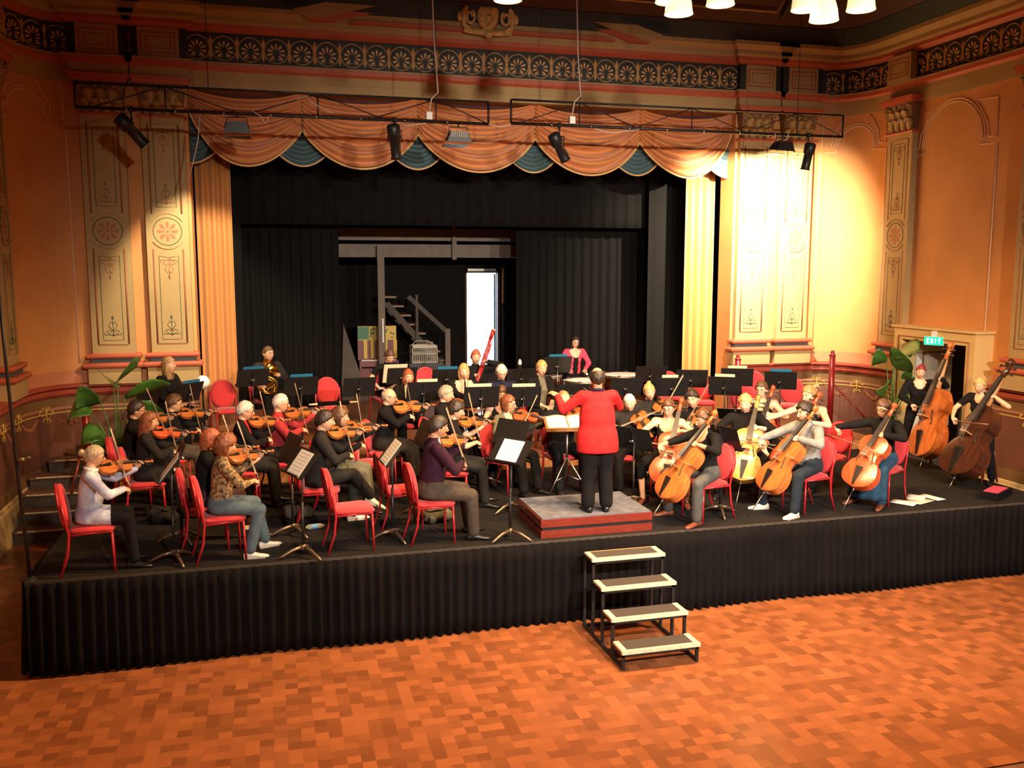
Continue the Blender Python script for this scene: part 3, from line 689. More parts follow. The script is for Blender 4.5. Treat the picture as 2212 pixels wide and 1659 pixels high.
rel(MB().box(OR+0.93, XR-0.07, 13.3, 15.1, 0, 0.92), sr).build('body', 'dark_timber', sr)

# ---------------------------------------------------------------- portable steps in front
pt = atz(1262, 1420, 0)
ps = empty('portable_steps', (3.34, 8.18, 0), label='black steel portable steps with four cream edged treads against the platform skirt', cat='steps')
SW = 0.84; SD = 0.29; SH = 0.225
for i in range(4):
    y0 = 0.30*i; z = SH*(i+1)-0.02
    t = MB().box(0, SW, y0, y0+0.25, z-0.035, z).build('tread', 'tread_mat', ps)
    MB().box(-0.01, SW+0.01, y0-0.022, y0+0.022, z-0.032, z+0.004).build('nosing', 'nosing', t)
    for x0 in (0.0, SW-0.055): MB().box(x0-0.006 if x0 == 0 else x0, x0+0.055 if x0 == 0 else x0+0.061, y0+0.022, y0+0.25, z-0.02, z+0.004).build('side_strip', 'nosing', t)
    if i == 3: MB().box(0.05, SW-0.05, y0+0.24, y0+0.255, z-0.02, z+0.004).build('back_strip', 'gold_drape', t)
    for x0 in (0.0, SW-0.03): MB().box(x0, x0+0.03, y0, y0+0.03, 0.03, z-0.035).build('leg', 'black_metal', ps)
    MB().box(0, SW, y0, y0+0.03, z-0.065, z-0.035).build('cross_bar', 'black_metal', ps)
    for x0 in (0.0, SW-0.03): MB().box(x0, x0+0.03, y0, min(y0+0.30, 1.2), z-0.065, z-0.035).build('side_bar', 'black_metal', ps)
for x0 in (0.0, SW-0.03):
    MB().box(x0, x0+0.03, 0, 1.2, 0, 0.03).build('base_rail', 'black_metal', ps)
    MB().box(x0, x0+0.03, 1.17, 1.2, 0.03, SH*4-0.05).build('leg', 'black_metal', ps)
MB().box(0.03, SW-0.03, 1.17, 1.2, 0, 0.03).build('base_rail', 'black_metal', ps)

# ---------------------------------------------------------------- conductor's podium
pd = empty('conductor_podium', (2.93, 9.66, HP), label='two tier mahogany podium with blue carpet top under the conductor', cat='podium')
MB().box(0, 1.36, 0, 1.0, 0, 0.085).build('lower_tier', 'mahogany', pd)
MB().box(0.02, 1.34, 0.02, 0.98, 0.085, 0.125).build('gap', 'black_metal', pd)
MB().box(0, 1.36, 0, 1.0, 0.125, 0.215).build('upper_tier', 'mahogany', pd)
MB().box(0.015, 1.345, 0.015, 0.985, 0.215, 0.23).build('carpet', 'carpet_blue', pd)
for x0 in (-0.004, ): 
    for y0 in (0.28, 0.62): MB().box(x0, x0+0.01, y0, y0+0.03, 0.0, 0.21).build('edge_strap', 'copper', pd)

# ---------------------------------------------------------------- proscenium drapery
val = empty('swag_valance', (CXS, 16.75, 7.0), label='orange swagged valance with teal tails hung across the stage opening', cat='valance')
JX = [OL+0.0, 0.70, 2.72, 4.90, 6.98, OR]
VY = 16.72
for k in range(5):
    x0, x1 = JX[k], JX[k+1]; lo = 5.76
    e0 = 6.42 if k else 6.70; e1 = 6.42 if k < 4 else 6.70
    def fn(u, v):
        e = 7.02-((7.02-e0)*(1-u)+(7.02-e1)*u)*v**0.9; m_ = 6.86-(6.86-lo)*v
        s_ = (1-(2*u-1)**2); sh = s_**0.85
        zz = e+(m_-e)*sh-(0.02*math.sin(v*30)*s_ if v < 1 else 0)
        ph_ = 8.5*v**0.85; w8 = math.sin(2*math.pi*ph_)
        fold = (abs(w8)**0.7*(1 if w8 > 0 else -1))*0.085*s_**0.35+0.10*s_*v
        return (x0+(x1-x0)*u, VY-0.06-fold-0.05*s_, zz)
    o = MB().grid(fn, 44, 84).build('swag', 'orange_cloth', val); o.matrix_local = Matrix.Translation(-val.location); solid(o, 0.006, 0)
    q = MB(); q.tube([Vector(fn(i/44, 1.0))+Vector((0, -0.012, -0.02)) for i in range(45)], 0.032, 6, flat=0.6); t = q.build('trim', 'gold_trim', o)
for k, xj in enumerate(JX):
    zt = 6.5; w_ = 0.48; lo = 5.80
    u0 = 0.5 if k == 0 else 0.0; u1 = 0.5 if k == 5 else 1.0
    def fn(u, v):
        uu = u0+(u1-u0)*u; s_ = 1-(2*uu-1)**2
        z1 = 6.08-(6.08-lo)*s_; zz = 6.75+(z1-6.75)*v
        return (xj+(2*uu-1)*w_*(0.25+0.75*v), VY+0.10-0.03*math.sin(2*math.pi*(5.2*v**1.2))*s_**0.5-0.03*s_, zz)
    o = MB().grid(fn, 20, 40).build('tail', 'teal_cloth', val); o.matrix_local = Matrix.Translation(-val.location); solid(o, 0.006, 0)
    q = MB(); q.tube([Vector(fn(i/20, 1.0))+Vector((0, -0.01, -0.015)) for i in range(21)], 0.026, 6, flat=0.6); q.build('trim', 'gold_trim', o)
o = MB().box(OL, OR, VY+0.2, VY+0.23, 6.2, 7.0).build('backing', 'dark_red_cloth', val); o.matrix_local = Matrix.Translation(-val.location)
def drape(name, x0, x1, y, zt, zb, pw, dep, m, label, flare=0.0, cat='curtain', group=None, edge=None):
    n = max(8, int((x1-x0)/pw*8)); rg = random.Random(int(x0*100)+int(y*10)); wob = [rg.uniform(0.75, 1.25) for _ in range(n+1)]
    ph = [0]
    for i in range(n): ph.append(ph[-1]+2*math.pi/8*rg.uniform(0.7, 1.3))
    def fn(u, v):
        i = int(round(u*n)); a = ph[i]
        return (x0+(x1-x0)*u+flare*v*(u-0.5), y+dep*math.sin(a)*wob[i]*(0.6+0.4*v), zt+(zb-zt)*v)
    o = MB().grid(fn, n, 6).build(name, m); tag(o, label, cat, group); solid(o, 0.006, 0); return o
drape('gold_curtain', OL+0.02, OL+0.62, 17.25, 6.2, ZA, 0.17, 0.06, 'gold_drape', 'gold drape gathered at the stage edge behind the empty red chair')
drape('gold_curtain', OR-0.66, OR-0.04, 17.25, 6.2, ZA, 0.17, 0.06, 'gold_drape', 'gold drape gathered at the stage edge beside the bleached pilaster')
drape('border_curtain', OL+0.5, OR-0.3, 18.3, 6.5, 4.85, 0.26, 0.035, 'black_drape', 'black pleated border curtain hanging across the top of the stage')
drape('black_curtain', OL+0.35, OL+0.75, 18.0, 6.5, ZA, 0.3, 0.03, 'black_drape', 'narrow black wing curtain behind the gold drape near the horn player', group='black wing curtains')
p0 = aty(500, 800, 19); p1 = aty(738, 800, 19)
drape('black_curtain', p0.x-0.1, p1.x, 19.0, 6.5, ZA, 0.2, 0.05, 'black_drape', 'wide black curtain behind the horn player', group='black wing curtains')
p0 = aty(1115, 800, 19); p1 = aty(1395, 800, 19)
drape('black_curtain', p0.x, p1.x+0.1, 19.0, 6.5, ZA, 0.2, 0.05, 'black_drape', 'wide black curtain behind the timpani player', group='black wing curtains')
p0 = aty(1395, 800, 18); p1 = aty(1495, 800, 18)
drape('black_curtain', p0.x, p1.x, 18.0, 6.5, ZA, 0.3, 0.03, 'black_drape', 'black wing curtain beside the gold drape near the spare red chairs', group='black wing curtains')
# ---------------------------------------------------------------- lighting trusses and fixtures
TY = 14.2
def truss(px0, px1, yt0, yb0, label, diag, cables):
    a = aty(px0, yt0, TY); b = aty(px0, yb0, TY); x1 = aty(px1, yt0+0.04*(px1-px0), TY).x
    zt, zb = a.z, b.z; x0 = a.x
    r = empty('lighting_bar', ((x0+x1)/2, TY, zb), label=label, cat='lighting bar')
    def add(nm, pts, rad, m='truss_metal', n=6):
        q = MB(); q.tube([(p[0]-(x0+x1)/2, 0, p[1]-zb) for p in pts], rad, n); q.build(nm, m, r)
    add('top_rail', [(x0, zt), (x1, zt)], 0.018); add('bottom_rail', [(x0, zb), (x1, zb)], 0.026)
    for xe in (x0, x1): add('end_post', [(xe, zt), (xe, zb)], 0.018)
    for f_ in diag:
        xa = x0+(x1-x0)*f_; add('upright', [(xa, zt), (xa, zb)], 0.012)
        for s_ in (-1, 1):
            xb = max(x0, min(x1, xa+s_*(x1-x0)*0.17)); add('brace', [(xa, zt), (xb, zb)], 0.009)
    for f_ in cables: add('hanging_cable', [(x0+(x1-x0)*f_, zt), (x0+(x1-x0)*f_, 9.38)], 0.006)
    for f_ in [i/9 for i in range(1, 9)]:
        q = MB(); xa = x0+(x1-x0)*f_-(x0+x1)/2; q.tube([(xa-0.012, 0, 0), (xa+0.012, 0, 0)], 0.033, 8); q.build('clamp', 'steel', r)
    return x0, x1, zt, zb
tA = truss(160, 1055, 178, 231, 'long black lighting bar hung before the left half of the valance', (0.2, 0.56, 0.86), (0.3, 0.86))
tB = truss(1104, 1822, 215, 266, 'long black lighting bar hung before the right half of the valance', (0.19, 0.52, 0.85), (0.19, 0.85))
# power leads dropping to the bars
for nm, px, zt, lb in (('power_lead', 932, 0, 'pale power lead dropping to the bar before the left swags'), ('power_lead', 1241, 0, 'pale power lead dropping to the bar before the right swags')):
    t = tA if px < 1080 else tB
    p = aty(px, 200, TY-0.05); o = MB(); o.tube([(p.x+0.0, TY-0.05, 9.38), (p.x+0.02, TY-0.05, 8.4), (p.x+0.05, TY-0.05, 7.4), (p.x+0.10, TY-0.05, t[2]+0.1), (p.x, TY-0.05, t[2]), (p.x-0.04, TY-0.05, t[3]+0.12)], 0.011, 6)
    r = empty('power_lead', (p.x-0.04, TY-0.05, t[3]+0.02), label=lb, cat='cable'); o.xf(Matrix.Translation(-r.location)).build('lead', 'cable', r)
    MB().box(-0.045, 0.045, -0.04, 0.04, 0.0, 0.11).build('plug_box', 'white_plastic', r)
def flex(pxs, label):
    P = [aty(x, y, TY-0.04) for x, y in pxs]; r = empty('loose_lead', P[0], label=label, cat='cable')
    q = MB(); q.tube([p-P[0] for p in P], 0.009, 6); q.build('lead', 'cable', r)
flex([(545, 240), (562, 250), (572, 266), (578, 262), (580, 250)], 'slack white lead looped beside the flood lamp on the bar')
flex([(432, 248), (428, 300), (420, 340), (408, 385)], 'white lead dangling in front of the gold curtain')
flex([(640, 215), (665, 208), (670, 220), (720, 245)], 'white lead knotted over the bar near the second swag')
flex([(860, 264), (880, 272), (920, 266)], 'white lead sagging under the bar near the long spot lamp')
flex([(1056, 268), (1080, 274), (1104, 270)], 'white lead bridging the gap between the two bars')
flex([(1285, 278), (1310, 286), (1330, 286), (1380, 280)], 'white lead sagging under the bar beside the twin spot lamp')
flex([(1704, 285), (1700, 300), (1686, 308), (1680, 306)], 'white lead curling to the flood lamp by the pilaster')
# lamps
def can(px, py, aim, L, r0, label, t):
    """profile spot: yoke and barrel; aim = direction of lens"""
    p = aty(px, py, TY); d = Vector(aim).normalized()
    r = empty('spot_lamp', (p.x, TY, t[3]), label=label, cat='stage lamp', group='stage lamps on the bars')
    c = Vector((0, 0, p.z-t[3]))
    q = MB(); q.tube([c-d*L*0.5, c-d*L*0.45, c-d*L*0.1, c-d*L*0.08, c+d*L*0.42, c+d*L*0.5], [r0*0.7, r0, r0, r0*0.78, r0*0.78, r0*0.9], 14); q.build('barrel', 'black_metal', r)
    q = MB(); q.tube([c+d*L*0.5, c+d*L*0.505], [r0*0.8, r0*0.8], 14); q.build('lens', 'steel', r)
    sd = d.cross(Vector((0, 0, 1))).normalized()
    q = MB(); q.tube([c+sd*r0*1.05, c+sd*r0*1.1+Vector((0, 0, r0*1.6)), c-sd*r0*1.1+Vector((0, 0, r0*1.6)), c-sd*r0*1.05], 0.010, 6); q.build('yoke', 'black_metal', r)
    q = MB(); q.tube([c+Vector((0, 0, r0*1.6)), (0, 0, 0.0)], 0.014, 6); q.tube([(-0.025, 0, 0), (0.025, 0, 0)], 0.042, 8); q.build('hook_clamp', 'black_metal', r)
    return Vector((p.x, TY, p.z)), d
def flood(px, py, label, t, fins=False, rz=0):
    p = aty(px, py, TY); r = empty('flood_lamp', (p.x, TY, t[3]), rz, label=label, cat='stage lamp', group='stage lamps on the bars')
    h = p.z-t[3]
    q = MB(); w0, w1 = 0.13, 0.19
    q.add([(-w0, -0.10, h+0.09), (w0, -0.10, h+0.09), (w0, 0.06, h+0.09), (-w0, 0.06, h+0.09), (-w1, -0.10, h-0.07), (w1, -0.10, h-0.07), (w1, 0.14, h-0.03), (-w1, 0.14, h-0.03)],
          [(3, 2, 1, 0), (0, 1, 5, 4), (1, 2, 6, 5), (2, 3, 7, 6), (3, 0, 4, 7)]); q.build('housing', 'black_metal', r)
    MB().add([(-w1, -0.10, h-0.072), (w1, -0.10, h-0.072), (w1, 0.14, h-0.032), (-w1, 0.14, h-0.032)], [(0, 1, 2, 3)]).build('glass', 'steel', r)
    q = MB(); q.tube([(-w1*0.9, 0, h), (-w1*0.7, 0, h+0.16), (w1*0.7, 0, h+0.16), (w1*0.9, 0, h)], 0.010, 6); q.tube([(0, 0, h+0.16), (0, 0, 0)], 0.013, 6); q.build('bracket', 'black_metal', r)
    for s_ in (-1, 1): q = MB(); q.ell((s_*w1, -0.09, h-0.07), 0.018, 8, 6); q.build('catch', 'steel', r)
    if fins:
        for k in range(9): MB().box(-0.125+k*0.029, -0.119+k*0.029, -0.115, 0.05, h+0.0, h+0.10).build('cooling_fin', 'bronze_leg', r)
    MB().box(-w1, w1, 0.10, 0.42, h-0.088, h-0.082).build('barn_door', 'black_metal', r)
    return Vector((p.x, TY, p.z-0.1))
can(285, 283, (0.55, 0.1, -0.62), 0.52, 0.10, 'long black spot lamp hanging in front of the paired pilasters', tA)
fA = flood(512, 278, 'wide black flood lamp hanging in front of the first swag', tA)
c1 = can(853, 306, (0.12, 0.25, -0.85), 0.52, 0.10, 'upright black spot lamp between the second and third swags', tA)
flood(990, 298, 'finned flood lamp hanging in front of the third swag', tA, True)
c2 = can(1208, 318, (0.45, 0.2, -0.7), 0.48, 0.10, 'tilted black spot lamp in front of the fourth swag', tB)
fB = flood(1690, 318, 'black flood lamp hanging in front of the bleached pilaster', tB, rz=R(12))
c3 = can(1745, 338, (-0.12, 0.1, -0.85), 0.46, 0.095, 'upright black spot lamp near the end of the bar by the curved wall', tB)
# light from the bars' lamps
spot('flood_beam', fB+Vector((-0.02, 0.12, -0.02)), (9.28, 16.4, 4.85), 3000, (1.0, 0.88, 0.66), 104, 1.0, 0.02)
spot('flood_beam', fA+Vector((-0.05, 0.12, -0.02)), (-1.0, 16.9, 3.4), 560, (1.0, 0.84, 0.58), 60, 0.5, 0.05)
spot('spot_beam', c1[0]+c1[1]*0.30, c1[0]+c1[1]*5, 150, WHITE, 55, 0.5, 0.05)
spot('spot_beam', c2[0]+c2[1]*0.28, c2[0]+c2[1]*5, 160, WHITE, 60, 0.5, 0.05)
spot('spot_beam', c3[0]+c3[1]*0.27, c3[0]+c3[1]*5, 170, WHITE, 50, 0.5, 0.05)
# ---------------------------------------------------------------- chandeliers
def chandelier(pts, label, watts, hub):
    T = 8.9
    P = [Vector(CAM+ray(x, y)*T) for x, y in pts]; c = sum(P, Vector())/len(P); zh = max(p.z for p in P)+0.75
    r = empty('chandelier', (c.x, c.y, zh), label=label, cat='chandelier', group='hall chandeliers')
    q = MB(); q.lathe([(0.001, -0.1), (0.06, -0.07), (0.08, 0), (0.05, 0.08), (0.02, 0.12), (0.02, 9.39-zh)], 12); q.build('stem', 'brass', r)
    q = MB(); q.lathe([(0.02, 9.34-zh), (0.14, 9.37-zh), (0.14, 9.395-zh)], 14); q.build('ceiling_rose', 'brass', r)
    for p in P:
        v = p-r.location; hz = Vector((v.x, v.y, 0)); L = max(hz.length, 0.02)
        q = MB(); q.tube([(0, 0, 0), (v.x*0.4, v.y*0.4, 0.10), (v.x*0.85, v.y*0.85, 0.02), (v.x, v.y, -0.15), (v.x, v.y, v.z+0.19)], 0.013, 7); arm = q.build('arm', 'brass', r)
        q = MB(); q.lathe([(0.035, 0.20), (0.07, 0.185), (0.105, 0.14), (0.125, 0.07), (0.132, 0.0), (0.14, -0.03), (0.133, -0.03), (0.124, 0.0), (0.117, 0.07), (0.098, 0.13), (0.065, 0.172), (0.035, 0.185)], 24, c=tuple(v)); q.build('glass_shade', 'glass_shade', r)
        q = MB(); q.ell(tuple(v+Vector((0, 0, 0.06))), (0.035, 0.035, 0.05), 10, 8); q.build('bulb', 'bulb', r)
        spot('chandelier_bulb', p+Vector((0, 0, -0.05)), p+Vector((0, 0, -2)), watts, WARM, 160, 0.5, 0.06)
chandelier([(1097, -6), (1216, -18)], 'chandelier of glass bells nearest the crest', 315, None)
chandelier([(1446, -2), (1466, 24), (1556, 4)], 'chandelier of three glass bells in front of the fourth and fifth swags', 315, None)
chandelier([(1740, 15), (1780, 38), (1860, 15)], 'chandelier of three glass bells in front of the curved wall', 315, None)

# ---------------------------------------------------------------- backstage
BY = 22.4
dL = aty(1008, 590, BY); dR = aty(1074, 590, BY); dz = dL.z
q = MB(); q.box(OL-1.5, dL.x, BY, BY+0.15, ZA, 6.8); q.box(dR.x, OR+1.5, BY, BY+0.15, ZA, 6.8); q.box(dL.x, dR.x, BY, BY+0.15, dz, 6.8)
q.box(OL-1.6, OL-1.5, 17.0, BY+0.15, ZA, 6.8); q.box(OR+1.5, OR+1.6, 17.0, BY+0.15, ZA, 6.8)
struct(q.build('wall_backstage', 'black_drape'), 'black painted walls at the back of the stage')
struct(MB().box(OL-1.6, OR+1.6, 17.05, BY+0.2, 6.8, 6.9).build('ceiling_stage', 'black_drape'), 'black ceiling over the stage', 'ceiling')
mat('room_white', (0.78, 0.80, 0.82), 0.8); mat('room_floor', (0.40, 0.40, 0.37), 0.6); mat('door_blue', (0.10, 0.15, 0.19), 0.6)
q = MB(); q.box(dL.x-0.6, dR.x+2.2, 28.4, 28.5, ZA, 5.0); q.box(dL.x-0.7, dL.x-0.6, BY+0.15, 28.5, ZA, 5.0); q.box(dR.x+2.2, dR.x+2.3, BY+0.15, 28.5, ZA, 5.0); q.box(dL.x-0.7, dR.x+2.3, BY+0.15, 28.5, 5.0, 5.1)
struct(q.build('wall_back_room', 'room_white'), 'white walls of the bright room behind the stage door')
struct(MB().box(dL.x-0.7, dR.x+2.3, BY+0.15, 28.5, ZA-0.1, ZA).build('floor_back_room', 'room_floor'), 'pale floor of the bright room behind the stage', 'floor')
al = bpy.data.lights.new('back_room_light_offscreen', 'AREA'); al.energy = 2000; al.size = 2.0; al.color = (0.85, 0.93, 1.0)  # unseen source of the back room's light, set at its side wall
ao = bpy.data.objects.new('back_room_light_offscreen', al); COL.objects.link(ao); ao.location = (dR.x+2.15, 25.5, 3.4); ao.rotation_euler = (0, R(90), 0)
bd = empty('door_4', (dR.x-0.02, BY+0.17, ZA)); struct(bd, 'blue grey stage door swung open into the bright room', 'door'); bd.rotation_euler = (0, 0, R(96))
MB().box(0, 0.95, -0.025, 0.025, 0.01, dz-ZA-0.02).build('leaf', 'door_blue', bd)
for z_ in (0.6, 1.9): MB().box(0.15, 0.8, 0.026, 0.03, z_-0.4, z_+0.4).build('panel', 'door_blue', bd)
q = MB(); q.tube([(0.87, -0.03, 1.05), (0.87, -0.09, 1.05), (0.77, -0.09, 1.05)], 0.012, 6); q.build('handle', 'steel', bd)
tf = MB(); tf.box(dL.x-0.05, dL.x, BY-0.03, BY, ZA, dz+0.05); tf.box(dR.x, dR.x+0.05, BY-0.03, BY, ZA, dz+0.05); tf.box(dL.x-0.05, dR.x+0.05, BY-0.03, BY, dz, dz+0.05)
struct(tf.build('trim_stage_door', 'dark_timber'), 'dark frame round the stage door', 'door frame')
q = MB(); a = aty(1010, 583, BY-0.1); b = aty(1070, 583, BY-0.1); q.box(a.x, b.x, BY-0.14, BY, a.z-0.03, a.z+0.03); tag(q.build('door_closer', 'steel'), 'steel door track above the bright stage doorway', 'door track')
p = aty(1086, 640, BY-0.05); pipe = empty('wall_pipe', (p.x, BY-0.06, ZA), label='pale pipe on the black wall beside the bright doorway', cat='pipe')
z1 = aty(1086, 580, BY).z-ZA; z0 = aty(1086, 655, BY).z-ZA
q = MB(); q.tube([(0, 0, 0), (0, 0, z0)], 0.02, 8); q.build('lower_pipe', 'black_metal', pipe)
q = MB(); q.tube([(0, 0, z0), (0, 0, z1)], 0.025, 8); q.build('upper_pipe', 'riser_wood', pipe)
# chair in the bright room
rc = empty('office_chair', (aty(1042, 745, 26.6).x, 26.4, ZA), R(200), 'black chair standing in the bright room behind the stage', 'chair')
MB().box(-0.22, 0.22, -0.22, 0.22, 0.43, 0.48).build('seat', 'black_metal', rc); MB().box(-0.2, 0.2, 0.19, 0.23, 0.58, 0.95).build('backrest', 'desk_wood', rc)
for sx in (-1, 1):
    for sy in (-1, 1): q = MB(); q.tube([(sx*0.2, sy*0.2, 0), (sx*0.2, sy*0.2, 0.43 if sy < 0 else 0.95)], 0.013, 6); q.build('leg', 'black_metal', rc)
# timber frame: post and beams
PYY = 20.4
def beam(name, px0, px1, py0, py1, Y, d, m, label):
    a = aty(px0, py0, Y); b = aty(px1, py1, Y); return tag(MB().box(a.x, b.x, Y, Y+d, min(a.z, b.z), max(a.z, b.z)).build(name, m), label, 'beam')
fr = empty('timber_frame', (aty(822, 800, PYY).x, PYY, ZA), label='heavy timber post carrying two cross beams at the back of the stage', cat='frame')
a = aty(815, 560, PYY); b = aty(830, 560, PYY)
rel(MB().box(a.x, b.x, PYY, PYY+0.16, ZA, a.z+0.3), fr).build('post', 'post_timber', fr)
for y0, y1, nm in ((494, 520, 'upper_beam'), (528, 556, 'lower_beam')):
    a = aty(735, y0, PYY+0.16); b = aty(1118, y1, PYY+0.16); z1 = aty(930, y0, PYY+.16).z; z0 = aty(930, y1, PYY+.16).z
    rel(MB().box(a.x-0.4, b.x+0.4, PYY+0.17, PYY+0.35, z0, z1), fr).build(nm, 'post_timber', fr)
a = aty(978, 500, PYY); rel(MB().box(a.x, a.x+0.1, PYY+0.06, PYY+0.16, 4.2, 5.0), fr).build('strap', 'post_timber', fr)
rel(MB().box(aty(829, 720, PYY).x-0.03, aty(829, 720, PYY).x, PYY-0.01, PYY, aty(829, 740, PYY).z, aty(829, 688, PYY).z), fr).build('label_strip', 'white_plastic', fr)
# backstage stair
SY = 21.3
sa = aty(985, 838, SY); sb = aty(843, 640, SY); bs = empty('backstage_stair', (sa.x, SY, ZA), label='open dark timber stair rising behind the stage frame', cat='stair')
nst = 10
for i in range(nst):
    t = i/(nst-1); x = sa.x+(sb.x-sa.x)*t; z = ZA+0.25+(sb.z-ZA-0.25)*t
    rel(MB().box(x-0.16, x+0.14, SY, SY+0.8, z-0.04, z), bs).build('tread', 'step_wood', bs)
for yy in (SY-0.05, SY+0.8):
    q = MB(); q.bar((sa.x+0.10, yy, ZA+0.02), (sb.x-0.1, yy, sb.z-0.16), 0.05, 0.14); rel(q, bs).build('stringer', 'dark_timber', bs)
pn = aty(966, 710, SY-0.1); rel(MB().box(pn.x-0.06, pn.x+0.06, SY-0.17, SY-0.05, ZA, pn.z), bs).build('newel', 'post_timber', bs)
pn2 = aty(900, 660, SY-0.1); rel(MB().box(pn2.x-0.03, pn2.x+0.03, SY-0.13, SY-0.05, ZA+1.0, pn2.z+0.25), bs).build('baluster', 'dark_timber', bs)
q = MB(); q.bar((pn.x, SY-0.11, pn.z-0.08), (aty(880, 640, SY).x, SY-0.11, aty(880, 640, SY).z), 0.06, 0.10); rel(q, bs).build('handrail', 'dark_timber', bs)
# painted upright piano
mat('piano_yellow', (0.55, 0.36, 0.03), 0.5); mat('piano_green', (0.02, 0.13, 0.04), 0.5); mat('piano_red', (0.13, 0.012, 0.012), 0.45)
Yp = 21.0; a = aty(772, 705, Yp); b = aty(856, 712, Yp); pn = empty('upright_piano', ((a.x+b.x)/2, Yp, ZA), label='brightly painted upright piano with yellow front and red side behind the timber post', cat='piano')
hw = (b.x-a.x)/2; ht = a.z-ZA; lo = aty(800, 735, Yp).z-ZA
MB().box(-hw, hw, 0.02, 0.6, 0, ht).build('case', 'piano_red', pn)
MB().box(-hw, hw*0.99, 0.0, 0.02, lo, ht).build('name_board', 'piano_yellow', pn)
MB().box(-hw, hw, -0.32, 0.02, 0.62, 0.75).build('key_bed', 'piano_red', pn)
for k in range(14): MB().box(-hw+0.05+k*(2*hw-0.1)/14, -hw+0.045+(k+1)*(2*hw-0.1)/14, -0.3, -0.16, 0.75, 0.77).build('key', 'white_plastic', pn)
for k, xx in enumerate((-0.62, -0.25, 0.05, 0.42, 0.92)): MB().box(hw*xx-0.035, hw*xx+0.045, -0.005, 0.02, 0.78, lo).build('panel_bar', 'piano_yellow', pn)
for s_ in (-1, 1): MB().box(s_*hw-0.05 if s_ > 0 else -hw, s_*hw if s_ > 0 else -hw+0.05, -0.32, 0.02, 0, 0.62).build('leg', 'piano_red', pn)
q = MB(); st2 = lambda x0, z0, x1, z1: q.bar((x0, -0.006, z0), (x1, -0.006, z1), 0.035, 0.012, up=(0, 1, 0))
zz = lo+0.07; hh = ht-lo-0.14
letters('F', -hw*0.30, zz, hh, 0.10, 0.05, st2); q.build('painted_letter', 'piano_green', pn); q = MB(); letters('Y', hw*0.27, zz, hh, 0.12, 0.05, st2); q.build('painted_letter', 'piano_green', pn)
MB().box(-hw, -hw*0.42, -0.008, 0.0, lo+0.02, ht-0.01).build('painted_panel', 'piano_green', pn)
q = MB(); [q.box(hw*x-0.02, hw*x+0.02, -0.006, 0.0, lo+z-0.02, lo+z+0.02) for x, z in ((0.72, 0.16), (0.85, 0.14))]; q.box(hw*0.7, hw*0.85, -0.006, 0, lo+0.05, lo+0.07); q.build('painted_face', 'black_metal', pn)
# grey basket on a stand, leaning dark flat, red seat
p = aty(915, 765, 19.6); bk = empty('wire_basket', (p.x, 19.6, aty(915, 782, 19.6).z), label='grey plastic crate basket with handle on a dark stand before the stair', cat='basket')
w_ = 0.28; h_ = aty(915, 745, 19.6).z-bk.location.z
MB().box(-w_*0.9, w_*0.9, -0.18, 0.18, 0, 0.02).build('bottom', 'grey_plastic', bk)
for zt, zb2 in ((h_, h_-0.05), (h_*0.55, h_*0.5)):
    q = MB()
    for (x0, x1, y0, y1) in ((-w_, w_, -0.2, -0.185), (-w_, w_, 0.185, 0.2), (-w_, -w_+0.015, -0.2, 0.2), (w_-0.015, w_, -0.2, 0.2)): q.box(x0, x1, y0, y1, zb2, zt)
    q.build('rim', 'grey_plastic', bk)
for k in range(13): x = -w_+0.02+k*(2*w_-0.04)/12; MB().box(x-0.009, x+0.009, -0.198, -0.188, 0.0, h_).build('slat', 'grey_plastic', bk)
for k in range(8): y = -0.17+k*0.34/7; [MB().box(s_*w_*0.96-0.006, s_*w_*0.96+0.006, y-0.009, y+0.009, 0.0, h_).build('slat', 'grey_plastic', bk) for s_ in (-1, 1)]
q = MB(); q.tube([(-w_, 0, h_-0.02), (-w_*0.6, -0.02, h_+0.09), (w_*0.3, -0.02, h_+0.09), (w_, 0, h_-0.03)], 0.010, 6); q.build('handle', 'grey_plastic', bk)
tb = empty('equipment_case', (p.x, 19.6, ZA), label='dark equipment case under the grey basket', cat='case')
MB().box(-0.34, 0.34, -0.22, 0.22, 0.04, bk.location.z-ZA).build('body', 'black_metal', tb)
for sx in (-1, 1): MB().box(sx*0.3-0.03, sx*0.3+0.03, -0.2, 0.2, 0, 0.04).build('foot', 'rubber', tb)
q = MB(); q.tube([(-0.05, -0.23, 0.5), (0.05, -0.23, 0.5)], 0.012, 6); q.build('latch', 'steel', tb)
a = aty(742, 700, 19.7); b = aty(796, 830, 19.7)
lf = tag(MB().add([(a.x, 19.7, a.z), (a.x, 19.75, a.z), (b.x, 19.55, ZA), (b.x, 19.6, ZA), (a.x-0.1, 19.55, ZA), (a.x-0.1, 19.6, ZA)], [(0, 2, 4), (1, 5, 3), (0, 1, 3, 2), (0, 4, 5, 1), (2, 3, 5, 4)]).build('scenery_flat', 'dark_timber'), 'dark triangular scenery flat leaning by the wing curtain', 'scenery')
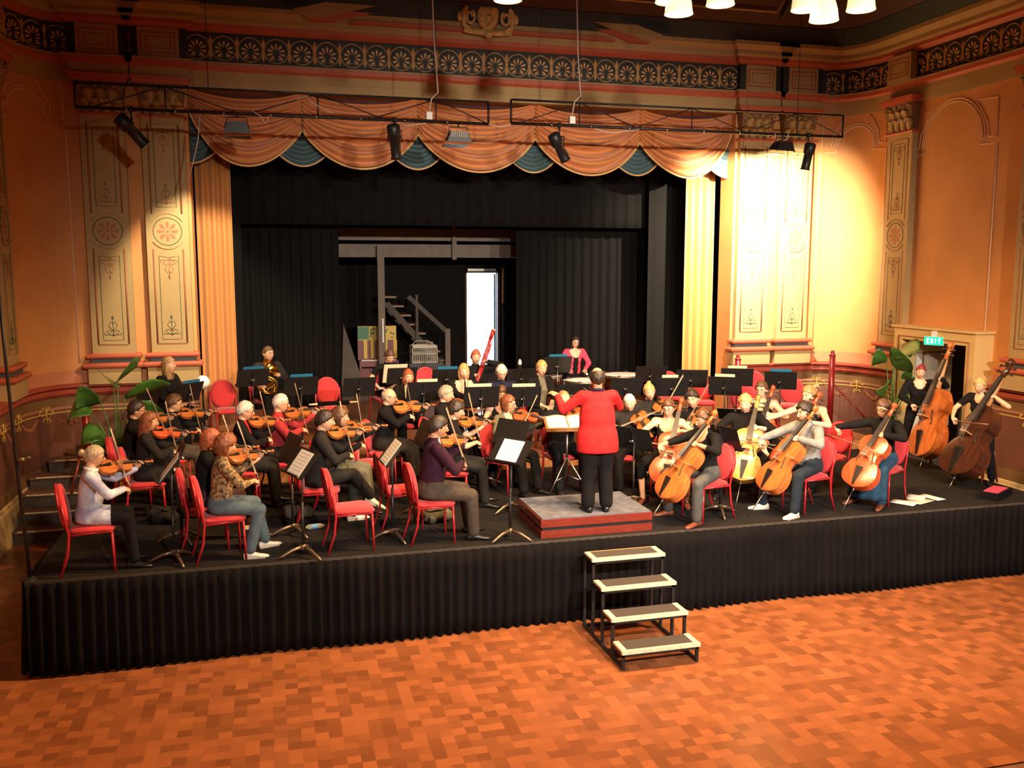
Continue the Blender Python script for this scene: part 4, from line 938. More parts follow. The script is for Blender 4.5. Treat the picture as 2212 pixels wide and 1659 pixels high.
# ---------------------------------------------------------------- chairs (local: sitter faces +y)
def rounded(w0, w1, y0, y1, n=6, r=0.09):
    pts = []
    for (cx_, cy_, a0) in ((w1-r, y1-r, 0), (-w1+r, y1-r, 90), (-w0+r*0.6, y0+r*0.6, 180), (w0-r*0.6, y0+r*0.6, 270)):
        rr = r if cy_ > 0 else r*0.6
        for i in range(n+1): a = R(a0+90*i/n); pts.append((cx_+rr*math.cos(a), cy_+rr*math.sin(a)))
    return pts
def pad(q, pts, z0, z1, crown, m=0):
    n = len(pts); cx_ = sum(p[0] for p in pts)/n; cy_ = sum(p[1] for p in pts)/n
    rings = [(1.0, z0), (1.03, (z0+z1)/2), (0.97, z1), (0.8, z1+crown*0.7), (0.4, z1+crown)]
    vs_ = [(cx_+(p[0]-cx_)*s_, cy_+(p[1]-cy_)*s_, z) for s_, z in rings for p in pts]+[(cx_, cy_, z1+crown*1.05), (cx_, cy_, z0)]
    fs = [(i*n+j, i*n+(j+1) % n, (i+1)*n+(j+1) % n, (i+1)*n+j) for i in range(4) for j in range(n)]
    fs += [(4*n+j, 4*n+(j+1) % n, 5*n) for j in range(n)]+[((j+1) % n, j, 5*n+1) for j in range(n)]
    q.add(vs_, fs, m, True)
BKT = R(9)
def make_chair():
    r = empty('banquet_chair')
    q = MB(); pad(q, rounded(0.185, 0.215, -0.20, 0.22), 0.435, 0.47, 0.018); q.build('seat', 'chair_red', r)
    q = MB(); n = 28; T = 0.05; vs_ = []; fs = []
    rings = [(0.96, -T/2), (1.02, 0), (0.97, T/2), (0.75, T/2+0.014), (0.35, T/2+0.02)]
    for s_, dy in rings:
        for j in range(n): a = 2*math.pi*j/n; vs_.append((0.195*s_*math.cos(a), dy, 0.225*s_*math.sin(a)))
    vs_ += [(0, T/2+0.022, 0), (0, -T/2, 0)]
    fs = [(i*n+j, (i+1)*n+j, (i+1)*n+(j+1) % n, i*n+(j+1) % n) for i in range(4) for j in range(n)]+[(4*n+j, 5*n, 4*n+(j+1) % n) for j in range(n)]+[(j, (j+1) % n, 5*n+1) for j in range(n)]
    q.add(vs_, fs, 0, True); q.xf(Matrix.Translation((0, -0.245, 0.685)) @ Matrix.Rotation(BKT, 4, 'X')); q.build('backrest', 'chair_red', r)
    q = MB(); q.tube([(0.2*math.cos(2*math.pi*j/n), -0.028, 0.23*math.sin(2*math.pi*j/n)) for j in range(n+1)], 0.013, 6, caps=False)
    q.xf(Matrix.Translation((0, -0.245, 0.685)) @ Matrix.Rotation(BKT, 4, 'X')); q.build('back_frame', 'chair_frame', r)
    for s_ in (-1, 1):
        q = MB(); q.tube([(s_*0.20, 0.20, 0), (s_*0.19, 0.185, 0.43)], 0.0125, 8); q.build('leg', 'chair_frame', r)
        q = MB(); q.tube([(s_*0.195, -0.30, 0), (s_*0.20, -0.225, 0.22), (s_*0.20, -0.205, 0.43), (s_*0.205, -0.235, 0.60), (s_*0.205, -0.26, 0.74)], 0.0125, 8); q.build('leg', 'chair_frame', r)
        q = MB(); q.tube([(s_*0.195, -0.21, 0.42), (s_*0.195, 0.19, 0.425)], 0.011, 8); q.build('seat_rail', 'chair_frame', r)
    q = MB(); q.tube([(-0.2, -0.207, 0.425), (0.2, -0.207, 0.425)], 0.011, 8); q.build('seat_rail', 'chair_frame', r)
    q = MB(); q.tube([(-0.19, 0.188, 0.425), (0.19, 0.188, 0.425)], 0.011, 8); q.build('seat_rail', 'chair_frame', r)
    return r
CHAIR0 = make_chair(); chair_used = [False]
def chair(x, y, z, heading, label, group='red banquet chairs of the orchestra'):
    o = CHAIR0 if not chair_used[0] else clone(CHAIR0)
    chair_used[0] = True; o.location = (x, y, z); o.rotation_euler = (0, 0, R(heading-90)); tag(o, label, 'chair', group); return o
# ---------------------------------------------------------------- music stands (local: player at -y looking +y)
DESK_T = R(24)
_dk = MB()
_dk.obox((0, 0, 0), (0.255, 0, 0), (0, 0.004, 0), (0, 0, 0.165))
_dk.obox((0, -0.03, -0.163), (0.255, 0, 0), (0, 0.03, 0), (0, 0, 0.003)); _dk.obox((0, -0.058, -0.155), (0.255, 0, 0), (0, 0.002, 0), (0, 0, 0.010))
_dk.xf(Matrix.Rotation(-DESK_T, 4, 'X'))
DESKM = _dk.mesh('desk', 'black_metal')
_q = MB(); _q.obox((0, 0.012, 0), (0.012, 0, 0), (0, 0.012, 0), (0, 0, 0.14)); _q.xf(Matrix.Rotation(-DESK_T, 4, 'X')); RIBM = _q.mesh('desk_rib', 'black_metal')
_q = MB(); _q.tube([(0, 0.02, -0.02), (0, 0.06, -0.03)], 0.018, 10); _q.ell((0.03, 0.045, -0.03), 0.016, 8, 6); KNOBM = _q.mesh('tilt_knob', 'steel')
_q = MB(); _q.tube([(0, 0, 0.12), (0, 0, 0.6)], 0.016, 10); COLLOM = _q.mesh('lower_tube', 'black_metal')
_q = MB(); _q.tube([(0, 0, 0), (0, 0, 0.62)], 0.010, 10); COLUPM = _q.mesh('upper_tube', 'black_metal')
_q = MB(); _q.tube([(0, 0, 0), (0, 0, 0.62)], 0.010, 10); COLUPS = _q.mesh('upper_tube', 'steel')
_q = MB(); _q.lathe([(0.001, 0.14), (0.03, 0.135), (0.032, 0.08), (0.001, 0.07)], 12); HUBM = _q.mesh('hub', 'bronze_leg')
_q = MB(); _q.tube([(0.02, 0, 0.11), (0.12, 0, 0.085), (0.22, 0, 0.035), (0.27, 0, 0.012)], [0.022, 0.020, 0.016, 0.012], 8); LEGM = _q.mesh('leg', 'bronze_leg')
def stand(x, y, z, heading, h, label, tilt=0.0, steel=False, base_rot=20):
    r = empty('music_stand', (x, y, z), R(heading-90), label, 'music stand', 'black music stands')
    dk = link('desk', DESKM, r, (0, 0, h)); dk.rotation_euler = (R(tilt), 0, 0)
    link('desk_rib', RIBM, dk); link('tilt_knob', KNOBM, dk)
    link('lower_tube', COLLOM, r); link('upper_tube', COLUPS if steel else COLUPM, r, (0, 0.004, h-0.63))
    hb = link('hub', HUBM, r)
    for k in range(3): o = link('leg', LEGM, r); o.rotation_euler = (0, 0, R(base_rot+120*k))
    return r
def stand_px(px, py, z, heading, label, h=1.02, **kw):
    p = atz(px, py, z+h); o = stand(p.x, p.y, z, heading, h, label, **kw); o['h'] = h; o['tl'] = kw.get('tilt', 0.0); return o
def on_desk(st, name, m, label, cat, w_, hgt, dx=0, dz=0.0, t=0.006, up=0.0, fold=False):
    """paper or folder resting on a stand's desk"""
    r = empty(name, label=label, cat=cat)
    a = DESK_T-R(st['tl'])
    q = MB(); base = Matrix.Translation((0, 0, st['h'])) @ Matrix.Rotation(-a, 4, 'X')
    r.matrix_world = Matrix.Translation(st.location) @ Matrix.Rotation(st.rotation_euler.z, 4, 'Z') @ base @ Matrix.Translation((dx, -0.006-t/2-up, -0.160+hgt/2+dz))
    MB().obox((0, 0, 0), (w_/2, 0, 0), (0, t/2, 0), (0, 0, hgt/2)).build('cover' if m.startswith('folder') else 'page', m, r)
    if fold: MB().obox((0, -t*0.8, -0.004), (w_/2*0.96, 0, 0), (0, t*0.3, 0), (0, 0, hgt/2*0.94)).build('page', 'paper', r)
    else:
        q = MB()
        for k in range(7): q.obox((0, -t/2-0.0006, hgt/2*(0.78-0.26*k)), (w_*0.42, 0, 0), (0, 0.0004, 0), (0, 0, 0.004))
        q.build('staves', 'ink_stave', r)
    return r
mat('ink_stave', (0.62, 0.59, 0.52), 0.8)

# ---------------------------------------------------------------- bowed string instruments (local: x tail->scroll, z up from the top plate)
VOUT = [(0, 0.0), (0.012, 0.045), (0.035, 0.083), (0.085, 0.104), (0.135, 0.094), (0.158, 0.082), (0.166, 0.078), (0.18, 0.060), (0.20, 0.055), (0.225, 0.058), (0.238, 0.072), (0.246, 0.078), (0.285, 0.085), (0.32, 0.076), (0.342, 0.045), (0.355, 0.0)]
BOUT = [(0, 0.0), (0.012, 0.05), (0.035, 0.088), (0.085, 0.108), (0.135, 0.098), (0.158, 0.084), (0.166, 0.078), (0.18, 0.062), (0.20, 0.057), (0.225, 0.060), (0.238, 0.072), (0.252, 0.074), (0.285, 0.070), (0.315, 0.050), (0.34, 0.030), (0.355, 0.0)]
for nm_, c_ in (('varnish_violin', (0.36, 0.11, 0.025)), ('varnish_orange', (0.44, 0.125, 0.030)), ('varnish_red', (0.50, 0.085, 0.028)), ('varnish_amber', (0.55, 0.25, 0.06)), ('varnish_dark', (0.05, 0.016, 0.008))):
    mat(nm_, c_, 0.25, var=0.18, scale=6, stretch=(1, 5, 5), rnd=0.12)
mat('ebony', (0.012, 0.010, 0.009), 0.35); mat('bow_wood', (0.28, 0.13, 0.05), 0.4); mat('bow_hair', (0.72, 0.62, 0.45), 0.6); mat('maple', (0.42, 0.22, 0.09), 0.4); mat('string', (0.55, 0.52, 0.46), 0.35, metal=0.8)
mat('red_wood', (0.28, 0.02, 0.015), 0.25); mat('black_wood', (0.015, 0.013, 0.012), 0.3)
def dense(P, n=3):
    out = []
    for i in range(len(P)-1):
        p0, p1, p2, p3 = P[max(i-1, 0)], P[i], P[i+1], P[min(i+2, len(P)-1)]
        for k in range(n):
            t = k/n; out.append(tuple(max(0, 0.5*(2*b+(c-a)*t+(2*a-5*b+4*c-d)*t*t+(3*b-a-3*c+d)*t**3)) for a, b, c, d in zip(p0, p1, p2, p3)))
    return out+[P[-1]]
VOUT, BOUT = dense(VOUT), dense(BOUT)
def make_fiddle(name, L, wf, dep, neck, varn, out, nut_z, endpin=0.0):
    k = L/0.355; r = empty(name)
    P = [(x*k, w_*k*wf) for x, w_ in out]; arch = 0.016*k*min(1, 1.2/k+0.25)
    def plate(z0, sgn):
        vs_ = []; fs = []
        for x, w_ in P:
            e = w_/max(p[1] for p in P)
            for j, (f_, a_) in enumerate(((-1, 0), (-0.55, 0.75), (0, 1), (0.55, 0.75), (1, 0))): vs_.append((x, w_*f_, z0+sgn*arch*a_*e))
        for i in range(len(P)-1):
            for j in range(4):
                f_ = (i*5+j, i*5+j+1, (i+1)*5+j+1, (i+1)*5+j); fs.append(f_ if sgn < 0 else f_[::-1])
        return vs_, fs
    q = MB(); v_, f_ = plate(0, 1); q.add(v_, f_, 0, True); body = q.build('top_plate', varn, r)
    q = MB(); v_, f_ = plate(-dep, -1); q.add(v_, f_, 0, True); q.build('back_plate', varn, r)
    q = MB(); m_ = 0.97; pr = [(x, w_*m_) for x, w_ in P]+[(x, -w_*m_) for x, w_ in reversed(P[1:-1])]; n = len(pr)
    q.add([(x, y, 0.0) for x, y in pr]+[(x, y, -dep) for x, y in pr], [(i, n+i, n+(i+1) % n, (i+1) % n) for i in range(n)], 0, True); q.build('ribs', varn, r)
    br = 0.195*k; bh = arch+0.030*k*nut_z; w0 = 0.021*k*(0.9 if k > 1.5 else 1)
    # fingerboard and neck
    fb0 = 0.255*k; fb1 = L+neck; z0 = arch+0.020*k*nut_z; z1 = 0.006*k
    q = MB(); q.add([(fb0, -w0, z0), (fb0, w0, z0), (fb1, w0*0.6, z1), (fb1, -w0*0.6, z1), (fb0, -w0, z0-0.008*k), (fb0, w0, z0-0.008*k), (fb1, w0*0.6, z1-0.008*k), (fb1, -w0*0.6, z1-0.008*k)], [(0, 3, 2, 1), (4, 5, 6, 7), (0, 1, 5, 4), (1, 2, 6, 5), (2, 3, 7, 6), (3, 0, 4, 7)]); q.build('fingerboard', 'ebony', r)
    q = MB(); q.tube([(L-0.01*k, 0, -0.004*k), (L+neck*0.5, 0, z1-0.014*k), (fb1, 0, z1-0.012*k)], [w0*0.85, w0*0.62, w0*0.6], 8); q.build('neck', 'maple', r)
    sc = MB(); sc.tube([(fb1, 0, z1-0.010*k), (fb1+0.05*k, 0, -0.012*k), (fb1+0.075*k, 0, -0.020*k)], [w0*0.62, w0*0.60, w0*0.5], 8)
    sc.tube([(fb1+0.080*k+0.020*k*math.cos(t)*(1-t/9), 0, -0.012*k-0.020*k*math.sin(t)*(1-t/9)) for t in [math.pi-0.2+i*0.6-math.pi*0 for i in range(10)]], [0.012*k]*10, 8)
    sc.tube([(fb1+0.08*k, -w0*0.75, -0.012*k), (fb1+0.08*k, w0*0.75, -0.012*k)], 0.010*k, 8); sc.build('scroll', varn, r)
    for i_ in range(4):
        s_ = 1 if i_ % 2 else -1; xx = fb1+0.018*k+0.014*k*i_
        q = MB(); q.tube([(xx, -s_*w0*0.7, -0.008*k), (xx, s_*(w0+0.018*k), -0.008*k)], 0.0032*k, 6); q.ell((xx, s_*(w0+0.024*k), -0.008*k), (0.008*k, 0.009*k, 0.004*k), 8, 5); q.build('peg', 'ebony', r)
    q = MB(); q.obox((br, 0, (arch*0.9+bh)/2), (0.0025*k, 0, 0), (0, w0*0.95, 0), (0, 0, (bh-arch*0.9)/2)); q.build('bridge', 'maple', r)
    q = MB(); q.add([(0.012*k, -0.006*k, arch*0.55), (0.012*k, 0.006*k, arch*0.55), (0.125*k, 0.022*k, arch+0.010*k), (0.125*k, -0.022*k, arch+0.010*k), (0.012*k, -0.006*k, arch*0.55+0.006*k), (0.012*k, 0.006*k, arch*0.55+0.006*k), (0.125*k, 0.022*k, arch+0.016*k), (0.125*k, -0.022*k, arch+0.016*k)], [(0, 1, 2, 3), (4, 7, 6, 5), (0, 4, 5, 1), (1, 5, 6, 2), (2, 6, 7, 3), (3, 7, 4, 0)]); q.build('tailpiece', 'ebony', r)
    for s_ in (-1, 1):
        fz = lambda y: arch*(1-abs(y)/(0.09*k*wf))*0.80+0.0035*k
        pts = [(br+0.034*k, s_*0.030*k), (br+0.028*k, s_*0.036*k), (br+0.01*k, s_*0.036*k), (br-0.012*k, s_*0.044*k), (br-0.030*k, s_*0.050*k), (br-0.036*k, s_*0.044*k)]
        q = MB(); q.tube([(x, y, fz(y)) for x, y in pts], 0.0028*k, 5); q.build('f_hole', 'ebony', r)
    for i_ in range(4):
        y0 = (i_-1.5)*w0*0.42; q = MB(); q.tube([(0.12*k, y0, arch+0.016*k), (br, y0*1.25, bh+0.001), (fb1, y0*0.62, z1+0.001*k)], 0.0007*k if k < 1.5 else 0.0012, 4); q.build('string', 'string', r)
    if endpin: q = MB(); q.tube([(0, 0, -dep/2), (-endpin, 0, -dep/2)], 0.006, 6); q.tube([(0.01, 0, -dep/2), (-0.035, 0, -dep/2)], 0.016, 8); q.build('endpin', 'steel', r)
    else: q = MB(); q.ell((0.03*k, 0.045*k, arch*0.8+0.01*k), (0.03*k, 0.034*k, 0.008*k), 10, 6); q.build('chin_rest', 'ebony', r)
    r['k'] = k; r['L'] = L; r['br'] = br; r['bh'] = bh; r['fb1'] = fb1
    return r
def make_bow(name, L):
    r = empty(name); n = 8
    q = MB(); q.tube([(L*t, 0, 0.016-0.010*math.sin(math.pi*t)) for t in [i/n for i in range(n+1)]], [0.0048-0.0016*i/n for i in range(n+1)], 6); q.tube([(L, 0, 0.016), (L+0.012, 0, 0.006), (L+0.006, 0, -0.002)], [0.0035, 0.004, 0.003], 6); q.build('stick', 'bow_wood', r)
    MB().obox((L*0.52, 0, -0.002), (L*0.48, 0, 0), (0, 0.005, 0), (0, 0, 0.0014)).build('hair_ribbon', 'bow_hair', r)
    MB().obox((0.05, 0, 0.007), (0.024, 0, 0), (0, 0.005, 0), (0, 0, 0.010)).build('frog', 'ebony', r)
    q = MB(); q.tube([(-0.014, 0, 0.016), (0.0, 0, 0.016)], 0.005, 6); q.build('screw', 'silver', r)
    return r
TPL = {}
def inst(kind, varn):
    key = (kind, varn)
    if key not in TPL:
        if kind == 'violin': o = make_fiddle('violin', 0.36, 1.0, 0.034, 0.135, varn, VOUT, 1.0)
        elif kind == 'viola': o = make_fiddle('viola', 0.41, 1.02, 0.042, 0.15, varn, VOUT, 1.0)
        elif kind == 'cello': o = make_fiddle('cello', 0.76, 1.02, 0.125, 0.28, varn, VOUT, 1.35, 0.37)
        elif kind == 'bass': o = make_fiddle('double_bass', 1.12, 1.0, 0.20, 0.44, varn, BOUT, 1.3, 0.22)
        TPL[key] = o; return o
    return clone(TPL[key])
BOWT = {}
def bow(kind):
    L, nm = {'violin': (0.70, 'violin_bow'), 'viola': (0.70, 'viola_bow'), 'cello': (0.68, 'cello_bow'), 'bass': (0.64, 'bass_bow')}[kind]
    if kind not in BOWT: BOWT[kind] = make_bow(nm, L); return BOWT[kind]
    return clone(BOWT[kind])
def frame(o, x, z):
    """matrix with columns x, y=z*x, z and origin o"""
    x = Vector(x).normalized(); z = Vector(z); z = (z-x*z.dot(x)).normalized(); y = z.cross(x); o = Vector(o)
    return Matrix(((x.x, y.x, z.x, o.x), (x.y, y.y, z.y, o.y), (x.z, y.z, z.z, o.z), (0, 0, 0, 1)))
# ---------------------------------------------------------------- people
SKINS = {'fair': (0.66, 0.36, 0.22), 'mid': (0.50, 0.25, 0.14), 'tan': (0.40, 0.18, 0.095), 'pale': (0.70, 0.40, 0.26)}
for k_, c_ in SKINS.items(): mat('skin_'+k_, c_, 0.5, var=0.04, scale=20)
HAIRC = {'ash': (0.46, 0.35, 0.23), 'white': (0.62, 0.56, 0.48), 'grey': (0.34, 0.27, 0.20), 'blonde': (0.55, 0.33, 0.12), 'brown': (0.10, 0.045, 0.02), 'dark': (0.025, 0.015, 0.010), 'auburn': (0.20, 0.06, 0.022), 'red': (0.32, 0.085, 0.03), 'sand': (0.36, 0.20, 0.08), 'magenta': (0.22, 0.02, 0.03)}
for k_, c_ in HAIRC.items(): mat('hair_'+k_, c_, 0.5, var=0.35, scale=60, stretch=(1, 1, 0.25), bump=0.4, bscale=90)
mat('eye_white', (0.8, 0.76, 0.7), 0.3); mat('iris', (0.04, 0.025, 0.015), 0.2); mat('lips', (0.45, 0.13, 0.09), 0.5)
CL = {'black': (0.0065, 0.0055, 0.0055), 'charcoal': (0.018, 0.0155, 0.014), 'navy': (0.012, 0.014, 0.035), 'grey': (0.10, 0.095, 0.09), 'brown': (0.06, 0.045, 0.033), 'purple': (0.028, 0.007, 0.018), 'red': (0.33, 0.030, 0.032),
      'scarlet': (0.50, 0.018, 0.020), 'pink': (0.62, 0.06, 0.11), 'taupe': (0.135, 0.125, 0.085), 'white': (0.75, 0.70, 0.62), 'jeans': (0.085, 0.125, 0.15), 'jeans_grey': (0.075, 0.075, 0.07), 'denim_dark': (0.016, 0.024, 0.034), 'denim_blue': (0.02, 0.055, 0.10),
      'hoodie': (0.21, 0.215, 0.21), 'olive': (0.075, 0.060, 0.045), 'plum': (0.05, 0.022, 0.022), 'khaki': (0.14, 0.11, 0.075)}
for k_, c_ in CL.items(): mat('cloth_'+k_, c_, 0.9, var=0.12, scale=12, bump=0.5, bscale=16, spec=0.2)
mat('cloth_leopard', (0.36, 0.22, 0.09), 0.85, col2=(0.05, 0.035, 0.02), scale=34)
mat('cloth_blouse', (0.56, 0.66, 0.80), 0.8, col2=(0.36, 0.36, 0.55), scale=9)
mat('shoe_black', (0.012, 0.011, 0.010), 0.3); mat('shoe_white', (0.72, 0.66, 0.56), 0.6); mat('shoe_brown', (0.16, 0.04, 0.02), 0.4); mat('shoe_sole', (0.5, 0.45, 0.38), 0.7)
mat('frames', (0.03, 0.02, 0.02), 0.3)
def head_mb():
    q = MB(); n, k = 36, 26; vs_ = []
    for i in range(k+1):
        p = math.pi*i/k
        for j in range(n):
            a = 2*math.pi*j/n; d = Vector((math.sin(p)*math.cos(a), math.sin(p)*math.sin(a), math.cos(p)))
            x, y, z = d.x*0.076, d.y*0.097, d.z*0.118
            if d.z < 0:
                f_ = 1-0.30*(-d.z)**1.4; x *= f_
                if y < 0: y *= 1-0.42*(-d.z)
                else: y *= 1-0.10*(-d.z)
            if d.y > 0:
                g = math.exp(-((z-0.012)/0.013)**2)
                y -= 0.008*g*(math.exp(-((x-0.031)/0.016)**2)+math.exp(-((x+0.031)/0.016)**2))
                y += 0.004*math.exp(-((z-0.034)/0.010)**2)*math.exp(-(x/0.05)**2)
                y += 0.010*math.exp(-(x/0.022)**2)*math.exp(-((z+0.098)/0.018)**2)
                y += 0.005*math.exp(-(x/0.025)**2)*math.exp(-((z+0.062)/0.014)**2)
            vs_.append((x, y, z))
    fs = [(i*n+j, (i+1)*n+j, (i+1)*n+(j+1) % n, i*n+(j+1) % n) for i in range(k) for j in range(n)]
    q.add(vs_, fs, 0, True)
    q.tube([(0, 0.090, 0.020), (0, 0.100, 0.0), (0, 0.112, -0.022), (0, 0.104, -0.034)], [0.007, 0.009, 0.012, 0.007], 8); q.ell((0.010, 0.100, -0.026), (0.008, 0.010, 0.008), 8, 5); q.ell((-0.010, 0.100, -0.026), (0.008, 0.010, 0.008), 8, 5)
    for s_ in (-1, 1):
        q.ell((s_*0.078, -0.008, 0.0), (0.008, 0.019, 0.030), 8, 8, rot=Matrix.Rotation(R(s_*18), 3, 'Z'))
        q.ell((s_*0.031, 0.077, 0.012), (0.013, 0.010, 0.008), 10, 6, 4); q.ell((s_*0.031, 0.0845, 0.012), (0.006, 0.004, 0.006), 8, 5, 5)
        q.tube([(s_*0.015, 0.094, 0.032), (s_*0.032, 0.090, 0.037), (s_*0.048, 0.076, 0.032)], [0.003, 0.0045, 0.002], 6, 7)
    q.tube([(-0.024, 0.083, -0.058), (-0.010, 0.094, -0.056), (0, 0.096, -0.058), (0.010, 0.094, -0.056), (0.024, 0.083, -0.058)], [0.002, 0.006, 0.006, 0.006, 0.002], 6, 6)
    return q
HEAD = head_mb()
def hair_mb(style, seed=0):
    q = MB(); n, k = 40, 28; vs_ = []; lng = {'bob': 1.35, 'long': 2.5, 'longcurly': 2.9}.get(style)
    curl = style in ('curly', 'longcurly', 'frizzy'); off = Vector((seed*3.1, seed*1.7, 0))
    for i in range(k+1):
        p = math.pi*i/k
        for j in range(n):
            a = 2*math.pi*j/n; d = Vector((math.sin(p)*math.cos(a), math.sin(p)*math.sin(a), math.cos(p)))
            thr = (0.10+0.52*d.y) if d.y > 0 else (0.10+0.72*d.y)
            if lng: thr = (0.06+0.58*d.y) if d.y > 0.32 else -2
            if style == 'frizzy': thr = (0.1+0.5*d.y) if d.y > 0.25 else -0.8
            nt_ = noise.noise(d*9+off)*0.13+noise.noise(d*23+off)*0.08
            if not lng: thr -= 0.10*(1-abs(d.y))
            keep = d.z > thr+nt_
            if style == 'bald': keep = keep and not (d.z > 0.42 and d.y > -0.80)
            if style == 'tonsure': keep = keep and not (d.z > 0.66 and d.y > -0.72)
            if style == 'thin': keep = keep and not (d.y > 0.25 and d.z < 0.8)
            if not keep: vs_.append((d.x*0.062, d.y*0.078, d.z*0.09)); continue
            t = 0.008 if style in ('bald', 'crop') else (0.030 if style == 'frizzy' else 0.020 if curl else 0.014)
            nz = noise.noise(d*(7 if curl else 4)+off)*(0.016 if curl else 0.006)+noise.noise(d*17+off)*(0.008 if curl else 0.003)
            x, y, z = d.x*(0.077+t+nz), d.y*(0.098+t+nz), d.z*(0.119+t+nz)
            if d.z < 0 and not lng:
                f_ = 1-0.20*(-d.z); x *= f_; y *= (1-0.22*(-d.z)) if y < 0 else 1
            if lng and d.z < 0.1:
                e = max(0, 0.1-d.z); z = d.z*0.13*(1+(lng-1)*min(1, e*1.2)); x *= 1+0.10*e; y = y*(1-0.15*e)-0.02*e*(lng-1)
            vs_.append((x, y, z))
    fs = [(i*n+j, (i+1)*n+j, (i+1)*n+(j+1) % n, i*n+(j+1) % n) for i in range(k) for j in range(n)]
    q.add(vs_, fs, 0, True)
    if style == 'updo': [q.ell((0.03*math.cos(t*2.2), -0.085-0.012*t, 0.055+0.03*math.sin(t*1.9)), (0.035, 0.03, 0.035), 8, 6) for t in range(5)]
    if style == 'bun': q.ell((0, -0.125, 0.03), (0.04, 0.035, 0.04), 10, 8)
    if style == 'pony': q.tube([(0, -0.11, 0.03), (0, -0.145, 0.01), (0, -0.15, -0.08), (0, -0.135, -0.16)], [0.025, 0.032, 0.030, 0.008], 8)
    return q
def glasses_mb():
    q = MB()
    for s_ in (-1, 1):
        q.tube([(s_*0.032+0.022*math.cos(t), 0.101-0.01*abs(s_*0.032+0.022*math.cos(t))/0.05, 0.010+0.016*math.sin(t)) for t in [2*math.pi*i/14 for i in range(15)]], 0.0022, 5, caps=False)
        q.tube([(s_*0.054, 0.090, 0.014), (s_*0.080, 0.05, 0.016), (s_*0.082, -0.02, 0.012)], 0.002, 5)
    q.tube([(-0.010, 0.101, 0.014), (0.010, 0.101, 0.014)], 0.002, 5); return q
GLM = glasses_mb().mesh('glasses', 'frames')
def ik(S, W, a, b, pole):
    S, W = Vector(S), Vector(W); d = W-S; L = min(d.length, (a+b)*0.995); d.normalize(); W = S+d*L
    x = (a*a-b*b+L*L)/(2*L); h = math.sqrt(max(0, a*a-x*x)); p = Vector(pole); p = (p-d*p.dot(d)); p = p.normalized() if p.length > 1e-4 else d.orthogonal().normalized()
    return S+d*x+p*h, W
def hand_mb(W, d, nrm, s, curl, right):
    """W wrist, d pointing along the hand, nrm = direction the palm faces"""
    d = Vector(d).normalized(); nrm = Vector(nrm); nrm = (nrm-d*nrm.dot(d)).normalized(); sd = d.cross(nrm)*(1 if right else -1)   # thumb side
    q = MB(); W = Vector(W); c = W+d*0.045*s
    rot = Matrix((tuple(d), tuple(sd), tuple(nrm))).transposed()
    q.ell(c, (0.052*s, 0.041*s, 0.017*s), 12, 8, 0, rot=rot)
    for i, (o_, L) in enumerate(((0.028, 0.066), (0.010, 0.074), (-0.009, 0.068), (-0.027, 0.054))):
        p0 = W+d*0.082*s+sd*o_*s; a1 = curl*0.9+0.1*i*curl; d1 = d*math.cos(a1)+nrm*math.sin(a1); p1 = p0+d1*L*0.5*s
        a2 = a1+curl*1.1; d2 = d*math.cos(a2)+nrm*math.sin(a2); p2 = p1+d2*L*0.5*s
        q.capsule(p0-d*0.015*s, p1, 0.0092*s, 0.0085*s, 7, 0, 2); q.capsule(p1, p2, 0.0085*s, 0.0070*s, 7, 0, 2)
    t0 = W+d*0.025*s+sd*0.030*s; t1 = t0+(d*0.6+sd*0.6+nrm*0.4).normalized()*0.038*s; t2 = t1+(d*0.8+sd*0.05+nrm*0.6*(0.4+curl)).normalized()*0.032*s
    q.capsule(t0, t1, 0.013*s, 0.0105*s, 7, 0, 2); q.capsule(t1, t2, 0.0105*s, 0.0085*s, 7, 0, 2)
    return q
PEOPLE = []
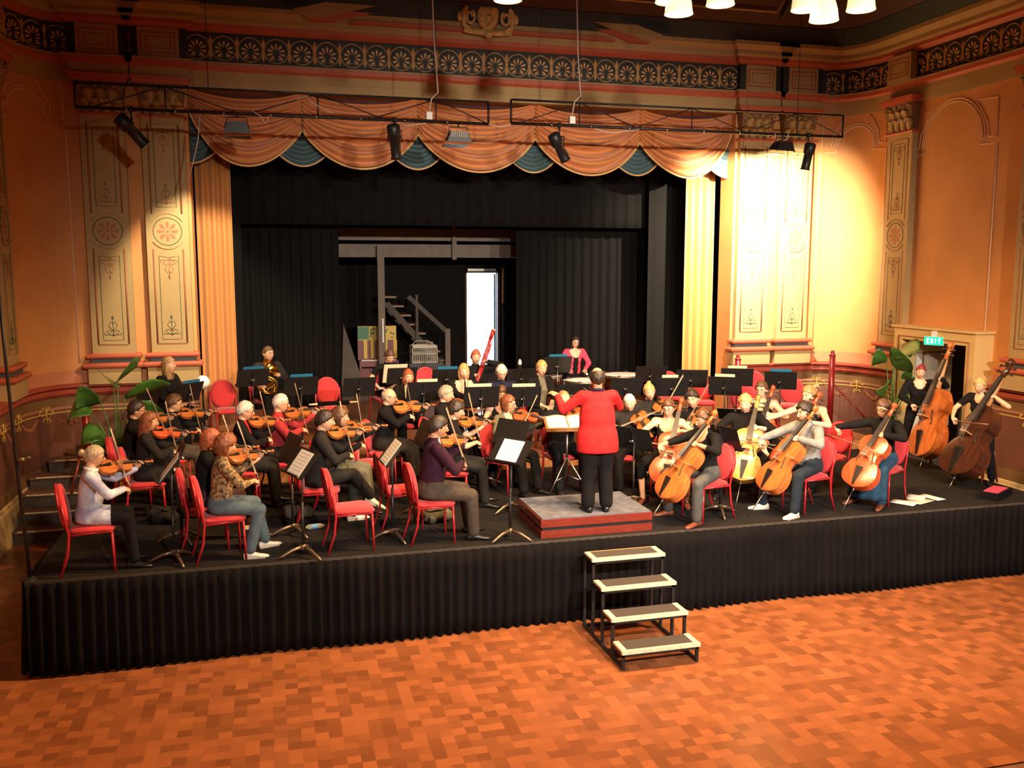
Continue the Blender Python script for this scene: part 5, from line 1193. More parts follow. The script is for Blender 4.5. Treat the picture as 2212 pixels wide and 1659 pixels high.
def person(label, px, floor, s, heading, sit=True, lean=6, head=(0, 0, 0), hair=('short', 'brown'), skin='fair', top='black', sleeve='long', bottom='black', shoes='shoe_black', female=False, fat=1.0, glasses=False,
           pose=None, scoop=0.0, knees=None, shirt=None, legs=(0.0, 0.0), skirt=None, at=None, sockskin=False, legw=1.0, longtop=False, collar=None, seat=0.465, group=None):
    """builds the raw parts; pose(J) returns wrist targets in local space"""
    ws = 0.94 if female else 1.0
    fat = fat*(1.06 if female else 1.18); legw *= 1.06
    J = {}
    pz = seat+0.125*s if sit else 0.93*s
    la = R(-lean); Rl = Matrix.Rotation(la, 3, 'X')
    P = Vector((0, 0, pz)); J['P'] = P
    def up(v): return P+Rl @ (Vector(v)*s)
    J['neck'] = up((0, 0.0, 0.50)); J['hc'] = up((0, 0.025, 0.655))
    J['sR'] = up((0.184*ws, 0.0, 0.455)); J['sL'] = up((-0.184*ws, 0.0, 0.455))
    hp, hy, hr = head   # pitch down, yaw left, roll
    Hm = Matrix.Translation(J['hc']) @ Matrix.Rotation(R(hy), 4, 'Z') @ Matrix.Rotation(R(-hp), 4, 'X') @ Matrix.Rotation(R(hr), 4, 'Y') @ Matrix.Diagonal((s*ws*1.05, s*1.05, s*1.05, 1))
    J['top'] = Hm @ Vector((0, 0, 0.128))
    rz = R(heading-90)
    if at is None:
        zt = floor+J['top'].z; hit = atz(px[0], px[1], zt); off = Matrix.Rotation(rz, 3, 'Z') @ J['top']; loc = Vector((hit.x-off.x, hit.y-off.y, floor))
    else: loc = Vector((at[0], at[1], floor))
    root = empty('person', loc, rz, label, 'person', group)
    Wm = Matrix.Translation(loc) @ Matrix.Rotation(rz, 4, 'Z')
    J['W'] = Wm; J['s'] = s; J['loc'] = loc; J['heading'] = heading; J['floor'] = floor; J['Hm'] = Hm; J['rz'] = rz
    # legs
    segs = []  # (A, B, ra, rb, mat)  mats: 0 skin 1 top 2 bottom 3 shirt
    kn = knees or {}
    for sd, nm in ((1, 'R'), (-1, 'L')):
        hip = P+Vector((sd*0.088*s, 0.0, -0.01*s))
        if sit:
            sp = kn.get('spread', 0.06); fy = kn.get('foot'+nm, 0.04); ky = kn.get('knee'+nm, 0.0)
            knee = Vector((sd*(0.10+sp)*s, (0.415)*s, seat+0.06+ky)); ank = Vector((sd*(0.11+sp*0.8)*s, (0.415+fy)*s, 0.085))
            if 'cross' in kn and nm == kn['cross']: knee = Vector((sd*0.02, 0.40*s, seat+0.15)); ank = Vector((-sd*0.24*s, 0.60*s, seat-0.20))
        else:
            st_ = kn.get('spread', 0.05); knee = Vector((sd*(0.09+st_*0.6)*s, 0.02+kn.get('knee'+nm, 0), 0.50*s)); ank = Vector((sd*(0.09+st_)*s, -0.02+kn.get('foot'+nm, 0), 0.085))
        J['knee'+nm], J['ank'+nm] = knee, ank
        lm = 2
        segs.append((hip, knee, 0.092*s*fat**0.5*legw, 0.068*s*legw, lm))
        if sockskin:
            mid = knee+(ank-knee)*0.35; segs.append((knee, mid, 0.062*s, 0.058*s, lm)); segs.append((mid, ank, 0.050*s, 0.036*s, 0))
        else: segs.append((knee, ank+Vector((0, 0, 0.02)), 0.069*s*legw, 0.063*s*legw, lm))
        segs.append((ank+Vector((0, 0, 0.05)), ank-Vector((0, 0, 0.02)), 0.036*s, 0.036*s, 0 if sockskin else 4))
    # torso stations
    fw = 0.90 if female else 1.0
    ST = [(-0.115, 0.10, 0.09), (-0.07, 0.165*fat, 0.115*fat), (0.0, 0.168*fat, 0.122*fat), (0.10, 0.150*fat*fw, 0.112*fat), (0.20, 0.150*fat*fw, 0.116*fat), (0.31, 0.168*fat**.5*fw, 0.122*fat**.5), (0.40, 0.172*fw, 0.110), (0.46, 0.150*fw, 0.088), (0.495, 0.095, 0.070), (0.53, 0.058, 0.056), (0.62, 0.053, 0.053)]
    if longtop and not sit: ST = [(-0.215, 0.172*fat, 0.120*fat), (-0.20, 0.176*fat, 0.128*fat), (-0.10, 0.176*fat, 0.130*fat)]+ST[2:]
    raw = MB(); n = 20; vs_ = []
    for t, hx, hy_ in ST:
        cy = 0.02*math.sin(max(0, min(1, t/0.45))*math.pi)
        for j in range(n):
            a = 2*math.pi*j/n; vs_.append(up((hx*math.cos(a), cy+hy_*math.sin(a), t)))
    k = len(ST); fs = [(i*n+j, i*n+(j+1) % n, (i+1)*n+(j+1) % n, (i+1)*n+j) for i in range(k-1) for j in range(n)]+[tuple(reversed(range(n))), tuple((k-1)*n+j for j in range(n))]
    raw.add(vs_, fs, 0, True)
    if female:
        for sd in (-1, 1): raw.ell(up((sd*0.075, 0.095, 0.30)), 0.062*s, 10, 8)
    if sit: segs.append((up((0, -0.02, -0.03)), up((0, 0.02, -0.02)), 0.097*s, 0.097*s, 2))
    # arms
    tgt = pose(J) if pose else {}
    a_, b_ = 0.285*s, 0.255*s
    hands = []
    for sd, nm in ((1, 'R'), (-1, 'L')):
        S = J['s'+nm]; T = tgt.get(nm) or dict(w=J['knee'+nm]+Vector((-sd*0.03, -0.12, 0.085)), d=(0, 1, -0.1), n=(0, 0, -1), curl=0.35, pole=(sd*0.6, -0.5, -0.5))
        E_, W_ = ik(S, T['w'], a_, b_, T.get('pole', (sd*0.7, -0.3, -0.7)))
        J['w'+nm] = W_
        m_up = 1 if sleeve != 'none' else 0; m_lo = 1 if sleeve == 'long' else 0
        cap = up((sd*0.13*ws, 0.0, 0.445))
        segs.append((cap, S, 0.075*s, 0.066*s, 1 if sleeve != 'none' else (1 if False else 0)))
        if sleeve == 'short': mid = S+(E_-S)*0.55; segs += [(S, mid, 0.066*s, 0.060*s, 1), (mid, E_, 0.048*s, 0.042*s, 0)]
        elif sleeve == 'none': segs.append((S, E_, 0.050*s, 0.041*s, 0))
        else: segs.append((S, E_, 0.070*s, 0.058*s, 1))
        if sleeve == '34': mid = E_+(W_-E_)*0.45; segs += [(E_, mid, 0.048*s, 0.044*s, 1), (mid, W_, 0.037*s, 0.028*s, 0)]
        elif m_lo: segs += [(E_, E_+(W_-E_)*0.93, 0.056*s, 0.043*s, 1), (E_+(W_-E_)*0.9, W_, 0.028*s, 0.027*s, 0)]
        else: segs.append((E_, W_, 0.042*s, 0.028*s, 0))
        hands.append(hand_mb(W_, T['d'], T['n'], s*(0.92 if female else 1.0), T.get('curl', 0.5), sd > 0))
    for A, B, ra, rb, m_ in segs: raw.capsule(A, B, ra, rb, 12, 0, 3)
    me = raw.mesh('raw', 'ebony'); ob = bpy.data.objects.new('raw', me); COL.objects.link(ob)
    rm = ob.modifiers.new('r', 'REMESH'); rm.mode = 'VOXEL'; rm.voxel_size = 0.017; rm.use_smooth_shade = True
    smd = ob.modifiers.new('s', 'SMOOTH'); smd.factor = 0.5; smd.iterations = 4
    tors = [(up((0, 0.0, -0.02)), up((0, 0.0, 0.04)), 0.14*s, 0.14*s, 1 if longtop else 2), (up((0, 0.01, 0.06)), up((0, 0.02, 0.40)), 0.14*s, 0.14*s, 1), (up((0, 0, 0.46)), up((0, 0, 0.475)), 0.105*s, 0.10*s, 1), (up((0, 0, 0.535)), up((0, 0, 0.62)), 0.06*s, 0.06*s, 0)]
    PEOPLE.append(dict(root=root, ob=ob, segs=segs+tors, J=J, hands=hands, up=up, s=s, scoop=scoop, shirt=shirt, longtop=longtop and not sit, tunic=longtop and sit, seat=seat,
                       mats=['skin_'+skin, 'cloth_'+top, 'cloth_'+bottom, 'cloth_'+(shirt or top), 'eye_white', 'iris', 'lips', 'hair_'+hair[1], shoes]))
    # hair, glasses, shoes, skirt
    hm = hair_mb(hair[0], len(PEOPLE)); ho = hm.build('hair', 'hair_'+hair[1], root); ho.matrix_local = Hm
    if collar:
        q = MB(); q.tube([up((0.066*math.cos(t), 0.004+0.064*math.sin(t), 0.515+0.012*math.sin(t)*-1)) for t in [2*math.pi*i/20 for i in range(21)]], 0.019*s, 8, caps=False); q.build('collar', 'cloth_'+collar, root)
    if glasses: link('glasses', GLM, root, mtx=Hm)
    for sd, nm in ((1, 'R'), (-1, 'L')):
        a = J['ank'+nm]; rot = Matrix.Rotation(R(-sd*12), 4, 'Z')
        q = MB(); L = 0.27*s*(0.93 if female else 1)
        st2 = [(-0.075, 0.026, 0.0, 0.06), (-0.06, 0.034, 0.0, 0.075), (-0.01, 0.036, 0.0, 0.085), (0.05, 0.036, 0.0, 0.065), (0.10, 0.043, 0.0, 0.048), (0.15, 0.042, 0.0, 0.040), (0.185, 0.030, 0.0, 0.032), (0.20, 0.012, 0.002, 0.022)]
        vs2 = []; nn = 10
        for y, w_, z0, z1 in st2:
            for j in range(nn): t = 2*math.pi*j/nn; vs2.append((w_*math.cos(t), y, z0+(z1-z0)*(0.5+0.5*math.sin(t))))
        q.add(vs2, [(i*nn+j, (i+1)*nn+j, (i+1)*nn+(j+1) % nn, i*nn+(j+1) % nn) for i in range(len(st2)-1) for j in range(nn)]+[tuple(range(nn)), tuple(reversed(range((len(st2)-1)*nn, len(st2)*nn)))], 0, True)
        if shoes == 'shoe_white': q.box(-0.036, 0.036, -0.07, 0.16, -0.002, 0.016, 1)
        sh = q.build('shoe', [shoes, 'shoe_sole'], root); zz = a.z-0.085
        tiltx = R(-25) if (sit and kn.get('cross') == nm) else 0
        sh.matrix_local = Matrix.Translation((a.x, a.y, zz+0.002)) @ rot @ Matrix.Rotation(tiltx, 4, 'X') @ Matrix.Diagonal((s, s, s, 1))
    if skirt:
        q = MB(); kR, kL = J['kneeR'], J['kneeL']; zl = skirt[1]
        def fn(u, v):
            a = 2*math.pi*u; fold = 1+0.06*math.sin(9*a)*v
            y0 = P.y-0.02; cy = (0.0 if v < 0.4 else 0); yc = 0.16*s+0.22*s*min(1, v*1.5); hy_ = (0.20+0.07*v)*s if v < 0.5 else (0.235-0.03*(v-0.5))*s
            zc = (P.z+0.06*s)+(seat+0.13-(P.z+0.06*s))*min(1, v*2.2) if v < 0.45 else seat+0.13+(zl-seat-0.13)*(v-0.45)/0.55
            wx = (0.165+0.055*min(1, v*2))*s
            if v < 0.45: yc = 0.02+0.19*s*v/0.45; hy_ = (0.13+0.12*v/0.45)*s
            else: yc = 0.02+0.19*s+0.19*s*min(1, (v-0.45)/0.2); hy_ = (0.25-0.12*min(1, (v-0.45)/0.2)+0.03*v)*s; wx = (0.22+0.05*(v-0.45))*s
            return (wx*math.cos(a)*fold, yc+hy_*math.sin(a)*fold, zc if v < 0.45 else zc)
        o = q.grid(fn, 40, 14).build('skirt', 'cloth_'+skirt[0], root); solid(o, 0.008, 0)
    return J
def finish_people():
    bpy.context.view_layer.update(); dg = bpy.context.evaluated_depsgraph_get()
    for p in PEOPLE:
        ev = p['ob'].evaluated_get(dg); me = ev.to_mesh()
        nv = len(me.vertices); co = np.empty(nv*3, 'f'); me.vertices.foreach_get('co', co); co = co.reshape(-1, 3).astype('d')
        polys = [tuple(f.vertices) for f in me.polygons]
        cen = np.array([co[list(f)].mean(0) for f in polys])
        best = np.full(len(cen), 1e9); mi = np.zeros(len(cen), int)
        for A, B, ra, rb, m_ in p['segs']:
            A = np.array(A); B = np.array(B); d = B-A; L2 = max(d@d, 1e-9); t = np.clip((cen-A)@d/L2, 0, 1)
            dist = np.linalg.norm(cen-(A+t[:, None]*d), axis=1)-(ra+(rb-ra)*t)
            k = dist < best; best[k] = dist[k]; mi[k] = m_
        mi[mi == 4] = 2
        s = p['s']
        if p['longtop']: m = (mi == 2) & (cen[:, 2] > p['J']['P'].z-0.205*s); mi[m] = 1
        if p['tunic']: m = (mi == 2) & (cen[:, 1] < 0.24*s) & (cen[:, 2] > p['seat']-0.06); mi[m] = 1
        if p['scoop']:
            c = np.array(p['up']((0, 0.085, 0.505))); v = cen-c; m = (np.linalg.norm(v*np.array([1.0, 1, 0.75]), axis=1) < p['scoop']*s) & (mi == 1); mi[m] = 0
        if p['shirt']:
            Ri = np.array(p['J']['P']); loc = (cen-Ri); fr_ = np.array(p['up']((0, 0.1, 0.35)))-np.array(p['up']((0, 0, 0.35)))
            m = (mi == 1) & (np.abs(cen[:, 0]) < 0.055*s) & ((cen-np.array(p['up']((0, 0.03, 0.3))))@fr_ > 0); mi[m] = 3
        ev.to_mesh_clear()
        mb = MB(); mb.v = [tuple(c) for c in co]; mb.f = polys; mb.m = [int(x) for x in mi]; mb.sm = [True]*len(polys)
        mb.join(HEAD, p['J']['Hm'])
        for h in p['hands']: mb.join(h)
        o = mb.build('body', p['mats'], p['root'])
        raw = p['ob']; rm = raw.data; bpy.data.objects.remove(raw); bpy.data.meshes.remove(rm)
# ---------------------------------------------------------------- playing poses
ZUP = Vector((0, 0, 1))
def fiddle(kind, varn, who, yaw=34, pitch=-4, sb=0.42, th=52, roll=34):
    def f(J):
        s = J['s']; base = J['neck']+Vector((-0.085, 0.075, 0.01))*s
        yw, pt = R(yaw), R(pitch); d = Vector((-math.sin(yw)*math.cos(pt), math.cos(yw)*math.cos(pt), math.sin(pt)))
        r = d.cross(ZUP).normalized(); n = ZUP*math.cos(R(roll))+r*math.sin(R(roll)); Mx = frame(base, d, n); n = Vector(Mx.col[2][:3])
        o = inst(kind, varn); o.matrix_world = J['W'] @ Mx; tag(o, kind+' held under the chin of '+who, kind, 'violins and violas being played')
        con = base+d*(o['br']+0.028)+n*(o['bh']+0.004)
        fd = r*math.cos(R(th))-ZUP*math.sin(R(th)); fd = (fd-d*fd.dot(d)).normalized(); L = 0.70; frog = con+fd*(sb*L)
        b = bow(kind); b.matrix_world = J['W'] @ frame(frog, -fd, n); tag(b, kind+' bow in the right hand of '+who, 'bow', 'bows of the string players')
        wr = frog+(fd*0.02+n*0.03-d*0.075)*s
        np_ = base+d*(o['fb1']*0.90); wl = np_-ZUP*0.075*s-d*0.035*s-r*0.03*s
        return {'R': dict(w=wr, d=(frog-wr)+fd*0.02, n=-n+d*0.2, curl=0.75, pole=(0.9, -0.1, -0.55)), 'L': dict(w=wl, d=ZUP*0.8+d*0.35+r*0.25, n=r, curl=0.75, pole=(-0.15, 0.25, -1))}
    return f
def low_strings(kind, varn, who, e=(0.02, 0.80, 0), sc=(-0.16, -0.15, 0.04), nf=(0.0, 0.9, 0.42), sb=0.5, lh=0.74, ep=0.37, bdn=0.15, axis=None):
    def f(J):
        s = J['s']; E0 = Vector((e[0]*s, e[1]*s, 0)); S0 = J['hc']+Vector(sc)*s; sh_ = Vector((0, 0.11, 0)) if kind == 'cello' else Vector((0, 0.06, 0)); E0 += sh_; S0 += sh_
        a = Vector(axis).normalized() if axis else (S0-E0).normalized(); Mx = frame(E0+a*ep, a, nf); n = Vector(Mx.col[2][:3])
        o = inst(kind, varn); dep = 0.125 if kind == 'cello' else 0.2; org = E0+a*ep+n*dep/2; Mx.translation = org
        o.matrix_world = J['W'] @ Mx; nm = 'cello' if kind == 'cello' else 'double bass'
        tag(o, nm+' leaning against '+who, nm, 'cellos and double basses')
        r = n.cross(a) if False else a.cross(n); r = r if r.x > 0 else -r
        con = org+a*(o['br']*1.20)+n*(o['bh']+0.006); fd = (r-ZUP*bdn); fd = (fd-a*fd.dot(a)).normalized(); L = 0.66; frog = con+fd*(sb*L)
        b = bow(kind); b.matrix_world = J['W'] @ frame(frog, -fd, n); tag(b, nm+' bow in the right hand of '+who, 'bow', 'bows of the string players')
        wr = frog+(fd*0.06-n*0.0+ZUP*0.055)*s
        fp = org+a*(o['fb1']*lh)+n*0.03; wl = fp-r*0.075*s-n*0.02+a*0.0
        return {'R': dict(w=wr, d=(frog-wr), n=-ZUP+n*-0.3, curl=0.6, pole=(0.8, -0.2, -0.35)), 'L': dict(w=wl, d=r*0.8+n*0.4-a*0.3, n=-n, curl=0.8, pole=(-0.9, 0.0, -0.45))}
    return f
def pipe(name, label, cat, A, B, parts, hands, wrap=None):
    """wind instrument between local points A (mouth) and B; parts = [(t0,t1,r,mat,name)]"""
    def f(J):
        s = J['s']; mo = J['Hm'] @ Vector((0, 0.100, -0.06)); a = mo+Vector(A)*s; b = mo+Vector(B)*s; d = (b-a).normalized()
        r = empty(name, label=label, cat=cat); r.matrix_world = J['W'] @ frame(a, d, ZUP if abs(d.z) < 0.9 else (0, 1, 0)); L = (b-a).length
        for t0, t1, r0, r1, m_, nm in parts: q = MB(); q.tube([(L*t0, 0, 0), (L*(t0+t1)/2, 0, 0), (L*t1, 0, 0)], [r0, (r0+r1)/2, r1], 10); q.build(nm, m_, r)
        for k in range(6): q = MB(); q.lathe([(0.001, 0.004), (0.006, 0.003), (0.006, 0)], 8, c=(L*(0.25+0.11*k), 0, parts[-1][2]*0.9)); q.build('key', 'silver', r)
        out = {}
        for nm, t, off, n_ in hands:
            p = a+d*L*t; w_ = p+Vector(off)*s; sd = 1 if nm == 'R' else -1
            out[nm] = dict(w=w_, d=p-w_+Vector((0, 0, 0.01)), n=n_, curl=0.7, pole=(sd*0.9, -0.2, -0.6))
        return out
    return f
def clarinet(who): return pipe('clarinet', 'black clarinet played by '+who, 'clarinet', (0, 0, 0), (0, 0.30, -0.52), [(0, 0.12, 0.006, 0.010, 'ebony', 'mouthpiece'), (0.12, 0.9, 0.012, 0.014, 'black_wood', 'tube'), (0.9, 1.0, 0.016, 0.03, 'black_wood', 'bell'), (0.13, 0.88, 0.0145, 0.0155, 'black_wood', 'keywork_rail')], [('L', 0.35, (-0.06, -0.04, -0.03), (0.6, 0.4, 0)), ('R', 0.62, (0.06, -0.05, -0.03), (-0.6, 0.4, 0))])
def oboe(who): return pipe('oboe', 'slim black oboe played by '+who, 'oboe', (0, 0, 0), (0, 0.34, -0.44), [(0, 0.1, 0.003, 0.004, 'bow_wood', 'reed'), (0.1, 0.9, 0.009, 0.012, 'black_wood', 'tube'), (0.9, 1.0, 0.013, 0.024, 'black_wood', 'bell'), (0.12, 0.85, 0.0125, 0.0135, 'black_wood', 'keywork_rail')], [('L', 0.35, (-0.06, -0.04, -0.03), (0.6, 0.4, 0)), ('R', 0.62, (0.06, -0.05, -0.03), (-0.6, 0.4, 0))])
def flute(who): return pipe('flute', 'flute held across the lap by '+who, 'flute', (-0.10, 0.16, -0.40), (0.44, 0.20, -0.44), [(0, 0.3, 0.010, 0.010, 'silver', 'head_joint'), (0.3, 0.85, 0.0095, 0.0095, 'silver', 'body_joint'), (0.85, 1.0, 0.009, 0.009, 'silver', 'foot_joint'), (0.3, 0.9, 0.0105, 0.0105, 'silver', 'keywork_rail')], [('L', 0.28, (-0.05, -0.07, 0.0), (0.3, 0.3, -0.8)), ('R', 0.62, (0.05, -0.08, 0.0), (-0.3, 0.3, -0.8))])
def reach(wR, wL, **kw):
    def f(J):
        s = J['s']; return {'R': dict(w=J['P']+Vector(wR)*s, d=kw.get('dR', (0, 1, 0)), n=kw.get('nR', (0, 0, -1)), curl=kw.get('cR', 0.5), pole=kw.get('pR', (0.8, -0.3, -0.5))),
                            'L': dict(w=J['P']+Vector(wL)*s, d=kw.get('dL', (0, 1, 0)), n=kw.get('nL', (0, 0, -1)), curl=kw.get('cL', 0.5), pole=kw.get('pL', (-0.8, -0.3, -0.5)))}
    return f
CELLO_K = dict(spread=0.22, footR=-0.02, footL=-0.02)
def seated(label, who, px, floor, s, heading, chair_dy=0.0, **kw):
    J = person(label, px, floor, s, heading, **kw)
    c = J['W'] @ Vector((0, 0.03+chair_dy, 0)); chair(c.x, c.y, floor, heading, 'red oval backed chair sat on by '+who); return J
V, O_, RD, AM, DK = 'varnish_violin', 'varnish_orange', 'varnish_red', 'varnish_amber', 'varnish_dark'
# first violins, left of the conductor
seated('fair haired woman in a pale floral blouse playing violin by the stage steps', 'the woman in the pale floral blouse', (207, 962), HP, 0.90, 8, hair=('bun', 'ash'), skin='fair', top='blouse', bottom='black', female=True, fat=1.12, longtop=True, collar='white', head=(12, 5, 8), glasses=True, pose=fiddle('violin', V, 'the woman in the pale floral blouse', 25, -2, 0.45, 55))
seated('man with dark receding hair and glasses in a black shirt, beside the potted plant', 'the dark haired man beside the potted plant', (296, 864), HP, 1.0, 2, hair=('short', 'dark'), skin='mid', glasses=True, bottom='black', head=(5, 8, 5), pose=fiddle('violin', V, 'the dark haired man beside the potted plant', 30, 2, 0.4, 50))
seated('woman with straight shoulder length brown hair in black playing a red violin', 'the brown haired woman with the red violin', (325, 889), HP, 0.95, 6, hair=('long', 'auburn'), female=True, head=(10, 5, 8), pose=fiddle('violin', RD, 'the brown haired woman with the red violin', 25, -8, 0.45, 55), top='charcoal', bottom='charcoal')
seated('man with curly brown hair in black playing violin with olive trousers', 'the curly haired man in olive trousers', (378, 852), HP, 0.97, -6, hair=('curly', 'brown'), glasses=True, bottom='olive', head=(8, 5, 6), pose=fiddle('violin', V, 'the curly haired man in olive trousers', 30, -3, 0.45, 55))
seated('red haired woman in black bending over her violin behind the leopard top', 'the red haired woman in plum trousers', (460, 926), HP, 0.95, 6, hair=('bob', 'red'), female=True, top='black', bottom='plum', head=(16, 0, 10), pose=fiddle('violin', V, 'the red haired woman in plum trousers', 28, -4, 0.45, 55), sockskin=True, knees=dict(footR=0.18, footL=0.22))
seated('woman with tousled brown hair in a leopard print top and blue jeans playing violin', 'the woman in the leopard print top', (493, 938), HP, 0.95, 10, hair=('frizzy', 'auburn'), female=True, top='leopard', sleeve='34', bottom='jeans', shoes='shoe_white', head=(14, 5, 8), pose=fiddle('violin', V, 'the woman in the leopard print top', 26, -2, 0.5, 58), knees=dict(footR=-0.12, footL=0.10, spread=0.08))
seated('white haired man with glasses in a black jacket and red tie playing violin', 'the white haired man in the black jacket', (532, 866), HP, 1.0, -4, hair=('short', 'white'), glasses=True, shirt='scarlet', bottom='charcoal', head=(10, 5, 6), pose=fiddle('violin', V, 'the white haired man in the black jacket', 28, -4, 0.45, 55))
seated('white haired man in a dull red sweater playing violin', 'the man in the dull red sweater', (608, 850), HP, 1.02, -10, hair=('crop', 'white'), glasses=True, top='red', bottom='charcoal', fat=1.12, head=(8, 5, 6), pose=fiddle('violin', V, 'the man in the dull red sweater', 25, 2, 0.45, 55))
seated('frizzy haired woman hidden behind the man in the black jacket, bow raised', 'the frizzy haired woman', (736, 880), HP, 0.95, -10, hair=('frizzy', 'brown'), female=True, top='black', bottom='taupe', head=(6, 0, 5), pose=fiddle('violin', V, 'the frizzy haired woman', 22, -2, 0.42, 58))
seated('young dark haired man in a charcoal jacket playing violin with crossed legs and white shoes', 'the young man with crossed legs', (704, 885), HP, 1.03, -4, hair=('short', 'dark'), top='charcoal', bottom='charcoal', shoes='shoe_white', head=(8, 4, 6), pose=fiddle('violin', V, 'the young man with crossed legs', 26, -3, 0.5, 58), knees=dict(cross='R', footL=-0.02))
seated('bald man with glasses in a black waistcoat over a grey shirt playing viola', 'the bald man in the waistcoat', (842, 838), HP, 1.0, -22, hair=('bald', 'grey'), glasses=True, top='black', bottom='charcoal', head=(8, 6, 6), pose=fiddle('viola', O_, 'the bald man in the waistcoat', 25, 0, 0.35, 44))
seated('grey haired man in a black sweater playing viola', 'the grey haired man in the black sweater', (966, 832), HP, 1.02, -28, hair=('short', 'grey'), top='black', sleeve='34', bottom='black', head=(10, 5, 6), pose=fiddle('viola', O_, 'the grey haired man in the black sweater', 22, -4, 0.45, 50))
seated('young man with dark curly hair in black playing violin', 'the young man with dark curly hair', (990, 866), HP, 1.0, -10, hair=('curly', 'dark'), top='black', sleeve='short', bottom='charcoal', head=(14, 5, 8), pose=fiddle('violin', V, 'the young man with dark curly hair', 30, -6, 0.5, 58))
seated('young man in a dark purple zip jacket leading the violins at the platform edge', 'the young man in the purple jacket', (950, 897), HP, 1.06, 4, hair=('short', 'dark'), skin='mid', top='purple', shirt='white', bottom='brown', head=(8, 4, 6), pose=fiddle('violin', V, 'the young man in the purple jacket', 28, -6, 0.5, 58), knees=dict(footR=0.02, footL=0.06, spread=0.05))
seated('woman with dark bob and glasses in a taupe shawl playing violin', 'the woman in the taupe shawl', (1098, 853), HP, 0.98, -50, hair=('bob', 'auburn'), female=True, glasses=True, top='taupe', shirt='black', bottom='black', head=(8, 10, 14), scoop=0.09, pose=fiddle('violin', RD, 'the woman in the taupe shawl', 15, -6, 0.5, 36), knees=dict(footR=0.05, footL=0.08))
seated('dark haired woman in a sleeveless black top playing oboe behind the taupe shawl', 'the oboe player', (1084, 833), HP, 1.0, 262, hair=('bun', 'brown'), female=True, sleeve='none', scoop=0.1, head=(18, 0, 0), pose=oboe('the dark haired woman in the sleeveless top'))
seated('older man with thin hair in black holding a viola behind the conductor stand', 'the older man behind the conductor stand', (1217, 845), HP, 1.0, 272, hair=('thin', 'sand'), head=(12, 5, 8), pose=fiddle('viola', RD, 'the older man behind the conductor stand', 10, -12, 0.5, 20), knees=dict(spread=0.09))
seated('white haired man in grey holding a viola past the conductor', 'the white haired viola player past the conductor', (1358, 851), HP, 0.97, 252, hair=('crop', 'white'), top='charcoal', head=(14, -8, 6), pose=fiddle('viola', O_, 'the white haired man past the conductor', 15, -18, 0.5, 25))
seated('blonde woman in a black jacket with upright bow playing viola', 'the blonde viola player', (1400, 828), HP, 1.02, 250, hair=('updo', 'blonde'), female=True, top='charcoal', head=(10, 5, 10), pose=fiddle('viola', O_, 'the blonde woman in the black jacket', 40, -12, 0.3, 62))
seated('man with dark curly hair playing viola with upright bow near the spare chairs', 'the curly haired viola player', (1492, 842), HP, 1.02, 228, hair=('curly', 'dark'), head=(12, 5, 8), pose=fiddle('viola', O_, 'the curly haired man near the spare chairs', 5, -14, 0.3, 62))
# cellos
seated('cellist with glasses and dark hair in a black vest top with bare arms', 'the cellist with bare arms', (1443, 862), HP, 0.98, 240, hair=('pony', 'brown'), female=True, glasses=True, skin='pale', sleeve='none', scoop=0.13, head=(14, -6, 0), pose=low_strings('cello', RD, 'the cellist with bare arms'), knees=CELLO_K, shoes='shoe_brown', sockskin=True)
seated('cellist with pulled back brown hair in a black sweater and grey jeans', 'the cellist in grey jeans', (1516, 885), HP, 0.98, 192, hair=('pony', 'brown'), female=True, skin='mid', sleeve='34', bottom='jeans_grey', scoop=0.09, shoes='shoe_brown', head=(14, -4, 0), pose=low_strings('cello', O_, 'the cellist in grey jeans'), knees=CELLO_K)
seated('young cellist with curly blond hair in a black shirt behind a pale cello', 'the cellist with curly blond hair', (1610, 852), HP, 1.0, 236, hair=('curly', 'blonde'), skin='pale', sleeve='34', head=(10, -5, 0), pose=low_strings('cello', AM, 'the cellist with curly blond hair'), knees=CELLO_K)
seated('dark haired cellist with glasses in a sleeveless black top in the rear cello desk', 'the cellist in the rear desk', (1645, 822), HP, 1.05, 228, hair=('pony', 'brown'), female=True, glasses=True, skin='pale', sleeve='none', scoop=0.1, head=(8, -5, 0), pose=low_strings('cello', RD, 'the dark haired cellist in the rear desk'), knees=CELLO_K)
seated('cellist with sandy pinned up hair and bare shoulders stretching her bow arm', 'the cellist with pinned up hair', (1746, 832), HP, 1.07, 204, hair=('updo', 'sand'), female=True, skin='pale', sleeve='none', scoop=0.13, head=(12, -5, 0), pose=low_strings('cello', RD, 'the cellist with pinned up hair', sb=0.75), knees=CELLO_K)
seated('young cellist with dark curly hair in a grey hooded jacket and dark jeans', 'the cellist in the grey hooded jacket', (1737, 868), HP, 1.02, 190, hair=('curly', 'dark'), top='hoodie', bottom='denim_dark', shoes='shoe_white', head=(10, -4, 0), pose=low_strings('cello', O_, 'the cellist in the grey hooded jacket'), knees=dict(spread=0.17, footR=0.08, footL=0.02))
seated('cellist with dark hair and glasses in a black top and long denim skirt', 'the cellist in the denim skirt', (1906, 862), HP, 1.0, 206, hair=('bun', 'brown'), female=True, glasses=True, skin='mid', bottom='denim_blue', skirt=('denim_blue', 0.12), shoes='shoe_brown', head=(14, -4, 0), pose=low_strings('cello', RD, 'the cellist in the denim skirt', sb=0.8, bdn=-0.25, e=(0.02, 0.90, 0), sc=(-0.17, -0.10, 0.04)), knees=dict(spread=0.10, footR=-0.02, footL=-0.02))
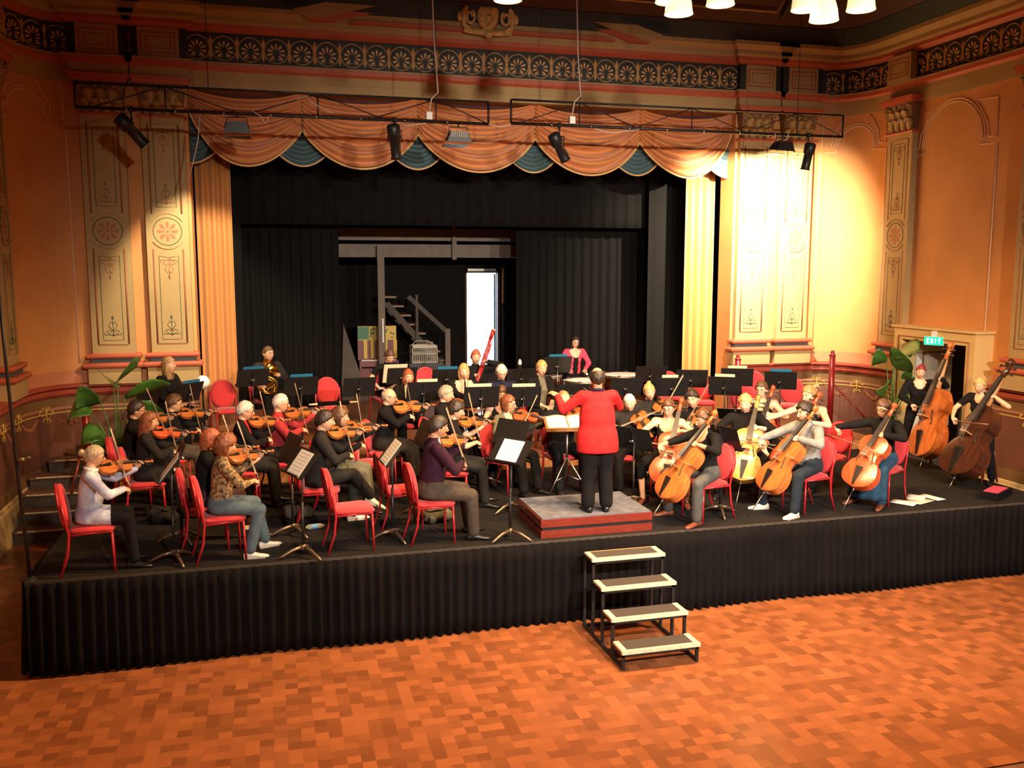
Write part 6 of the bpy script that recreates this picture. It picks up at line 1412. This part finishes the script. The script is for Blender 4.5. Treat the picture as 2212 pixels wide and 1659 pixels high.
# double basses
person('bass player with red headband standing in a black top by the open exit door', (1992, 787), HP, 0.92, 236, sit=False, hair=('crop', 'magenta'), female=True, skin='pale', scoop=0.1, head=(14, 0, -6), lean=10, knees=dict(spread=0.12), pose=low_strings('bass', O_, 'the bass player with the red headband', e=(0.0, 0.74, 0), axis=(-0.25, -0.34, 1.0), nf=(1.0, 0.5, 0.2), sb=0.3, lh=0.80, ep=0.2))
J29 = person('blonde bass player in a black short sleeved top perched on a stool', (2118, 816), HP, 0.90, 204, sit=False, hair=('bun', 'blonde'), female=True, skin='fair', sleeve='short', scoop=0.08, head=(16, 0, -6), lean=12, knees=dict(spread=0.1), pose=low_strings('bass', DK, 'the blonde bass player on the stool', e=(0.06, 0.82, 0), axis=(-0.20, -0.60, 1.0), nf=(0.35, 0.8, 0.4), sb=0.35, lh=0.80, ep=0.2))
# winds, horn, timpani
seated('woman with copper hair in a black cardigan and white blouse with a clarinet', 'the copper haired clarinet player', (882, 797), ZA, 0.95, 272, hair=('bob', 'red'), female=True, shirt='white', head=(10, 6, 0), pose=clarinet('the copper haired woman'))
seated('woman with bowed brown head in a short sleeved dark top at the rear riser', 'the flute player with bowed head', (845, 757), ZB, 0.97, 290, hair=('short', 'brown'), female=True, sleeve='short', head=(34, 0, 0), lean=14, pose=flute('the woman with the bowed head'))
seated('woman with straight blonde hair in a black scoop necked top among the winds', 'the straight haired blonde wind player', (1002, 785), ZA, 1.0, 266, hair=('bob', 'blonde'), female=True, skin='pale', scoop=0.14, head=(12, 0, 0), pose=clarinet('the straight haired blonde woman'))
seated('grey haired man with glasses in a navy shirt playing clarinet', 'the clarinet player in the navy shirt', (1084, 788), ZA, 1.0, 266, hair=('short', 'white'), glasses=True, top='navy', head=(16, 0, 0), pose=clarinet('the man in the navy shirt'))
seated('short haired blonde woman in a black cardigan over a beige top with hands in lap', 'the woman in the black cardigan', (1171, 778), ZA, 1.02, 288, hair=('short', 'blonde'), female=True, sleeve='34', shirt='taupe', head=(10, -12, 0), knees=dict(footR=0.05), pose=reach((0.12, 0.30, 0.10), (-0.02, 0.32, 0.10), dR=(-0.5, 0.8, -0.2), dL=(0.5, 0.8, -0.2)))
def bassoon(J):
    s = J['s']; mo = J['Hm'] @ Vector((0, 0.1, -0.06)); A = J['P']+Vector((0.10, 0.24, 0.02))*s; B = J['P']+Vector((-0.30, 0.22, 1.12))*s; d = (B-A).normalized(); L = (B-A).length
    r = empty('bassoon', label='tall red bassoon rising above the bassoon player', cat='bassoon'); r.matrix_world = J['W'] @ frame(A, d, (0, 1, 0))
    for nm, t0, t1, r0, r1, y_, m_ in (('boot', 0, 0.42, 0.036, 0.036, 0, 'red_wood'), ('long_joint', 0.38, 0.85, 0.020, 0.024, 0.018, 'red_wood'), ('wing_joint', 0.38, 0.78, 0.018, 0.016, -0.022, 'red_wood'), ('bell', 0.85, 0.985, 0.030, 0.034, 0.018, 'red_wood'), ('bell_ring', 0.985, 1.0, 0.037, 0.038, 0.018, 'bow_hair'), ('butt_cap', -0.01, 0.02, 0.038, 0.038, 0, 'silver')):
        q = MB(); q.tube([(L*t0, y_, 0), (L*t1, y_, 0)], [r0, r1], 12); q.build(nm, m_, r)
    c = frame(A, d, (0, 1, 0)).inverted() @ mo; q = MB(); q.tube([(L*0.78, -0.022, 0), (L*0.86, -0.03, 0.03), (L*0.84, -0.06, 0.05), tuple(c)], [0.005, 0.004, 0.003, 0.003], 6); q.build('crook', 'silver', r)
    for k in range(7): q = MB(); q.ell((L*(0.2+0.09*k), 0.02, 0.032), (0.009, 0.009, 0.004), 8, 5); q.build('key', 'silver', r)
    p1 = A+d*L*0.30; p2 = A+d*L*0.55
    return {'R': dict(w=p1+Vector((0.07, -0.05, 0)), d=(-0.7, 0.4, 0.1), n=(-0.4, 0.8, 0), curl=0.7, pole=(0.9, -0.3, -0.4)), 'L': dict(w=p2+Vector((-0.05, -0.06, -0.04)), d=(0.5, 0.5, 0.4), n=(0.5, 0.6, 0), curl=0.7, pole=(-0.9, -0.2, -0.5))}
seated('bassoon player with short auburn hair in black before the bright doorway', 'the bassoon player', (1028, 755), ZB, 1.0, 268, hair=('short', 'red'), female=True, fat=1.12, head=(6, 0, 0), pose=bassoon)
def horn(J):
    s = J['s']; c = J['P']+Vector((0.18, 0.36, 0.16))*s; r = empty('french_horn', label='brass french horn on the lap of the horn player', cat='french horn')
    r.matrix_world = J['W'] @ frame(c, (0.85, 0.1, -0.35), (0.35, 0.75, 0.5)) @ Matrix.Diagonal((1.25, 1.25, 1.25, 1))
    for k, rr in enumerate((0.135, 0.115, 0.095)):
        q = MB(); q.tube([(rr*math.cos(t), rr*math.sin(t), 0.012*math.sin(t*2+k)) for t in [2*math.pi*i/24 for i in range(25)]], 0.011-0.001*k, 8, caps=False); q.build('coil', 'brass', r)
    for k in range(4): q = MB(); q.tube([(-0.06+0.035*k, -0.02, 0.0), (-0.06+0.035*k, 0.05, 0.03), (-0.04+0.035*k, 0.07, 0.0)], 0.012, 8); q.build('valve_slide', 'brass', r)
    q = MB(); q.tube([(0.11, -0.04, 0), (0.06, -0.14, -0.01), (-0.06, -0.19, -0.02), (-0.16, -0.20, -0.03), (-0.23, -0.20, -0.04)], [0.014, 0.022, 0.035, 0.07, 0.145], 20, caps=False); o = q.build('bell', 'brass', r); solid(o, 0.002, 0)
    mo = frame(c, (0.85, 0.1, -0.35), (0.35, 0.75, 0.5)).inverted() @ (J['P']+Vector((-0.05, 0.24, 0.33))*s); q = MB(); q.tube([(0.0, 0.13, 0), tuple((Vector((0, 0.13, 0))+mo)/2+Vector((0.03, 0.03, 0))), tuple(mo)], [0.008, 0.006, 0.006], 8); q.build('lead_pipe', 'brass', r)
    return {'R': dict(w=c+Vector((0.16, -0.06, 0.0))*s, d=(-0.4, 0.8, -0.2), n=(-0.8, 0, 0.2), curl=0.4, pole=(0.9, -0.3, -0.4)), 'L': dict(w=J['P']+Vector((-0.10, 0.22, 0.27))*s, d=(0.3, 0.5, 0.6), n=(0.4, 0.5, -0.4), curl=1.0, pole=(-0.8, -0.2, -0.6))}
seated('horn player with short brown hair and glasses in an open necked black shirt', 'the horn player', (579, 747), ZB, 1.03, 300, hair=('crop', 'brown'), glasses=True, top='charcoal', scoop=0.085, fat=1.1, head=(2, 8, 0), pose=horn, knees=dict(spread=0.12))
seated('woman with long curly light brown hair in black by the gold curtain', 'the woman with long curly hair', (362, 772), ZA, 1.04, 330, hair=('longcurly', 'sand'), female=True, skin='fair', head=(-8, 0, 0), pose=reach((0.12, 0.32, 0.10), (-0.10, 0.32, 0.10)))
def timp(J):
    s = J['s']; out = {}
    for nm, sd in (('R', 1), ('L', -1)):
        w_ = J['P']+Vector((sd*0.17, 0.26, 0.09))*s; tip = w_+Vector((-sd*0.05 if sd < 0 else 0.10, 0.30, -0.06 if sd < 0 else 0.02))*s; a = w_+(tip-w_)*0.10
        r = empty('timpani_mallet', label='felt tipped timpani mallet in the '+('right' if sd > 0 else 'left')+' hand of the timpani player', cat='mallet', group='timpani mallets'); r.matrix_world = J['W'] @ frame(a, tip-a, ZUP); L = (tip-a).length
        q = MB(); q.tube([(0, 0, 0), (L, 0, 0)], 0.006, 6); q.build('shaft', 'bow_wood', r); q = MB(); q.ell((L, 0, 0), (0.018, 0.024, 0.024), 10, 8); q.build('felt_head', 'white_plastic', r)
        out[nm] = dict(w=w_, d=tip-w_, n=(0, 0, -1), curl=0.8, pole=(sd*0.8, -0.4, -0.4))
    return out
JT = person('timpani player with dark hair and glasses in a pink cardigan standing at her drums', (1243, 726), ZA, 0.91, 268, sit=False, hair=('bob', 'dark'), female=True, glasses=True, skin='pale', top='pink', shirt='black', scoop=0.12, head=(10, 0, 0), pose=timp)
# conductor
pc = atz(1292, 1106, HP+0.23)
def conduct(J):
    s = J['s']; P = J['P']; wl = P+Vector((-0.42, 0.30, 0.42))*s; wr = P+Vector((0.16, 0.40, 0.34))*s
    b = empty('conducting_baton', label='pale baton in the right hand of the conductor', cat='baton'); b.matrix_world = J['W'] @ frame(wr+Vector((0, 0.07, 0.0)), (-0.35, 0.85, 0.25), ZUP)
    q = MB(); q.tube([(0.0, 0, 0), (0.38, 0, 0)], [0.003, 0.0012], 6); q.build('stick', 'white_plastic', b); q = MB(); q.ell((-0.01, 0, 0), (0.022, 0.010, 0.010), 8, 6); q.build('grip', 'bow_wood', b)
    return {'L': dict(w=wl, d=(-0.55, 0.6, 0.35), n=(0.1, 0.3, -0.9), curl=0.4, pole=(-0.5, -0.3, -0.8)), 'R': dict(w=wr, d=(-0.2, 0.9, 0.1), n=(0, 0, -1), curl=0.7, pole=(0.8, -0.3, -0.5))}
JC = person('balding conductor in a scarlet sweater and black trousers standing on the podium', None, HP+0.23, 0.985, 84, sit=False, at=(pc.x, pc.y+0.05), hair=('tonsure', 'dark'), skin='mid', top='scarlet', bottom='black', legw=1.25, longtop=True, collar='navy', fat=1.22, lean=2, head=(6, 0, 0), pose=conduct, knees=dict(spread=0.02))
finish_people()
# ---------------------------------------------------------------- spare chairs
def chair_px(px, py, z, zr, heading, label):
    p = atz(px, py, z+zr); return chair(p.x, p.y, z, heading, label)
chair_px(760, 1095, HP, 0.46, 5, 'empty red chair at the platform edge behind the purple jacket')
chair_px(868, 1056, HP, 0.46, 5, 'empty red chair tucked behind the chair of the man in the purple jacket')
chair_px(805, 998, HP, 0.46, -12, 'empty red chair in front of the bald man in the waistcoat')
chair_px(490, 885, ZB, 0.46, 285, 'empty red chair before the gold curtain near the horn player')
ch_pink = chair_px(716, 878, ZB, 0.46, 280, 'empty pinkish red chair on the riser with a case across its arms')
chair_px(925, 850, ZB, 0.46, 270, 'empty red chair between the bowed flute player and the bassoon player')
chair_px(1448, 858, ZA, 0.46, 255, 'empty red chair beside the timpani behind the stands')
chair_px(1518, 868, ZA, 0.46, 245, 'empty red chair against the gold curtain near the bleached pilaster')
chair_px(1604, 890, ZA, 0.46, 240, 'empty red chair behind the curly blond cellist')
chair_px(1628, 858, ZA, 0.46, 240, 'empty red chair under the short newel post')
chair_px(1708, 875, ZA, 0.46, 235, 'empty red chair before the curved dado with a stand in front')
chair_px(1788, 985, HP, 0.46, 205, 'empty red chair behind the cellist in the grey hooded jacket')
chair_px(1302, 930, HP, 0.46, 275, 'empty red chair behind the score desk of the conductor')
chair_px(262, 862, ZA, 0.46, 0, 'empty red chair behind the potted plant by the steps')
# ---------------------------------------------------------------- music stands
F = 'folder_blue'
def S(px, py, z, hd, where, **kw): return stand_px(px, py, z, hd, 'black music stand '+where, **kw)
def folder(s, where, dx=0, m=F, up=0.0, w_=0.33, dz=0.06): return on_desk(s, 'music_folder', m, ('blue' if m == F else 'cream')+' music folder on the stand '+where, 'folder', w_, 0.31, dx, dz, 0.008, up, True)
def sheets(s, where, w_=0.32, h_=0.30, dx=0, dz=0.0): return on_desk(s, 'sheet_music', 'paper', 'white sheet music on the stand '+where, 'sheet music', w_, h_, dx, dz, 0.004)
w = 'in front of the woman with long curly hair'; s = S(408, 848, ZA, 320, w, h=0.98); folder(s, w)
S(318, 862, ZA, 330, 'between the plant and the woman with long curly hair', h=0.95)
w = 'in front of the horn player'; s = S(546, 816, ZB, 285, w, tilt=-4, h=0.96); folder(s, w)
w = 'beside the horn of the horn player'; s = S(650, 834, ZB, 278, w, tilt=-4, h=0.96); folder(s, w)
S(776, 836, ZB, 280, 'next to the empty pinkish chair', h=0.9)
w = 'in front of the bowed flute player'; s = S(868, 812, ZB, 275, w, tilt=-4, h=0.90); on_desk(s, 'music_folder', 'paper_cream', 'large cream folder on the stand '+w, 'folder', 0.40, 0.36, 0.12, 0.03, 0.01, 0.0, True)
w = 'in front of the copper haired clarinet player'; s = S(915, 846, ZA, 268, w); folder(s, w, -0.05, 'paper_cream', w_=0.3)
w = 'before the straight haired blonde'; s = S(966, 816, ZB, 268, w, h=0.90); folder(s, w)
w = 'before the bassoon player'; s = S(1045, 813, ZB, 266, w, h=0.90); folder(s, w)
S(1127, 815, ZB, 266, 'with nobody behind it between navy shirt and black cardigan', h=0.90)
w = 'behind the curly dark haired violinist'; s = S(1040, 857, ZA, 266, w); folder(s, w, 0.03, 'paper_cream')
w = 'above the taupe shawl'; s = S(1130, 857, ZA, 264, w); folder(s, w, 0.0, 'paper_cream')
w = 'at the timpani'; s = S(1204, 788, ZA, 266, w, h=1.12, steel=True); folder(s, w)
S(1236, 850, ZA, 264, 'just behind the raised arm of the conductor', h=0.92)
S(1352, 836, ZA, 262, 'below the bright drum head', h=0.98)
S(1406, 808, ZA, 255, 'tall beside the bright drum head', h=1.1, tilt=-10)
w = 'behind the blonde viola player'; s = S(1452, 836, ZA, 258, w); folder(s, w, 0.05, 'paper_cream', w_=0.25)
S(1494, 818, ZA, 250, 'before the gold curtain and two spare chairs', h=1.05)
w = 'behind the curly haired viola player'; s = S(1566, 834, ZA, 238, w); folder(s, w, 0, 'paper_cream', w_=0.3)
w = 'below the short newel post'; s = S(1592, 815, ZA, 244, w, h=1.08); folder(s, w, 0, 'paper_cream', w_=0.3)
w = 'before the curved dado'; s = S(1686, 822, ZA, 238, w); folder(s, w)
# stands on the platform
S(1045, 905, HP, 315, 'lying nearly flat before the grey haired man in the black sweater', tilt=-50, h=0.95)
S(1400, 898, HP, 250, 'lying nearly flat before the blonde viola player', tilt=-50, h=0.95)
S(1370, 948, HP, 215, 'between conductor and bare armed cellist', h=0.88)
S(1560, 945, HP, 205, 'between the cellist in grey jeans and the blond cellist', h=0.98)
S(1590, 895, HP, 235, 'in front of the rear desk cellist', h=0.98, tilt=-30)
w = 'between floral blouse and leopard top'; s = S(368, 1008, HP, 4, w, tilt=-14); sheets(s, w)
S(385, 985, HP, 8, 'behind the floral blouse between two desks', h=0.98)
w = 'in front of the woman in the leopard print top'; s = S(650, 1000, HP, 20, w, tilt=-14); sheets(s, w)
S(628, 968, HP, 15, 'in front of the red haired woman in plum trousers')
w = 'beside the empty chair facing the crossed legs'; s = S(846, 975, HP, 4, w, tilt=-14); sheets(s, w)
w = 'beside the podium facing the man in the purple jacket'; s = S(1102, 975, HP, 34, w, tilt=-14); sheets(s, w, 0.30)
S(1104, 934, HP, 34, 'partly hidden behind the desk beside the podium')
S(914, 935, HP, 5, 'in front of the grey sleeved bald man')
# conductor's wooden desk
p = atz(1225, 915, HP+1.0); cd = empty('conductor_stand', (p.x, p.y, HP), R(80-90), 'wooden topped conductor desk on a steel tripod beside the podium', 'conductor stand')
q = MB(); q.obox((0, 0, 1.0), (0.30, 0, 0), (0, 0.20, 0.06), (0, -0.003, 0.010)); q.build('desk', 'desk_wood', cd)
q = MB(); q.obox((0, -0.205, 0.955), (0.30, 0, 0), (0, 0.010, 0.003), (0, -0.006, 0.022)); q.build('lip', 'desk_wood', cd)
q = MB(); q.tube([(0, 0, 0.30), (0, 0, 0.98)], 0.018, 10); q.build('column', 'steel', cd)
for k in range(3):
    a = R(95+120*k); q = MB(); q.tube([(0, 0, 0.55), (0.36*math.cos(a), 0.36*math.sin(a), 0.01)], 0.012, 8); q.build('leg', 'steel', cd)
    q = MB(); q.tube([(0, 0, 0.30), (0.20*math.cos(a), 0.20*math.sin(a), 0.245)], 0.006, 6); q.build('stay', 'steel', cd)
sco = empty('orchestral_score', (p.x, p.y, HP+1.012), R(80-90), 'large open white score on the conductor desk', 'score')
for sd in (-1, 1):
    q = MB(); q.grid(lambda u, v: (sd*(0.005+0.27*u), -0.19+0.36*v, 0.020*math.sin(math.pi*min(1, u*1.15))*0.9+0.004+(-0.19+0.36*v)*0.30+0.006), 8, 4); o = q.build('page', 'paper', sco); solid(o, 0.006, 0)
# timpani
def timpano(px, py, r0, label, z_rim=0.86):
    p = atz(px, py, ZA+z_rim); r = empty('timpani', (p.x, p.y, ZA), label=label, cat='timpani', group='timpani before the black curtain')
    q = MB(); q.lathe([(0.001, z_rim-0.50), (r0*0.35, z_rim-0.49), (r0*0.75, z_rim-0.38), (r0*0.95, z_rim-0.2), (r0*0.97, z_rim-0.02)], 28); q.build('bowl', 'copper', r)
    q = MB(); q.lathe([(r0*0.96, z_rim-0.05), (r0*1.04, z_rim-0.05), (r0*1.04, z_rim-0.005), (r0*0.99, z_rim+0.0)], 28); q.build('hoop', 'bronze_leg', r)
    q = MB(); q.lathe([(0.001, z_rim+0.004), (r0*0.6, z_rim+0.004), (r0*0.99, z_rim), (r0*0.99, z_rim-0.02)], 28); q.build('head', 'drum_head', r)
    for k in range(6):
        a = math.pi/3*k; c, s_ = math.cos(a), math.sin(a); q = MB(); q.tube([(r0*1.05*c, r0*1.05*s_, z_rim-0.01), (r0*1.05*c, r0*1.05*s_, z_rim-0.18)], 0.008, 6); q.tube([(r0*1.05*c-0.03*s_, r0*1.05*s_+0.03*c, z_rim+0.01), (r0*1.05*c+0.03*s_, r0*1.05*s_-0.03*c, z_rim+0.01)], 0.006, 6); q.build('tension_rod', 'steel', r)
    for k in range(3): a = R(30+120*k); q = MB(); q.tube([(r0*0.9*math.cos(a), r0*0.9*math.sin(a), z_rim-0.2), (r0*0.75*math.cos(a), r0*0.75*math.sin(a), 0.1), (r0*0.8*math.cos(a), r0*0.8*math.sin(a), 0)], 0.016, 8); q.build('leg', 'steel', r)
timpano(1262, 820, 0.36, 'copper timpani drum with white head in front of the pink cardigan')
timpano(1345, 808, 0.40, 'large timpani drum with bright white head beside the conductor head')
timpano(1190, 812, 0.20, 'small drum with white head and chrome fittings behind the timpani stand')
# woodwind resting upright on a peg: pale finial
p = atz(1123, 775, ZB+1.15); pg = empty('clarinet_on_peg', (p.x, p.y, ZB), label='dark upright instrument with white tip standing among the winds', cat='instrument')
q = MB(); q.tube([(0, 0, 0.05), (0, 0, 1.05)], 0.022, 10); q.build('tube', 'black_wood', pg); q = MB(); q.lathe([(0.001, 1.15), (0.02, 1.13), (0.035, 1.08), (0.03, 1.05)], 10); q.build('tip', 'white_plastic', pg); q = MB(); q.lathe([(0.12, 0), (0.12, 0.02), (0.03, 0.06)], 12); q.build('foot', 'black_metal', pg)
# potted plants
def big_leaf(L, w_, droop, roll=0.0):
    q = MB()
    def fn(u, v):
        t = v; wd = w_*math.sin(math.pi*min(0.98, 0.06+t*0.94))**0.75; x = (u-0.5)*2*wd
        return (x, L*t*math.cos(droop*t), L*t*math.sin(0.9-droop*1.6*t)*0.55+0.30*abs(u-0.5)*wd*2+x*roll)
    q.grid(fn, 6, 14); return q
def plant(x, y, z, spec, label, potr=0.17, poth=0.34, light=None):
    r = empty('potted_plant', (x, y, z), label=label, cat='plant')
    q = MB(); q.lathe([(0.001, 0), (potr*0.75, 0), (potr, poth), (potr*1.06, poth), (potr*1.06, poth-0.04), (potr*0.93, poth-0.05), (0.001, poth-0.05)], 20); q.build('pot', 'pot', r)
    for ki, (az, hgt, L, w_, droop, dx) in enumerate(spec):
        a = R(az); roll_ = (1.1, -0.9, 0.7, -1.2, 0.9)[ki % 5]; q = MB(); tip = Vector((dx*math.cos(a), dx*math.sin(a), hgt)); q.tube([(0.02*math.cos(a), 0.02*math.sin(a), poth-0.05), tip*0.6+Vector((0, 0, 0.12)), tip], [0.014, 0.010, 0.007], 6); st_ = q.build('stalk', 'leaf', r)
        b = big_leaf(L, w_*1.25, droop, roll_); o = b.build('leaf', 'leaf', r); o.location = tip; o.rotation_euler = (0, 0, a-math.pi/2); solid(o, 0.003, 0)
p = aty(252, 900, 13.5); plant(p.x, 13.5, ZA, [(60, 1.30, 0.42, 0.13, 0.15, 0.06), (120, 1.22, 0.34, 0.12, 0.1, 0.05), (5, 1.05, 0.62, 0.12, 0.25, 0.12), (178, 1.02, 0.44, 0.11, 0.8, 0.20), (168, 0.85, 0.50, 0.10, 0.9, 0.34), (350, 0.75, 0.52, 0.12, 0.35, 0.15), (335, 0.62, 0.52, 0.12, 0.45, 0.18), (190, 0.52, 0.46, 0.13, 0.85, 0.16), (200, 0.40, 0.34, 0.10, 0.9, 0.14), (275, 0.25, 0.55, 0.11, 0.1, 0.03)], 'tall leafy plant standing beside the stage steps', 0.17, 0.30)
p = aty(1925, 850, 14.0); plant(p.x, 14.0, 0.92, [(265, 1.35, 0.50, 0.16, 0.2, 0.02), (280, 1.55, 0.52, 0.15, 0.3, 0.05), (20, 1.50, 0.50, 0.10, 0.6, 0.15), (150, 1.45, 0.40, 0.10, 0.9, 0.1), (330, 1.15, 0.36, 0.12, 1.2, 0.15), (350, 0.95, 0.40, 0.13, 1.3, 0.18), (200, 1.0, 0.36, 0.11, 1.3, 0.12), (300, 0.75, 0.40, 0.10, 1.3, 0.2), (240, 0.7, 0.35, 0.10, 1.3, 0.15)], 'bright leafy plant beside the exit door', 0.16, 0.3, True)
# leaning pole at the platform corner
a = aty(62, 1245, 9.66); b = aty(-6, 600, 9.66); lp = empty('lighting_pole', (a.x, 9.66, HP), label='thin dark pole leaning at the corner of the platform by the steps', cat='pole')
q = MB(); q.tube([(0.012, 0, 0), ((b.x-a.x)*0.35, 0, (b.z-HP)*0.35), ((b.x-a.x)*0.75, 0, (b.z-HP)*0.72), ((b.x-a.x), 0, b.z-HP)], [0.022, 0.018, 0.016, 0.014], 8); q.build('pole', 'black_metal', lp)
c = aty(47, 992, 9.66); q = MB(); q.ell((c.x-a.x, -0.03, c.z-HP), (0.04, 0.03, 0.03), 8, 6); q.tube([(c.x-a.x, 0, c.z-HP), (c.x-a.x+0.08, -0.02, c.z-HP+0.02)], 0.015, 6); q.build('clamp', 'bronze_leg', lp)
q = MB(); q.lathe([(0.001, 0.03), (0.06, 0.02), (0.08, 0)], 12); q.build('foot', 'black_metal', lp)
c = aty(8, 532, 9.3); wl = empty('wall_lamp', (-3.72, 9.3+1.7, c.z), label='dark angled lamp head on the side wall near the pole', cat='lamp')
MB().add([(0, -0.1, 0.0), (0, 0.1, 0.0), (0.45, -0.1, 0.02), (0.45, 0.1, 0.02), (0, -0.1, 0.12), (0, 0.1, 0.12)], [(0, 2, 3, 1), (4, 5, 3, 2), (0, 4, 2), (1, 3, 5), (0, 1, 5, 4)]).build('head', 'bronze_leg', wl)
# things on the platform floor
def lay(name, px, py, z, rz, label, cat): p = atz(px, py, z); return empty(name, (p.x, p.y, z), R(rz), label, cat)
r = lay('loose_sheets', 1985, 1082, HP, 20, 'loose white music sheets spread on the platform near the bass', 'paper')
for k, (dx, dy, rr, w_, h_) in enumerate(((0, 0, 0, 0.34, 0.24), (-0.26, 0.05, 14, 0.22, 0.30), (0.28, -0.02, -8, 0.16, 0.30), (0.1, 0.10, 25, 0.30, 0.22))):
    q = MB(); q.grid(lambda u, v: ((u-0.5)*w_, (v-0.5)*h_, 0.004+0.003*k+0.012*math.sin(u*3)*v), 6, 4); o = q.build('sheet', 'paper' if k != 0 else 'paper_cream', r); o.location = (dx, dy, 0); o.rotation_euler = (0, 0, R(rr)); solid(o, 0.002, 0)
r = lay('water_bottle', 682, 1137, HP+0.035, 10, 'clear water bottle with yellow cap lying on the platform', 'bottle')
mat('bottle_clear', (0.75, 0.85, 0.85), 0.15, trans=0.7); mat('cap_yellow', (0.7, 0.6, 0.05), 0.4); mat('label_blue', (0.1, 0.3, 0.6), 0.5)
q = MB(); q.tube([(-0.10, 0, 0), (-0.095, 0, 0), (0.06, 0, 0), (0.085, 0, 0), (0.10, 0, 0)], [0.025, 0.032, 0.032, 0.016, 0.012], 12); q.build('body', 'bottle_clear', r)
q = MB(); q.tube([(-0.115, 0, 0), (-0.098, 0, 0)], 0.016, 10); q.build('cap', 'cap_yellow', r); r.rotation_euler = (0, 0, R(10)); q = MB(); q.tube([(-0.04, 0, 0), (0.02, 0, 0)], 0.0326, 12, caps=False); q.build('wrapper', 'label_blue', r)
r = lay('booklet', 545, 1140, HP, 5, 'folded pale booklet under the woman in the leopard print top', 'booklet')
MB().box(-0.10, 0.10, -0.06, 0.06, 0, 0.02).build('cover', 'paper', r); MB().box(-0.098, 0.098, -0.058, 0.058, 0.02, 0.024).build('page', 'paper_cream', r)
def bag(px, py, label, cols):
    r = lay('shoulder_bag', px, py, HP, random.uniform(-30, 30), label, 'bag')
    q = MB(); n = 24
    q.ell((0, 0, 0.10), (0.22, 0.12, 0.10), n, 10); q.v = [(x*(1+0.1*math.sin(7*y*9+x*20)), y, max(0.001, z+0.02*math.sin(x*25))) for x, y, z in q.v]; q.build('bag_body', cols, r)
    q = MB(); q.tube([(-0.15, 0, 0.15), (-0.08, -0.10, 0.24), (0.08, -0.12, 0.22), (0.15, 0, 0.14)], 0.012, 6); q.build('strap', 'rubber', r)
bag(940, 1128, 'slumped dark bag under the chair of the purple jacket', 'cloth_taupe'); bag(640, 1120, 'slumped brown bag by the stand of the leopard top', 'cloth_brown'); bag(350, 1130, 'slumped dark bag behind the stand of the floral blouse', 'cloth_charcoal'); bag(1780, 1010, 'black bag under the spare chair behind the hooded cellist', 'cloth_black')
r = lay('instrument_case', 2150, 1072, HP, 30, 'dark open case with pink lining on the platform by the stool', 'case')
MB().box(-0.3, 0.3, -0.12, 0.12, 0, 0.09).build('shell', 'black_cloth', r); MB().box(-0.2, 0.2, -0.09, 0.09, 0.09, 0.10).build('lining', 'cloth_pink', r)
# bass player's stool
w_ = J29['W'] @ Vector((0, -0.12, 0)); sl = empty('bar_stool', (w_.x, w_.y, HP), label='tall dark stool behind the blonde bass player', cat='stool')
q = MB(); q.lathe([(0.001, 0.70), (0.14, 0.695), (0.15, 0.67), (0.13, 0.655), (0.001, 0.65)], 18); q.build('seat', 'black_metal', sl)
for k in range(4): a = R(45+90*k); q = MB(); q.tube([(0.10*math.cos(a), 0.10*math.sin(a), 0.65), (0.19*math.cos(a), 0.19*math.sin(a), 0)], 0.013, 8); q.build('leg', 'mahogany', sl)
q = MB(); q.tube([(0.155*math.cos(t), 0.155*math.sin(t), 0.25) for t in [2*math.pi*i/20 for i in range(21)]], 0.009, 6); q.build('foot_ring', 'steel', sl)
# folded umbrella-like case across the pink chair
p = ch_pink.location; r = empty('flute_case', (p.x+0.03, p.y-0.05, ZB+0.52), R(8), 'slim black case with pale ends lying on the empty pinkish chair', 'case')
q = MB(); q.tube([(-0.26, 0, 0), (0.26, 0, 0.0)], 0.036, 10); q.build('case_tube', 'black_cloth', r)
for sd in (-1, 1): q = MB(); q.tube([(sd*0.26, 0, 0), (sd*0.40, 0, 0)], [0.02, 0.012], 8); q.build('case_end', 'paper_cream', r)
# stand-in for an overlit chair back: glare put into the white, stem added
p = aty(438, 826, 16.35); r = empty('overlit_chair_back', (p.x, 16.35, ZB), label='overlit chair back made as a white ball on a dark stem behind the empty red chair by the gold curtain', cat='overlit_back')
mat('overlit_back', (0.9, 0.87, 0.8), 0.4); h_ = p.z-ZB
q = MB(); q.ell((0, 0, h_), 0.12, 20, 12); q.build('overlit_back', 'overlit_back', r); q = MB(); q.tube([(0, 0, 0.03), (0, 0, h_-0.11)], 0.014, 8); q.lathe([(0.12, 0), (0.12, 0.02), (0.02, 0.04)], 14); q.build('stem', 'black_metal', r)
